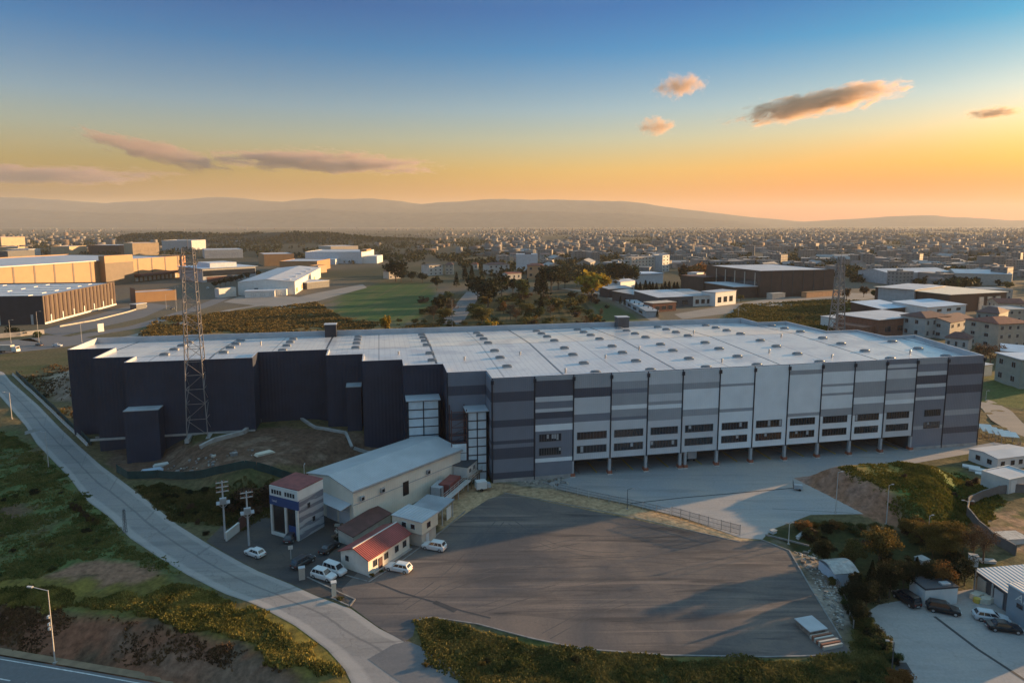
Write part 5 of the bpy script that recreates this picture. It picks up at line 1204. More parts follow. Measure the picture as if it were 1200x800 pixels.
# sunlit golden warehouse: its lit flank runs away from the viewer
r, Lx, D = building('golden_warehouse', 'very long warehouse at left with sunlit golden wall split by dark strips', 'warehouse', None, None, 160, 24, 'flat', world=((-441, 470), (-373, 748)), wall='gold_clad', rf='light_roof', para=1.0)
strips_on(r, Lx, 24, 15, 'wall_strip', 'brown_metal', 1.6, 4)
MB().box(Lx * .60, -7, 0, Lx * .72, -.03, 29).build('tower_block', 'gold_clad', r); MB().box(Lx * .60 - .1, -7.2, 0, Lx * .72 + .1, -7.02, 22).build('tower_cladding', 'rib_brown', r)
MB().box(Lx * .745, -9, 6.2, Lx * .955, -.03, 8.4).build('canopy', 'dark_red', r); MB().box(Lx * .98, -1.6, 0, Lx + .5, 30, 24.6).build('corner_block', 'orange_wall', r)
for k in range(10): MB().box(Lx * .75 + k * Lx * .021, -.5, .5, Lx * .75 + k * Lx * .021 + 3.4, -.03, 4.6).build('dock_door', 'white_paint', r)
MB().box(-2, -1.4, 24.02, Lx * .6, -.1, 24.9).build('roof_edge', 'light_roof', r)
# dark ribbed warehouse
r, Lx, D = building('ribbed_warehouse', 'brown ribbed warehouse at left with one sunlit flank and a shaded gable', 'warehouse', None, None, 110, 17.2, 'flat', world=((-281, 391), (-295, 486)), wall='rib_brown', rf='light_roof', para=.8)
MB().box(-.25, .05, -.5, -.02, D - .1, 17.0).build('end_wall', 'dark_navy', r); MB().box(-.3, -.25, -.4, Lx, -.02, 1.1).build('plinth', 'white_paint', r)  # navy slab puts the shade of the end face into its colour
strips_on(r, Lx, 17, 19, 'wall_strip', 'brown_metal', 2.0, 1.15, None, -.35)
for k in range(7): MB().box(Lx * (k + .45) / 7, -.5, 1.12, Lx * (k + .45) / 7 + 1.0, -.1, 5.2).build('pilaster', 'white_paint', r)
for k in range(4): MB().box(-.6, 6 + k * 18, -.3, -.27, 7.2 + k * 18, 6).build('pilaster', 'grey_wall', r)
for k in range(6):
    for j in range(3): MB().box(8 + k * 15, 12 + j * 28, 16.4, 13 + k * 15, 30 + j * 28, 16.75).build('rooflight', 'white_paint', r)
r, Lx, D = building('dark_box_building', 'small dark cube building with one sunlit side behind the ribbed warehouse', 'building', None, None, 14, 8, 'flat', world=((-287, 498), (-266, 518)), wall='gold_clad', rf='light_roof'); MB().box(-.3, .05, -.5, -.02, D - .1, 10.9).build('end_wall', 'dark_navy', r)  # ochre flank and navy end: sun and shade put into the wall colours
# perimeter wall of the ribbed warehouse
low_wall('long white kerb wall catching the sun before the ribbed warehouse', [(70, 383), (110, 376), (150, 366), (172, 359)], .8, .4, 'plaster', 'perimeter_wall')
low_wall('pale boundary wall in front of the shaded gable at left', [(-20, 398), (0, 396), (24, 394), (52, 391)], 2.4, .4, 'concrete', 'perimeter_wall')
r = building('gate_house', 'tiny gate house with flat roof by the avenue of the ribbed warehouse', 'gatehouse', (160, 363), (172, 361), 5, 3.6, 'slab', 0, 'dark_grey', 'light_roof')[0]
r = building('street_billboard', 'small white billboard on legs beside the far avenue', 'billboard', (115, 389), (122, 388), .5, 4.2, 'slab', 0, 'white_paint', 'white_paint', .05)[0]
r = building('white_kiosk', 'plain white box building beside the road to the white factory', 'building', (257, 349), (277, 347), 6, 7.5, 'flat', 0, 'offwhite', 'light_roof')[0]
# white factory
r, Lx, D = building('white_factory', 'white factory with bright patterned roof and one sunlit flank beside the green field', 'factory', None, None, 46, 11, 'gable', 2.2, wall='white_paint', rf='light_roof', world=(g(346, 345), g(376, 325)))
for k in range(5): MB().box(6 + k * Lx * .16, -.12, 1.2, 14 + k * Lx * .16, -.02, 5.0).build('window', 'orange_wall', r)
MB().box(-7, 6, -.5, -.1, 26, 5.2).build('annex', 'white_paint', r); wo = MB().box(-.12, 30, 3, -.02, 33, 6).build('window', 'dark_grey', r)
for k in range(5): MB().box(8 + k * Lx * .18, 5, 12.0, 14 + k * Lx * .18, 18, 12.35).build('rooflight', 'blue_roof', r)
r, Lx, D = building('factory_office', 'low white office wing with flat roof in front of the white factory', 'office', (287, 349), (322, 348), 16, 5, 'slab', 0, 'white_paint', 'light_roof'); wins(r, 'f', Lx, D, [5, 12, 19, 26], [1.2], 3, 2, 'dark_grey', pane=False)
r, Lx, D = building('canopy_shed', 'low open grey shed right of the white factory', 'shed', (360, 339), (386, 336), 30, 6, 'slab', 0, 'dark_grey', 'light_roof')
r, Lx, D = building('ochre_hall', 'ochre flat hall standing behind the white factory roof', 'hall', (328, 318), (372, 318), 60, 13, 'flat', 0, 'gold_clad', 'light_roof')
r, Lx, D = building('small_ochre_annex', 'small ochre block right of the ochre hall', 'building', (373, 320), (383, 319), 14, 9, 'flat', 0, 'gold_clad', 'light_roof')
r, Lx, D = building('white_warehouse', 'wide white warehouse with stepped sunlit end left of the green field', 'warehouse', (358, 309), (424, 309), 90, 18, 'flat', 0, 'pale_grey', 'light_roof')
MB().box(Lx, 5, 0, Lx + 22, 50, 11).build('lower_wing', 'white_paint', r); MB().box(Lx - 4, 8, 18.02, Lx + 6, 40, 21).build('roof_block', 'gold_clad', r); MB().box(-10, -22, 0, Lx * .6, -.1, 8).build('front_wing', 'pale_grey', r)
r, Lx, D = building('blue_glass_office', 'long bluish office hall with dark glazed band and pale roof', 'office', (238, 331), (300, 327), 60, 14, 'slab', 0, 'grey_wall', 'blue_roof', 2)
MB().box(.5, -.15, 6, Lx - .5, -.02, 12).build('window_band', 'glass', r); MB().box(4, -.2, .2, Lx * .55, -.05, 5.4).build('brick_base', 'dark_red', r); MB().box(Lx * .2, 8, 14.3, Lx * .7, 40, 19).build('upper_block', 'pale_grey', r)
r, Lx, D = building('white_hall', 'broad white hall with bright roof edge behind the bluish office', 'hall', (310, 312), (345, 311), 60, 17, 'flat', 0, 'gold_clad', 'light_roof')
for k, (A, B, d, h, wl, lb) in enumerate([((0, 306), (10, 306), 60, 16, 'dark_grey', 'dark hall at the left frame edge behind the golden warehouse'), ((22, 300), (30, 299), 30, 17, 'gold_pale', 'tiny sunlit block second from the left edge on the skyline of roofs'), ((34, 301), (48, 300), 40, 14, 'grey_wall', 'grey hall with white roof on the far left skyline'), ((60, 300), (82, 300), 50, 18, 'gold_pale', 'sunlit hall above the left part of the golden roof'), ((104, 299), (140, 299), 60, 19, 'brown_metal', 'brown hall above the middle of the golden roof'), ((156, 300), (187, 299), 50, 24, 'gold_pale', 'bright ochre block standing above the golden warehouse roof'), ((2, 290), (30, 289), 60, 26, 'gold_pale', 'pale sunlit slab far off at the left edge'), ((240, 303), (285, 302), 70, 15, 'grey_wall', 'grey hall beyond the right end of the golden warehouse'), ((388, 300), (420, 299), 60, 18, 'plaster', 'plain hall behind the white warehouse'), ((190, 293), (225, 293), 70, 22, 'grey_wall', 'long grey hall far beyond the golden warehouse')]):
    r, Lx, D = building('background_hall', lb, 'hall', A, B, d, h, 'flat', 0, wl, 'light_roof', group=None)
    wins(r, 'f', Lx, D, [Lx * .15, Lx * .45, Lx * .72], [h * .35], Lx * .14, h * .22, 'dark_grey', pane=False)

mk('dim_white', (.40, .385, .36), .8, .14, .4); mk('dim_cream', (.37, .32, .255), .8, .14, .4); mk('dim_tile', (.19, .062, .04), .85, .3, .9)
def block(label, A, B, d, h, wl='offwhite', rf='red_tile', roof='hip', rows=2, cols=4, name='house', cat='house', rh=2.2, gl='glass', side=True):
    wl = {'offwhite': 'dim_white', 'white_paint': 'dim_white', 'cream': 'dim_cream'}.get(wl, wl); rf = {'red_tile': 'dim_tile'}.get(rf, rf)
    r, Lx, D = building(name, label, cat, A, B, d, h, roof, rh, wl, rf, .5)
    fl = h / rows
    for j in range(rows): wins(r, 'f', Lx, D, [Lx * (k + .28) / cols for k in range(cols)], [j * fl + fl * .33], Lx / cols * .3, fl * .38, 'grey_wall', gl)
    if side:
        for j in range(rows): wins(r, 'r' if A[0] < 600 else 'l', Lx, D, [D * .2, D * .6], [j * fl + fl * .33], D * .12, fl * .38, 'grey_wall', gl)
    return r, Lx, D
block('cream house with dark flat roof above the green field', (503, 323), (519, 322), 16, 12, 'offwhite', 'dark_roof', 'slab', 3, 3)
block('narrow sunlit white house right of the cream one', (522, 322), (531, 322), 10, 12, 'cream', 'dark_red', 'hip', 3, 2)
block('wide white house with dark red roof in the middle distance', (573, 321), (597, 320), 16, 11, 'white_paint', 'dark_red', 'hip', 2, 4)
r, Lx, D = building('silo_block', 'tall windowless pale block behind the houses in the middle', 'building', (605, 320), (630, 320), 26, 23, 'flat', 0, 'pale_grey', 'light_roof'); MB().box(Lx * .4, 3, 22.6, Lx * .7, 9, 25).build('roof_hut', 'dark_grey', r)
block('orange plastered house with red roof right of the pale block', (618, 326), (637, 326), 14, 14, 'orange_wall', 'red_tile', 'hip', 2, 2)
block('small white house at the foot of the pale block', (595, 328), (611, 327), 10, 6.5, 'white_paint', 'red_tile', 'gable', 1, 3, rh=1.5)
block('little house with red roof between dark trees', (552, 316), (560, 316), 9, 7, 'plaster', 'red_tile', 'hip', 1, 2, side=False)
block('pale house left of the cream house above the field', (456, 327), (471, 326), 12, 8, 'plaster', 'dark_red', 'hip', 2, 3)
r, Lx, D = block('long beige apartment slab with many windows right of the yellow tree', (740, 320), (778, 318), 14, 19, 'plaster', 'grey_roof', 'flat', 5, 10, 'apartment_block', 'apartments')
block('narrow grey apartment slab at the right end of the beige one', (776, 319), (784, 318), 14, 21, 'grey_wall', 'grey_roof', 'flat', 5, 2, 'apartment_block', 'apartments', side=False)
r, Lx, D = building('blue_shed', 'dark blue shed beside the lane right of the yellow tree', 'shed', (713, 349), (742, 347), 12, 7, 'mono', 1, 'dark_navy', 'grey_roof')
r, Lx, D = building('white_shed', 'white shed with bright roof behind the dark blue one', 'shed', (727, 341), (744, 339), 14, 8, 'gable', 1.5, 'white_paint', 'light_roof')
r, Lx, D = building('flat_workshop', 'pale blue roofed workshop beyond the dark conifer row', 'workshop', (744, 333), (777, 332), 26, 10, 'slab', 0, 'pale_grey', 'blue_roof', 1)
for k, (A, B, d, h, wl, rf, lb) in enumerate([((733, 358), (757, 372), 8, 4, 'grey_wall', 'grey_roof', 'long low grey row of garages along the lane'), ((745, 355), (765, 352), 22, 6, 'dark_grey', 'grey_roof', 'grey roofed shed left of the paired white roofs'), ((765, 366), (792, 364), 10, 6, 'brick', 'plaster', 'brown hut with pale roof at the lane end'), ((771, 361), (812, 359), 34, 7.5, 'dark_grey', 'light_roof', 'workshop under a wide pale sloping roof'), ((812, 359), (836, 358), 34, 7.5, 'offwhite', 'grey_roof', 'white gabled workshop under a grey roof'), ((838, 359), (862, 356), 12, 10, 'white_paint', 'light_roof', 'white two storey house at the right end of the sheds'), ((816, 336), (824, 335), 10, 13, 'white_paint', 'light_roof', 'upright white building behind the shed rows'), ((824, 341), (858, 339), 30, 12, 'brown_metal', 'dark_red', 'low brown hall attached left of the big brown hall')]):
    r, Lx, D = building('roadside_shed', lb, 'shed', A, B, d, h, 'mono' if k in (1, 3, 4) else 'slab', 1.6, wl, rf, .4)
    wins(r, 'f', Lx, D, [Lx * .12, Lx * .4, Lx * .68], [h * .25], Lx * .16, h * .4, 'dark_grey')
# brown hall
r, Lx, D = building('brown_hall', 'big dark brown hall with a flat pale roof on the right', 'hall', (890, 349), (976, 346), 80, 22, 'flat', 0, 'brown_metal', 'light_roof', para=.5)
for k in range(6): MB().box(Lx * (k + 1) / 7, -.25, 0, Lx * (k + 1) / 7 + .6, -.02, 21.5).build('wall_strip', 'dark_roof', r)
MB().box(-.25, 4, 1.0, -.02, D * .8, 14).build('glazing', 'glass', r)
for k in range(5): MB().box(-.5, 6 + k * 14, 0, -.26, 7 + k * 14, 20).build('pier', 'plaster', r)
MB().box(-22, 3, 0, -.3, 45, 9).build('porch', 'brown_metal', r); MB().box(-23, 2, 9, -.3, 46, 9.5).build('porch_roof', 'light_roof', r)
for k, (A, B, d, h, lb) in enumerate([((905, 351), (920, 350), 6, 4.5, 'covered lorry load standing before the brown hall'), ((945, 349), (985, 346), 5, 4.2, 'low orange timber pile along the brown hall front')]):
    building('load_pile', lb, 'pile', A, B, d, h, 'slab', 0, ['plaster', 'orange_wall'][k], ['plaster', 'tan_dirt'][k], .1)
# right hand quarter
r, Lx, D = building('long_grey_shed', 'long grey shed with bright roof strips far right', 'shed', (1040, 333), (1115, 331), 40, 11, 'gable', 3, 'grey_wall', 'light_roof')
r, Lx, D = building('long_grey_shed', 'second long grey shed reaching to the right frame edge', 'shed', (1118, 333), (1185, 335), 40, 11, 'gable', 3, 'plaster', 'light_roof')
r, Lx, D = building('curved_wall_hall', 'grey hall with pale roof behind the pylon', 'hall', (1028, 357), (1070, 361), 50, 13, 'slab', 0, 'grey_wall', 'light_roof', 1)
r, Lx, D = building('brown_column_hall', 'brown hall with three pale columns under a cream roof', 'hall', (1112, 366), (1178, 362), 60, 12, 'slab', 0, 'brown_metal', 'cream', 1)
for k in range(3): MB().box(Lx * .5 + k * Lx * .15, -.8, -.4, Lx * .5 + k * Lx * .15 + 4, -.02, 9.5).build('column', 'cream', r)
r, Lx, D = building('pale_blue_building', 'white building under a wide pale blue roof with dark windows', 'building', (1086, 374), (1131, 370), 24, 7.5, 'mono', 1.2, 'white_paint', 'blue_roof', .6); wins(r, 'f', Lx, D, [Lx * .25, Lx * .5, Lx * .75], [4.2], 4, 1.6, 'dark_grey')
r, Lx, D = building('pale_blue_shed', 'shed with pale blue sloping roof left of the brick block', 'shed', (1032, 373), (1066, 370), 22, 6, 'mono', 2.2, 'brown_metal', 'blue_roof', .6)
r, Lx, D = building('white_low_shed', 'low white shed by the mast at the far warehouse corner', 'shed', (988, 386), (1012, 384), 16, 5.5, 'slab', 0, 'white_paint', 'light_roof', .3)
r, Lx, D = building('brick_workshop', 'red brick workshop with white roof directly behind the warehouse corner', 'workshop', (1028, 396), (1084, 390), 26, 9.5, 'slab', 0, 'brick', 'light_roof', .6); wins(r, 'f', Lx, D, [Lx * .15, Lx * .4, Lx * .65], [3], 4, 2.4, 'dark_grey'); MB().box(-9, 2, 0, -.1, 20, 6).build('wing', 'brick', r)
block('white house with dark red roof behind the warehouse corner', (1083, 397), (1112, 394), 14, 11, 'white_paint', 'dark_red', 'hip', 2, 4)
block('pale long house with dark red roof right of the white house', (1112, 398), (1140, 392), 16, 9, 'offwhite', 'dark_red', 'gable', 2, 4)
block('small white cottage with dark roof below the long house', (1107, 409), (1134, 412), 10, 6, 'white_paint', 'dark_red', 'hip', 1, 3)
block('pale green four storey apartment house with brown roof', (1141, 402), (1167, 405), 18, 16, 'sage', 'dark_red', 'hip', 4, 3, 'apartment_block', 'apartments')
block('cream apartment house with bright red roof at the right edge', (1168, 410), (1205, 408), 18, 12.5, 'cream', 'red_tile', 'hip', 3, 4, 'apartment_block', 'apartments')
block('cream house with flat roof behind the red roofed apartments', (1180, 387), (1215, 386), 18, 12, 'cream', 'grey_roof', 'flat', 3, 4)
r, Lx, D = building('blue_roof_store', 'low store with pale blue roof below the apartment houses', 'shed', (1172, 424), (1212, 428), 14, 5, 'mono', 1, 'grey_wall', 'blue_roof', .4)
r, Lx, D = block('pale green block with flat blue roof at the right edge', (1165, 446), (1194, 456), 12, 10.5, 'sage', 'blue_roof', 'slab', 2, 2, 'works_building', 'building')
r, Lx, D = building('white_store', 'low white store with bright roof just beyond the warehouse corner', 'shed', (1146, 442), (1162, 440), 14, 4.2, 'slab', 0, 'white_paint', 'light_roof', .3)
block('tan house with flat roof far right below the long sheds', (1150, 352), (1186, 352), 20, 9, 'plaster', 'grey_roof', 'flat', 2, 5)
block('orange roofed house at the right frame edge', (1168, 371), (1200, 372), 16, 9, 'cream', 'red_tile', 'gable', 2, 4)

# ---------------------------------------------------------------- mountains and hills
def ridge(name, prof, d, depth, n=240, rough=.10, col=(.05, .05, .045), base=-5):
    us = np.linspace(prof[0][0], prof[-1][0], n); vs = np.interp(us, [p_[0] for p_ in prof], [p_[1] for p_ in prof])
    vs = vs + np.minimum(1, np.maximum(0, 262 - vs) / 12) * (3.4 * (fbm(us + d, us * 0 + 3, 46, 4) - .5))
    m = 26; V = []
    for j in range(m):
        t_ = j / (m - 1); y = d - depth * .55 + depth * t_
        shape = max(0, 1 - abs(t_ - .55) / .55) ** .9 if t_ < .55 else max(0, 1 - (t_ - .55) / .45) ** .8
        for i in range(n):
            top = max(-3, CAM_Z + (262 - vs[i]) / FPX * d); x = (us[i] - 600) / FPX * d
            nzv = float(fbm(np.array([x + 3 * y]), np.array([y]), depth * .25, 4)[0]) - .5
            z = base + (top - base) * shape * (1 + rough * 2 * nzv * (1 - shape * .8)); V.append((x * (y / d), y, z))
    F_ = [(j * n + i, j * n + i + 1, (j + 1) * n + i + 1, (j + 1) * n + i) for j in range(m - 1) for i in range(n - 1)]
    me = bpy.data.meshes.new(name); me.from_pydata(V, [], F_); me.polygons.foreach_set('use_smooth', [True] * len(F_))
    mt_ = M(name, col, .95, .35, 14 / depth, spec=.1); me.materials.append(mt_)
    o = bpy.data.objects.new(name, me); COL.objects.link(o); return structure(o)
ridge('mountains', [(-420, 236), (-150, 233), (0, 231), (60, 234), (130, 238.5), (165, 237), (200, 235), (250, 231.5), (285, 232), (310, 235), (335, 236.5), (370, 232.5), (440, 232.5), (470, 235), (495, 239), (540, 235.5), (590, 233), (650, 234.5), (680, 236), (710, 234.5), (735, 236), (780, 242.5), (830, 249), (880, 255), (930, 259), (990, 263)], 14000, 2600, 300)
ridge('mountains', [(880, 264), (940, 259.5), (985, 257), (1040, 253.5), (1090, 252.5), (1130, 254.5), (1180, 258), (1260, 256), (1400, 254), (1600, 262)], 13600, 2300, 160)
ridge('mountains', [(-420, 250), (-100, 246), (40, 245), (140, 249), (230, 251), (300, 247), (380, 245.5), (450, 248), (520, 250), (620, 247), (700, 248.5), (780, 253), (860, 259), (900, 264)], 11500, 1800, 200, .2)
ridge('hills', [(-300, 259), (-100, 257.5), (40, 256), (130, 258), (220, 262), (300, 266)], 10500, 1600, 100)
ridge('hills', [(470, 266), (560, 261.5), (680, 260.5), (760, 262), (840, 266)], 12000, 1500, 90)
ridge('hills', [(110, 291), (150, 276), (200, 272.5), (270, 275), (330, 272), (390, 273.5), (440, 279), (500, 281), (545, 287), (580, 297)], 2300, 700, 120, .25, (.026, .027, .018))
ridge('hills', [(470, 300), (520, 291), (580, 288), (660, 292), (700, 300)], 1750, 260, 60, .25, (.030, .028, .02))
ridge('hills', [(1090, 316), (1120, 300), (1150, 297.5), (1200, 298), (1280, 296), (1360, 312)], 1250, 230, 60, .2, (.045, .038, .022))

# ---------------------------------------------------------------- trees, shrubs, weeds
MT['foliage'] = Mcol('foliage', .8, .25, .5, trans=.25, spec=.15)
MT['bark'] = M('bark', (.075, .055, .042), .95, .3, 2.0)
PAL = {'green': ((.030, .045, .014), (.072, .088, .026)), 'dark': ((.009, .014, .007), (.022, .030, .013)), 'ochre': ((.085, .060, .014), (.17, .115, .03)), 'yellow': ((.22, .15, .015), (.42, .29, .03)), 'orange': ((.13, .060, .018), (.24, .12, .035)), 'brown': ((.045, .030, .020), (.085, .055, .034)), 'olive': ((.058, .058, .018), (.12, .105, .032))}
def leaf_cards(pts, size, pal, rng, up=.0):
    n = len(pts); d1 = rng.normal(size=(n, 3)); d1 /= np.linalg.norm(d1, axis=1)[:, None]
    d2 = np.cross(d1, rng.normal(size=(n, 3))); d2 /= np.linalg.norm(d2, axis=1)[:, None]
    s1 = size * rng.uniform(.6, 1.3, n)[:, None]; s2 = s1 * rng.uniform(.5, .9, n)[:, None]
    V = np.stack([pts - d1 * s1 * .5, pts + d2 * s2 * .5, pts + d1 * s1 * .5, pts - d2 * s2 * .5], 1).reshape(-1, 3)
    F_ = np.arange(4 * n).reshape(n, 4)
    a, b_ = np.array(PAL[pal][0]), np.array(PAL[pal][1]); t_ = rng.random(n)[:, None] ** 1.3
    return V, F_, a + (b_ - a) * t_
def crown_pts(rng, rx, rz, zc, n, lumps, solid=.5):
    """points over many overlapping leaf clumps of uneven size"""
    C_ = []
    for k in range(lumps):
        d = rng.normal(size=3); d /= np.linalg.norm(d); r_ = rng.random() ** .5 * .78
        C_.append((d[0] * rx * r_, d[1] * rx * r_, zc + d[2] * rz * r_, rng.uniform(.26, .48)))
    C_ = np.array(C_); idx = rng.integers(0, lumps, n); c = C_[idx]
    d = rng.normal(size=(n, 3)); d /= np.linalg.norm(d, axis=1)[:, None]; r_ = rng.random(n) ** (1 / (1 + 2 * solid)) * c[:, 3]
    return np.c_[c[:, 0] + d[:, 0] * r_ * rx, c[:, 1] + d[:, 1] * r_ * rx, c[:, 2] + d[:, 2] * r_ * rz * .9], C_
def make_tree(kind, pal, seed, leaf=.45, n=1500):
    """unit tree about 1 m high; scaled when placed"""
    rng = np.random.default_rng(seed)
    root = bpy.data.objects.new('tree', None); COL.objects.link(root)
    if kind == 'round': rx, rz, zc, lum, th = .42, .36, .60, 22, .30
    elif kind == 'tall': rx, rz, zc, lum, th = .26, .44, .54, 22, .2
    elif kind == 'wide': rx, rz, zc, lum, th = .62, .34, .58, 28, .28
    elif kind == 'bare': rx, rz, zc, lum, th = .36, .42, .58, 26, .3
    if kind == 'cone':
        h = rng.random(n) ** .75; a = rng.uniform(0, 2 * math.pi, n); tier = .75 + .25 * np.abs(np.sin(h * 26)); r_ = (1 - h) * .24 * tier * np.sqrt(rng.uniform(.35, 1, n)) * (1 + .25 * np.sin(a * 5 + h * 9)) + .012
        pts = np.c_[np.cos(a) * r_, np.sin(a) * r_, .08 + h * .92]; C_ = np.zeros((0, 4))
    else: pts, C_ = crown_pts(rng, rx, rz, zc, n, lum, .25 if kind == 'bare' else .6)
    V_, F_, T_ = leaf_cards(pts, leaf, pal, rng)
    tr = MB(); tr.tube((0, 0, -.04), (0.01, 0, .25), .024, .017, n=7); top = Vector((.01, 0, .25))
    tr.tube(top, (.0, .015, .62 if kind != 'cone' else .95), .017, .005, n=6)
    for c in C_[:14]:
        s_ = Vector((0, 0, rng.uniform(.2, .45))); e = Vector(c[:3]); m_ = s_.lerp(e, .5) + Vector((0, 0, -.03)); tr.tube(s_, m_, .009, .006, n=5, cap=False); tr.tube(m_, e, .006, .002, n=5, cap=False)
        if kind == 'bare':
            for q in range(5):
                w_ = e + Vector(rng.normal(size=3)) * .10; tr.tube(m_.lerp(e, .3 + .14 * q), w_, .003, .0012, n=4, cap=False)
    mesh_np('crown', V_, F_, 'foliage', T_, root); tr.build('trunk', 'bark', root)
    return root
LIB = {}
KID = {}
def tree(kind, pal, base, height_px, label, group=None, wscale=1.0, name=None, world=None, hm=None, variant=None):
    """base: foot in the photo; height given in photo points at that distance"""
    p = Vector(world) if world else G(*base)
    h = hm if hm else hfor(base[0], base[1] - height_px, p.y) - p.z
    # leaf size follows distance so that far crowns stay light-weight
    tier = 0 if p.y < 190 else (1 if p.y < 420 else 2)
    v_ = random.randrange(3) if variant is None else variant
    key = (kind, pal, tier, v_)
    nm = name or {'cone': 'conifer', 'bare': 'bare_tree'}.get(kind, 'tree')
    if key not in LIB:
        lf, n_ = {0: (.038, 5200), 1: (.062, 2400), 2: (.11, 800)}[tier]
        if kind == 'bare': n_ = int(n_ * .35); lf *= .7
        if kind == 'cone': lf *= .8
        LIB[key] = make_tree(kind, pal, 100 + len(LIB) * 7, lf, n_); KID[key] = [c for c in bpy.data.objects if c.parent == LIB[key]]; r = LIB[key]
    else:
        r = LIB[key].copy(); COL.objects.link(r)
        for c in KID[key]: q = c.copy(); COL.objects.link(q); q.parent = r
    r.name = nm; r.location = p; r.rotation_euler = (0, 0, random.uniform(0, 6.28)); r.scale = (h * wscale, h * wscale, h)
    return tag(r, label, 'tree', group)
SHL = {}
def shrub(pal, base, hpx, label, group, wscale=1.0, kind='shrub', world=None, hm=None):
    p = Vector(world) if world else G(*base); h = hm if hm else hfor(base[0], base[1] - hpx, p.y) - p.z
    v_ = random.randrange(3); tier = 0 if p.y < 190 else 1; key = (pal, v_, tier)
    if key not in SHL:
        rng = np.random.default_rng(500 + len(SHL) * 3); n_ = 2600 if tier == 0 else 350
        pts, _ = crown_pts(rng, .62, .52, .40, n_, 14, .6); pts = pts[pts[:, 2] > -.02]
        V_, F_, T_ = leaf_cards(pts, (.082 if tier == 0 else .2), pal, rng); o = mesh_np('shrub', V_, F_, 'foliage', T_); SHL[key] = o
    else: o = SHL[key].copy(); COL.objects.link(o)
    o.location = p; o.scale = (h * wscale, h * wscale, h); o.rotation_euler = (0, 0, random.uniform(0, 6.28))
    return tag(o, label, 'shrub', group)
# middle distance
tree('round', 'yellow', (693, 354), 42, 'big round yellow tree standing in the middle distance', wscale=1.15, variant=0)
tree('round', 'ochre', (722, 340), 17, 'small yellow tree just right of the big yellow one')
tree('tall', 'yellow', (452, 391), 25, 'small golden tree right behind the warehouse roof edge', wscale=1.1)
shrub('yellow', (575, 384), 12, 'low yellow bush behind the warehouse roof edge', None, 1.2)
tree('round', 'orange', (590, 368), 15, 'small orange tree among dark shrubs beyond the roof'); tree('wide', 'orange', (815, 331), 26, 'wide russet tree clump beside the upright white building', wscale=1.3)
tree('tall', 'brown', (800, 331), 24, 'brown bare looking tree left of the russet clump')
tree('round', 'dark', (464, 330), 30, 'dark round tree at the upper left edge of the pale house', wscale=1.1)
for u, v, h, k, pl in [(601, 345, 22, 'round', 'dark'), (560, 352, 34, 'round', 'dark'), (572, 360, 40, 'wide', 'dark'), (588, 350, 30, 'round', 'dark'), (545, 330, 20, 'cone', 'dark'), (553, 330, 19, 'cone', 'dark'), (630, 345, 24, 'cone', 'dark'), (637, 348, 32, 'cone', 'dark'), (646, 342, 36, 'round', 'dark'), (654, 340, 32, 'round', 'dark'), (662, 338, 24, 'wide', 'dark'), (676, 336, 20, 'round', 'dark'), (722, 333, 28, 'wide', 'dark'), (733, 334, 30, 'wide', 'dark'), (740, 336, 26, 'round', 'dark'), (512, 340, 18, 'round', 'dark'), (482, 330, 14, 'wide', 'dark'), (495, 331, 13, 'wide', 'dark'), (535, 336, 17, 'cone', 'dark'), (612, 352, 28, 'round', 'green'), (580, 340, 20, 'cone', 'dark'), (618, 340, 14, 'cone', 'dark'), (518, 370, 28, 'round', 'dark'), (470, 331, 18, 'wide', 'dark')]:
    tree(k, pl, (u, v), h, 'dark evergreen tree in the belt of trees behind the warehouse', 'dark trees behind the warehouse')
for u, v, h, k, pl in [(520, 378, 20, 'wide', 'olive'), (556, 375, 22, 'wide', 'green'), (565, 382, 26, 'wide', 'olive'), (605, 378, 20, 'bare', 'brown'), (598, 375, 22, 'bare', 'brown'), (618, 374, 22, 'wide', 'olive'), (634, 366, 20, 'cone', 'dark'), (632, 374, 16, 'round', 'green'), (655, 366, 20, 'wide', 'olive'), (668, 364, 18, 'wide', 'olive'), (645, 372, 18, 'bare', 'brown'), (530, 372, 26, 'bare', 'brown'), (508, 374, 18, 'bare', 'brown'), (690, 372, 12, 'wide', 'green'), (680, 360, 16, 'wide', 'olive'), (936, 378, 12, 'wide', 'olive'), (685, 384, 16, 'bare', 'brown'), (704, 372, 12, 'bare', 'brown'), (543, 384, 10, 'wide', 'olive'), (486, 381, 9, 'wide', 'olive'), (640, 384, 10, 'wide', 'green'), (660, 380, 9, 'wide', 'olive')]:
    tree(k, pl, (u, v), h, 'mixed autumn tree on the rough ground just beyond the warehouse roof', 'autumn trees on rough ground')
for k in range(11): tree('cone', 'dark', (746 + k * 4.8 + random.uniform(-1, 1), 342 + random.uniform(-1, 1)), 12 + random.uniform(-2, 2), 'dark conifer in the row before the pale blue roofed workshop', 'conifer row by the workshop', wscale=1.2)
for k in range(9): tree('round', 'dark', (252 + k * 6.2, 338 - k * 1.6), 10, 'dark roadside tree between the bluish office and the white factory', 'roadside trees by the white factory')
for k in range(9): tree('cone', 'dark', (727 + k * 5.4, 356 + k * 2.0), 9, 'small dark roadside tree beside the garage row', 'roadside trees beside the garage row')
for u, v, h, pl, lb in [(15, 391, 12, 'dark', 'dark bush before the shaded gable at the left edge'), (44, 395, 9, 'green', 'bush at the corner of the ribbed warehouse'), (30, 393, 8, 'dark', 'low bush between two white pilasters')]: shrub(pl, (u, v), h, lb, None, 1.1)
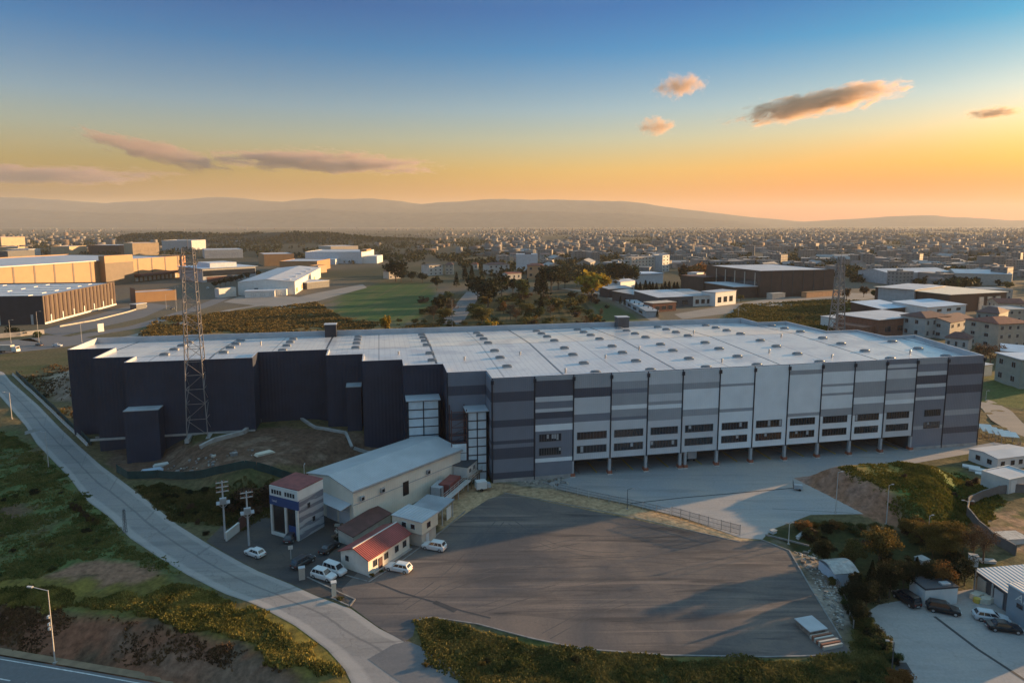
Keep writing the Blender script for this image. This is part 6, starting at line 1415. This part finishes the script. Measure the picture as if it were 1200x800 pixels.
for u, v, h, k, pl in [(1025, 352, 14, 'round', 'green'), (1180, 340, 12, 'wide', 'olive'), (1140, 345, 9, 'wide', 'green'), (1122, 343, 9, 'wide', 'olive'), (1160, 344, 8, 'wide', 'green'), (992, 352, 16, 'round', 'brown'), (1012, 348, 14, 'round', 'brown'), (880, 340, 20, 'bare', 'brown'), (1070, 346, 10, 'wide', 'brown'), (1095, 346, 10, 'wide', 'green'), (868, 354, 10, 'round', 'olive')]:
    tree(k, pl, (u, v), h, 'tree among the halls and sheds on the right side of the town', 'trees among the right hand halls')
for u, v, h in [(1150, 424, 24), (1160, 428, 28), (1171, 422, 20), (1146, 418, 18)]: tree('bare', 'brown', (u, v), h, 'bare brown tree in front of the pale green apartment house', 'bare trees by the apartment houses', wscale=1.1)
# thicket on the right
tree('round', 'dark', (965, 664), 36, 'dark dense round tree with yellow tips left of the tin shelter', wscale=1.0, variant=1)
tree('round', 'ochre', (1030, 662), 48, 'big rounded tree with sunlit ochre crown in the right hollow', wscale=1.05, variant=2)
tree('round', 'olive', (1000, 666), 36, 'dull olive round tree between the dark tree and the ochre one', wscale=1.0, variant=0)
tree('bare', 'brown', (1152, 660), 50, 'leafless grey brown tree above the workshop', wscale=.9, variant=0); tree('bare', 'brown', (1140, 655), 44, 'smaller leafless tree beside the grey brown one', wscale=.9, variant=1)
for u, v, h, w_ in [(1085, 640, 28, 1.1), (1100, 640, 34, 1.1), (1115, 640, 32, 1.1), (1128, 648, 28, 1.1), (1068, 628, 22, 1.2), (1108, 652, 30, 1.2), (1092, 654, 26, 1.2)]: tree('wide', 'ochre', (u, v), h, 'sunlit ochre tree in the group below the right field', 'ochre trees below the right field', wscale=w_ * .8)
tree('wide', 'orange', (1102, 694), 38, 'russet tree right behind the white site container', wscale=.85, variant=1)
for u, v, h, k in [(1000, 712, 36, 'round'), (1015, 716, 40, 'round'), (1030, 706, 44, 'cone'), (1042, 700, 46, 'round'), (1058, 694, 40, 'round'), (1020, 694, 38, 'cone'), (1046, 684, 30, 'round'), (1072, 690, 38, 'cone'), (1085, 692, 40, 'round'), (1118, 694, 36, 'round'), (1130, 686, 38, 'round'), (1005, 730, 30, 'wide'), (1066, 680, 30, 'round'), (1035, 688, 32, 'round'), (1000, 694, 26, 'round'), (1120, 676, 30, 'cone')]:
    tree(k, 'dark', (u, v), h, 'dark evergreen in the thicket behind the car lot', 'dark thicket behind the car lot', wscale=.9)
for k in range(46):
    u, v = random.uniform(945, 1120), random.uniform(622, 684)
    if u < 975 and v > 650: continue
    shrub(random.choice(['dark', 'green', 'olive', 'dark', 'brown']), (u, v), random.uniform(8, 17), 'low tangled shrub in the shaded hollow below the slab', 'shrubs in the right hollow', random.uniform(.9, 1.4))
for u, v, h, pl in [(977, 617, 10, 'orange'), (985, 619, 9, 'ochre'), (942, 622, 15, 'orange'), (948, 628, 12, 'olive'), (995, 618, 8, 'green'), (1010, 620, 9, 'green'), (1025, 620, 10, 'olive'), (1040, 622, 9, 'olive'), (1060, 624, 16, 'brown'), (1072, 620, 18, 'ochre'), (955, 618, 8, 'ochre'), (968, 616, 7, 'olive'), (936, 618, 9, 'brown')]:
    shrub(pl, (u, v), h, 'sunlit shrub along the lower edge of the concrete slab', 'shrubs along the slab edge', 1.2)
for u, v, h in [(1135, 570, 9), (1143, 566, 8), (1118, 582, 7), (1060, 560, 6), (1135, 590, 9)]: shrub('brown', (u, v), h, 'dry brown shrub on the grassy right field', 'dry shrubs on the right field', 1.1)
# strip at the bottom
for k in range(24):
    u = random.uniform(492, 1048); lo_v = np.interp(u, [490, 560, 620, 680, 780, 1000, 1048], [740, 745, 762, 776, 782, 782, 765]); v = random.uniform(lo_v, min(lo_v + 42, 815))
    shrub(random.choice(['green', 'green', 'olive', 'dark', 'olive', 'ochre'] if u < 720 else ['green', 'green', 'dark', 'green', 'olive']), (u, v), random.uniform(4, 9), 'small bush on the grassy strip below the asphalt yard', 'bushes below the asphalt yard', random.uniform(1.0, 1.5))
for k in range(34):
    t_ = random.random(); u = np.interp(t_, [0, .5, 1], [992, 1015, 1048]) + random.uniform(-8, 6); v = np.interp(t_, [0, .5, 1], [700, 735, 778]) + random.uniform(-6, 6)
    shrub(random.choice(['green', 'olive', 'green', 'dark']), (u, v), random.uniform(8, 16), 'dense green bush between the rubble strip and the car lot', 'bushes beside the car lot', random.uniform(1.0, 1.4))
for k in range(5): shrub('orange', (1046 + k * 4, 800 + random.uniform(-4, 4)), 14, 'reddish dry bush at the lower right edge of the lot', 'reddish bushes by the lot', 1.1)
for k in range(90):
    u, v = random.uniform(492, 712), random.uniform(346, 385)
    if 528 < u < 556 and v > 345: continue
    shrub(random.choice(['dark', 'green', 'olive', 'brown', 'olive', 'green', 'ochre']), (u, v), random.uniform(4, 11), 'rough bush on the overgrown ground just beyond the warehouse roof', 'bushes beyond the warehouse roof', random.uniform(1.1, 1.8))
# left side
for k in range(48):
    u, v = random.uniform(165, 330), random.uniform(572, 640)
    p_ = G(u, v)
    if poly_sd(np.array([p_.x]), np.array([p_.y]), FORE)[0] > -1 or poly_sd(np.array([p_.x]), np.array([p_.y]), [tuple(q) for q in ROAD_L] + [tuple(q) for q in ROAD_R[::-1]])[0] > -1.2: continue
    if u > 235 + (640 - v) * 2.2: continue
    shrub(random.choice(['green', 'dark', 'dark', 'brown', 'olive']), (u, v), random.uniform(5, 11), 'dark shrub on the slope between the road and the mesh fence', 'shrubs on the slope below the fence', random.uniform(1, 1.5))
for k in range(12): shrub('olive' if k % 2 else 'brown', (84 + k * 2.6, 597 + k * 1.4 + random.uniform(-3, 3)), random.uniform(6, 9), 'pale dry reed clump at the road edge on the left', 'dry reeds by the left road', .8)
for k in range(30):
    u, v = random.uniform(-5, 190), random.uniform(560, 680); p_ = G(u, v)
    if poly_sd(np.array([p_.x]), np.array([p_.y]), [tuple(q) for q in ROAD_L] + [tuple(q) for q in ROAD_R[::-1]])[0] > -1.5: continue
    shrub(random.choice(['green', 'dark', 'olive']), (u, v), random.uniform(2, 5), 'low green tuft on the left field', 'tufts on the left field', 1.6)
for k in range(0, 10, 3): shrub('dark' if k % 2 else 'olive', (34 + k * 6.5, 447 + k * 6.2), 6, 'dark bush on the bank between road barrier and pit', 'bushes behind the road barrier', 1.1)
for k in range(26):
    shrub(random.choice(['ochre', 'olive', 'brown', 'ochre']), (random.uniform(170, 470), random.uniform(376, 392)), random.uniform(3, 6), 'dry golden bush on the meadow behind the warehouse', 'dry bushes on the far meadow', 1.6)
shrub('ochre', (436, 675), 4, 'flowering bush against the cream house wall', None, 1.4); shrub('green', (447, 670), 3, 'low hedge clump beside the house kerb', None, 1.6); shrub('olive', (398, 702), 5, 'dry planting on the kerb island', None, 1.6)
shrub('dark', (398, 632), 8, 'dark overgrown bush between the shed doors and the red lean-to', None, 1.5); shrub('dark', (409, 634), 8, 'second dark bush against the red lean-to', None, 1.4)

# weeds and grass: uncountable ground cover
MT['weeds'] = Mcol('weeds', .9, .3, .8, trans=.2, spec=.1)
def cover(name, pts, n, hh, ww, pal, label, dens=None, blades=3, z_from=None, px=True):
    poly = PP(pts) if px else pts
    A_ = np.array(poly); lo_, hi_ = A_.min(0), A_.max(0); P_ = np.zeros((0, 2))
    while len(P_) < n:
        q = RNG.uniform(lo_, hi_, (n * 3, 2)); q = q[poly_sd(q[:, 0], q[:, 1], poly) + (fbm(q[:, 0], q[:, 1], 4, 3) - .5) * 5 > 0]
        if dens: q = q[fbm(q[:, 0] + 50, q[:, 1], dens[0], 3) + RNG.uniform(-.17, .17, len(q)) > dens[1]]
        if len(q) == 0: return
        P_ = np.r_[P_, q]
    P_ = P_[:n]; z = gzat(P_[:, 0], P_[:, 1])
    patch = .55 + .9 * fbm(P_[:, 0] + 17, P_[:, 1] - 5, 3.0, 3)
    Vs, Ts = [], []
    a_, b_ = np.array(PAL[pal][0]) if isinstance(pal, str) else np.array(pal[0]), np.array(PAL[pal][1]) if isinstance(pal, str) else np.array(pal[1])
    for k in range(blades):
        an = RNG.uniform(0, 2 * math.pi, n); h = hh * RNG.uniform(.45, 1.25, n) * patch; w_ = ww * RNG.uniform(.6, 1.3, n); ln = RNG.normal(0, .35, (n, 2)) * h[:, None]; jo = RNG.normal(0, ww * .6, (n, 2))
        dx, dy = np.cos(an) * w_ / 2, np.sin(an) * w_ / 2; bx, by = P_[:, 0] + jo[:, 0], P_[:, 1] + jo[:, 1]
        Vs.append(np.stack([np.c_[bx - dx, by - dy, z - .08], np.c_[bx + dx, by + dy, z - .08], np.c_[bx + ln[:, 0] + dx * .5, by + ln[:, 1] + dy * .5, z + h], np.c_[bx + ln[:, 0] - dx * .7, by + ln[:, 1] - dy * .7, z + h * .85]], 1))
        t_ = np.clip(fbm(P_[:, 0], P_[:, 1] + 33, 2.5, 2) * 1.4 - .2 + RNG.uniform(-.3, .3, n), 0, 1)[:, None]; Ts.append(a_ + (b_ - a_) * t_)
    V_ = np.concatenate(Vs).reshape(-1, 3); F_ = np.arange(len(V_)).reshape(-1, 4)
    o = mesh_np(name, V_, F_, 'weeds', np.concatenate(Ts)); return tag(o, label, 'ground cover', None, 'stuff')
cover('weeds', [(-40, 690), (40, 690), (120, 702), (180, 694), (215, 684), (240, 692), (310, 718), (380, 768), (404, 792), (330, 788), (290, 756), (200, 731), (100, 714), (0, 704), (-40, 700)], 13000, .46, .26, ((.070, .078, .020), (.27, .215, .055)), 'yellow flowering weeds along the top of the brown bank', (5, .40))
cover('grass', [(-40, 505), (0, 505), (45, 530), (150, 632), (215, 674), (190, 664), (130, 652), (92, 652), (40, 674), (-40, 686)], 16000, .22, .34, ((.058, .085, .022), (.17, .155, .050)), 'dark green grass on the shaded left field', (6, .42))
cover('grass', [(155, 568), (300, 555), (470, 533), (480, 560), (350, 592), (280, 622), (205, 608)], 9000, .35, .36, ((.036, .046, .014), (.11, .092, .034)), 'dark rough grass on the slope below the mesh fence', (6, .40))
cover('grass', [(985, 555), (1040, 547), (1128, 556), (1176, 588), (1145, 622), (1080, 632), (1062, 598)], 9000, .30, .36, ((.040, .060, .012), (.14, .12, .026)), 'green grass of the raised right field', (6, .38))
cover('weeds', [(484, 730), (505, 726), (620, 752), (780, 772), (1002, 772), (1012, 725), (1044, 756), (1060, 812), (900, 825), (560, 825), (500, 765)], 18000, .32, .32, ((.050, .066, .020), (.20, .165, .055)), 'rough grass and weeds on the strip below the asphalt yard', (5, .38))
cover('dry_grass', [(165, 393), (185, 372), (300, 363), (370, 354), (400, 372), (470, 381), (520, 380), (470, 392), (200, 402)], 12000, .8, 1.2, ((.055, .044, .018), (.17, .12, .042)), 'dry golden meadow grass behind the warehouse', (22, .46))
cover('dry_grass', [(850, 372), (870, 357), (990, 350), (1065, 362), (1080, 380), (960, 388)], 8000, .8, 1.2, ((.05, .05, .014), (.14, .11, .03)), 'dry green meadow grass before the brown hall', (22, .44))
cover('dry_weeds', [(-60, 704), (0, 707), (100, 717), (200, 734), (290, 760), (340, 790), (300, 790), (180, 775), (0, 755), (-60, 745)], 2200, .24, .28, ((.06, .036, .02), (.14, .08, .04)), 'dry brown weeds on the earth bank', (7, .52))
cover('dry_weeds', [(20, 436), (85, 424), (93, 490), (70, 486), (40, 456)], 500, .5, .5, ((.04, .028, .016), (.12, .08, .04)), 'dry weeds in the pit beside the black warehouse', (7, .5))
mk('rubble_brown', (.17, .135, .105), .95, .3, 1.0); mk('rubble_grey', (.22, .21, .20), .95, .3, 1.0)
# rubble along the yard and site
def rubble(name, pts, n, s0, s1, label, cols=('rubble_brown', 'rubble_grey', 'plaster')):
    poly = PP(pts); A_ = np.array(poly); mb = MB(); c = 0
    while c < n:
        x, y = RNG.uniform(A_.min(0), A_.max(0))
        if poly_sd(np.array([x]), np.array([y]), poly)[0] < 0: continue
        c += 1; s_ = RNG.uniform(s0, s1) * (2 if RNG.random() < .06 else 1); z = float(gzat(x, y)[0]); k = [(x + s_ * math.cos(t_) * RNG.uniform(.4, .7), y + s_ * math.sin(t_) * RNG.uniform(.4, .7)) for t_ in np.linspace(0, 6.28, 6)[:-1]]
        mb.prism(k, z - .1, z + s_ * RNG.uniform(.2, .6), *(2 * [int(RNG.integers(0, len(cols)))]))
    return tag(mb.build(name, list(cols)), label, 'rubble', None, 'stuff')
rubble('rubble', [(930, 646), (950, 640), (968, 660), (985, 690), (990, 735), (985, 745), (972, 715), (950, 675)], 380, .12, .5, 'broken stones along the right kerb of the asphalt yard')
rubble('rubble', [(160, 553), (190, 545), (250, 532), (300, 525), (330, 530), (250, 545), (190, 556)], 60, .2, .8, 'pale rubble on the dug site before the black wall')
rubble('rubble', [(590, 560), (655, 556), (668, 568), (640, 570)], 90, .2, .8, 'loose stones beside the warehouse corner')
for k, (u, v, ln, lb) in enumerate([(178, 551, 5, 'pale blue stacked sheets on the dug site'), (190, 545, 4, 'white stacked boards on the dug site'), (310, 532, 4.5, 'long pale slab lying on the dug soil'), (395, 531, 6, 'grey heap of sheeting beside the mesh fence')]):
    r = thing('sheet_stack', lb, 'sheets', G(u, v), R(25 + 10 * k))
    for j in range(3): MB().box(-ln / 2 + j * .2, -.9, j * .17, ln / 2 - j * .3, .9, j * .17 + .14).build('sheet', ['blue_roof', 'offwhite', 'cream', 'grey_wall'][k], r)

# ---------------------------------------------------------------- the town in the distance
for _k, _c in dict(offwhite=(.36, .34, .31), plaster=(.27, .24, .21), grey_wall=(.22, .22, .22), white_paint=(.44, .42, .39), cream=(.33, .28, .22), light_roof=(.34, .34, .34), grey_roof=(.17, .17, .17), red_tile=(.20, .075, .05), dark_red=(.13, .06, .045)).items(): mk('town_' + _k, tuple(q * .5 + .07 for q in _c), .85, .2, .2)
MT['town_glass'] = glass('town_glass', (.06, .06, .065), .5)
def town_proto(kind, w_, d_, h, mats):
    mb = MB()
    if kind == 'flat':
        mb.box(0, 0, -1, w_, d_, h, 0, skip='t'); mb.box(-.2, -.2, h, w_ + .2, d_ + .2, h + .5, 1); mb.box(w_ * .3, d_ * .3, h + .5, w_ * .5, d_ * .6, h + 2.6, 0)
        nf = max(1, int(h / 3.2)); nc = max(2, int(w_ / 4))
        for j in range(nf):
            for k in range(nc): x = w_ * (k + .3) / nc; z = j * h / nf + .9; mb.quad((x, -.05, z), (x + w_ / nc * .42, -.05, z), (x + w_ / nc * .42, -.05, z + 1.5), (x, -.05, z + 1.5), 2)
        for j in range(nf):
            for k in range(3): y = d_ * (k + .3) / 3; z = j * h / nf + .9; mb.quad((w_ + .05, y, z), (w_ + .05, y + d_ * .13, z), (w_ + .05, y + d_ * .13, z + 1.5), (w_ + .05, y, z + 1.5), 2); mb.quad((-.05, y + d_ * .13, z), (-.05, y, z), (-.05, y, z + 1.5), (-.05, y + d_ * .13, z + 1.5), 2)
    else:
        rh = min(w_, d_) * .22
        mb.add([(0, 0, -1), (w_, 0, -1), (w_, d_, -1), (0, d_, -1), (0, 0, h), (w_, 0, h), (w_, d_, h), (0, d_, h), (0, d_ / 2, h + rh), (w_, d_ / 2, h + rh)], [(0, 1, 5, 4), (2, 3, 7, 6), (1, 2, 6, 9, 5), (3, 0, 4, 8, 7)], 0)
        mb.quad((-.4, -.4, h - .1), (w_ + .4, -.4, h - .1), (w_ + .4, d_ / 2, h + rh + .1), (-.4, d_ / 2, h + rh + .1), 1); mb.quad((-.4, d_ / 2, h + rh + .1), (w_ + .4, d_ / 2, h + rh + .1), (w_ + .4, d_ + .4, h - .1), (-.4, d_ + .4, h - .1), 1)
        nf = max(1, int(h / 3.2)); nc = max(2, int(w_ / 4))
        for j in range(nf):
            for k in range(nc): x = w_ * (k + .3) / nc; z = j * h / nf + .9; mb.quad((x, -.05, z), (x + w_ / nc * .4, -.05, z), (x + w_ / nc * .4, -.05, z + 1.4), (x, -.05, z + 1.4), 2)
    o = mb.build('town_building', ['town_' + k for k in mats]); return o
KINDS_ = [('flat', 16, 13, 13, ['offwhite', 'grey_roof', 'glass'], 'pale town apartment block with a flat roof', 'pale flat roofed town blocks'), ('flat', 20, 14, 17, ['plaster', 'grey_roof', 'glass'], 'beige many windowed town block', 'beige town blocks'), ('flat', 34, 24, 8, ['grey_wall', 'light_roof', 'glass'], 'low grey industrial hall in the town with a light roof', 'low halls in the town'), ('gable', 13, 11, 8, ['white_paint', 'red_tile', 'glass'], 'white town house with a red tiled roof', 'red roofed town houses'), ('gable', 12, 10, 9, ['cream', 'dark_red', 'glass'], 'cream town house with a dark red roof', 'dark red roofed town houses'), ('gable', 30, 18, 8, ['offwhite', 'light_roof', 'glass'], 'white gabled works hall in the town', 'white works halls in the town')]
OCC = []
for o in bpy.data.objects:
    if o.parent is None and 'category' in o and o.location.y > 250: OCC.append((o.location.x, o.location.y))
OCC = np.array(OCC)
def density(u, v):
    """how thickly the town stands at a place of the valley floor"""
    a = np.interp(u, [-100, 0, 250, 430, 560, 700, 850, 1300], [.10, .12, .10, .14, .45, .9, 1.0, 1.0])
    top = np.interp(u, [-100, 100, 430, 560, 640, 800, 860, 1000, 1080, 1300], [298, 296, 293, 307, 318, 322, 318, 330, 338, 346])
    if v > top: return 0
    if 140 < u < 560 and v > 270: return .12 * a
    return a
cnt = 0; TP = {}; stuffV = []; tries = 0; placed = []
while cnt < 300 and tries < 60000:
    tries += 1
    u = random.uniform(-60, 1260); dd = 1 / random.uniform(1 / 2100, 1 / 560); v = 262 + 46200 / dd
    if random.random() > density(u, v): continue
    x, y = g(u, v); k = random.choices(range(6), [3, 2.4, 2.2, 3.4, 2.4, 1.6])[0]; kd, w_, d_, h, mats, lb, gr = KINDS_[k]
    if len(OCC) and np.min(np.hypot(OCC[:, 0] + 14 - x, OCC[:, 1] + 14 - y)) < 34 + (60 if y < 800 else 0) * (u < 900): continue
    if placed and np.min(np.hypot(*(np.array(placed) - (x, y)).T)) < 17: continue
    placed.append((x, y))
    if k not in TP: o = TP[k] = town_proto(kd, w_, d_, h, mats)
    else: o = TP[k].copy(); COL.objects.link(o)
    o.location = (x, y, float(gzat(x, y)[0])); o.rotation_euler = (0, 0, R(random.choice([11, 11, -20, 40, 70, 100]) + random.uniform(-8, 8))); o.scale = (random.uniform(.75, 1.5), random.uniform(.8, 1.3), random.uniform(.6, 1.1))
    tag(o, lb, 'building', gr); cnt += 1
# the rest of the town: one mass
n = 0; BV, BF, BT = [], [], []
cols = np.array([(.26, .235, .21), (.23, .20, .175), (.33, .31, .285), (.18, .17, .165), (.24, .175, .135), (.17, .10, .075)])
while n < 9000:
    u = random.uniform(-80, 1280); v = 262 + 46200 / (1 / random.uniform(1 / 9000, 1 / 1200))
    dd = 46200 / (v - 262)
    if random.random() > density(u, v) * (1.0 if dd < 5000 else .8): continue
    if dd < 2100 and random.random() < .5: continue
    if fbm(np.array([u * 6.0]), np.array([dd * .5]), 300, 2)[0] < .42: continue
    x, y = g(u, v); w_, d_ = random.uniform(8, 18), random.uniform(8, 14); h = random.choice([4, 5, 6, 8, 10, 14]) * random.uniform(.8, 1.2)
    if random.random() < .1: w_ *= 2.2; d_ *= 2; h = 8
    an = R(random.choice([11, 40, -20, 75]) + random.uniform(-6, 6)); c, s_ = math.cos(an), math.sin(an)
    o_ = len(BV) 
    for z in (-1, h):
        for a, b_ in ((0, 0), (w_, 0), (w_, d_), (0, d_)): BV.append((x + a * c - b_ * s_, y + a * s_ + b_ * c, z))
    BF += [(o_ + 4, o_ + 5, o_ + 6, o_ + 7), (o_, o_ + 1, o_ + 5, o_ + 4), (o_ + 1, o_ + 2, o_ + 6, o_ + 5), (o_ + 2, o_ + 3, o_ + 7, o_ + 6), (o_ + 3, o_, o_ + 4, o_ + 7)]
    wc = cols[random.randrange(5)] * random.uniform(.55, .75); rc = cols[random.choice([5, 5, 3, 2, 1, 3])] * random.uniform(.8, 1.1); BT += [rc, wc, wc, wc, wc]; n += 1
MT['town_mass'] = Mcol('town_mass', .85, .25, .12)
tag(mesh_np('distant_town', np.array(BV), np.array(BF), 'town_mass', np.array(BT)), 'hazy mass of small town buildings filling the far valley', 'town', None, 'stuff')
# trees between the houses and on the wooded hills: one mass of leaf clumps
deps = bpy.context.evaluated_depsgraph_get(); deps.update()
from mathutils.bvhtree import BVHTree
hill_bv = []
for o in bpy.data.objects:
    if o.name.startswith('hills') and min(v_.co.y for v_ in o.data.vertices) < 4000: hill_bv.append(BVHTree.FromObject(o, deps))
pts_ = []; 
while len(pts_) < 14000:
    if random.random() < .68:
        u = random.uniform(-60, 1260); dd = 1 / random.uniform(1 / 5000, 1 / 480); v = 262 + 46200 / dd
        if v > np.interp(u, [0, 300, 500, 640, 860, 1080, 1260], [300, 300, 318, 330, 322, 336, 345]): continue
        if fbm(np.array([u * 5.0]), np.array([dd * .7 + 900]), 120, 3)[0] < .5: continue
        x, y = g(u, v); z = 0
    else:
        x, y = random.uniform(-1500, 300), random.uniform(1500, 2700)
        if random.random() < .2: x, y = random.uniform(750, 1200), random.uniform(1050, 1400)
        z = None
        for bv in hill_bv:
            hit = bv.ray_cast(Vector((x, y, 900)), Vector((0, 0, -1)))
            if hit[0] is not None and hit[0].z > 2: z = hit[0].z if z is None else max(z, hit[0].z)
        if z is None or fbm(np.array([x]), np.array([y]), 160, 3)[0] < .40: continue
    if len(OCC) and np.min(np.hypot(OCC[:, 0] + 10 - x, OCC[:, 1] + 10 - y)) < 26: continue
    pts_.append((x, y, z))
pts_ = np.array(pts_); rng = np.random.default_rng(5); m_ = 11
base_ = np.repeat(pts_, m_, 0); sz = np.repeat(rng.uniform(3.0, 6.5, len(pts_)), m_)
d_ = rng.normal(size=(len(base_), 3)); d_ /= np.linalg.norm(d_, axis=1)[:, None]; pp_ = base_ + d_ * (sz * .55 * rng.uniform(.5, 1, len(sz)))[:, None]; pp_[:, 2] = np.maximum(base_[:, 2] + .3, base_[:, 2] + sz * .7 + d_[:, 2] * sz * .6)
V_, F_, T_ = leaf_cards(pp_, 1.0, 'dark', rng); V_ = (V_ - np.repeat(pp_, 4, 0)) * np.repeat(sz * .75, 4)[:, None] + np.repeat(pp_, 4, 0)
br_ = np.repeat(rng.choice(3, len(pts_), p=[.72, .16, .12]), m_); T_[br_ == 1] = T_[br_ == 1] * np.array([2.6, 1.7, 1.2]); T_[br_ == 2] = T_[br_ == 2] * np.array([1.5, 1.6, 1.2])
tag(mesh_np('distant_woods', V_, F_, 'foliage', T_), 'dark scattered woods on the low hills and between the town houses', 'woods', None, 'stuff')

# ---------------------------------------------------------------- clouds and haze
def cloud(u, v, wpx, hpx, d, label, tilt=0.0, dens=.01, seed=0.0, thr=.45, stretch=2.2, colr=(.66, .50, .37)):
    y = d; x = (u - 600) / FPX * d; z = CAM_Z + (262 - v) / FPX * d
    sxx, szz = wpx / FPX * d / 2, hpx / FPX * d / 2; syy = max(szz * 1.6, sxx * .6)
    o = MB().box(-1.25, -1.25, -1.25, 1.25, 1.25, 1.25).build('cloud', [], None)
    o.location = (x, y, z); o.rotation_euler = (0, R(tilt), 0); o.scale = (sxx, syy, szz)
    m = bpy.data.materials.new('cloud'); m.use_nodes = True; t = m.node_tree; t.nodes.clear(); N = t.nodes.new; L = t.links.new
    ou = N('ShaderNodeOutputMaterial'); pv = N('ShaderNodeVolumePrincipled'); pv.inputs['Color'].default_value = (*colr, 1); pv.inputs['Anisotropy'].default_value = .35
    tc_ = N('ShaderNodeTexCoord'); ln = N('ShaderNodeVectorMath'); ln.operation = 'LENGTH'; L(tc_.outputs['Object'], ln.inputs[0])
    mp = N('ShaderNodeMapping'); mp.inputs['Location'].default_value = (seed, seed * .7, seed * 1.3); mp.inputs['Scale'].default_value = (stretch, 1.2, 1.0)
    n1 = N('ShaderNodeTexNoise'); n1.inputs['Scale'].default_value = 1.5; n1.inputs['Detail'].default_value = 8; n1.inputs['Roughness'].default_value = .68; n1.inputs['Distortion'].default_value = .4
    L(tc_.outputs['Object'], mp.inputs[0]); L(mp.outputs[0], n1.inputs[0])
    l2 = N('ShaderNodeMath'); l2.operation = 'POWER'; l2.inputs[1].default_value = 1.5; L(ln.outputs['Value'], l2.inputs[0])
    nn_ = N('ShaderNodeMath'); nn_.operation = 'MULTIPLY_ADD'; nn_.inputs[1].default_value = 2.3; nn_.inputs[2].default_value = -.72; L(n1.outputs[0], nn_.inputs[0])
    su = N('ShaderNodeMath'); su.operation = 'MULTIPLY_ADD'; su.inputs[1].default_value = -.55; L(l2.outputs[0], su.inputs[0]); L(nn_.outputs[0], su.inputs[2])
    mr = N('ShaderNodeMapRange'); mr.inputs['From Min'].default_value = thr - .47; mr.inputs['From Max'].default_value = thr + .02; mr.inputs['To Min'].default_value = 0; mr.inputs['To Max'].default_value = dens; L(su.outputs[0], mr.inputs[0])
    L(mr.outputs[0], pv.inputs['Density']); L(pv.outputs[0], ou.inputs['Volume'])
    m.cycles.volume_step_rate = 1.0
    o.data.materials.append(m); return tag(o, label, 'cloud')
cloud(948, 127, 190, 31, 9000, 'long sunlit cloud drifting highest at the right of the sky', -10, .012, 1.3, .47)
cloud(790, 108, 64, 28, 8200, 'small ragged cloud left of the long sunlit one', -4, .011, 5.1, .5)
cloud(765, 152, 46, 22, 9500, 'smallest oval cloud below the ragged cloud', 0, .011, 8.7, .48, 1.6)
cloud(1148, 137, 66, 13, 10500, 'thin dark sliver of cloud near the right edge', -3, .012, 3.3, .46)
cloud(190, 180, 180, 26, 13000, 'wispy mauve cloud streak sloping down at left', 14, .005, 12.1, .47, 2.6, (.50, .40, .38))
cloud(380, 192, 290, 23, 13500, 'long flat mauve cloud above the mountains', 2, .006, 15.4, .49, 3.0, (.50, .40, .38))
cloud(60, 207, 290, 22, 16000, 'faint broad cloud band at the left edge above the mountains', 0, .004, 19.9, .49, 3.0, (.50, .40, .38))
hv = MB().box(-21000, -2200, -6, 21000, 21000, 665).build('haze', [], None); hv['kind'] = 'stuff'; hv['label'] = 'warm evening haze over the whole valley'; hv['category'] = 'haze'
m = bpy.data.materials.new('haze'); m.use_nodes = True; t = m.node_tree; t.nodes.clear()
ou = t.nodes.new('ShaderNodeOutputMaterial'); pv = t.nodes.new('ShaderNodeVolumePrincipled')
pv.inputs['Color'].default_value = (.82, .83, .81, 1); pv.inputs['Density'].default_value = 3.9e-5; pv.inputs['Anisotropy'].default_value = .05
t.links.new(pv.outputs[0], ou.inputs['Volume']); hv.data.materials.append(m)
unbook()
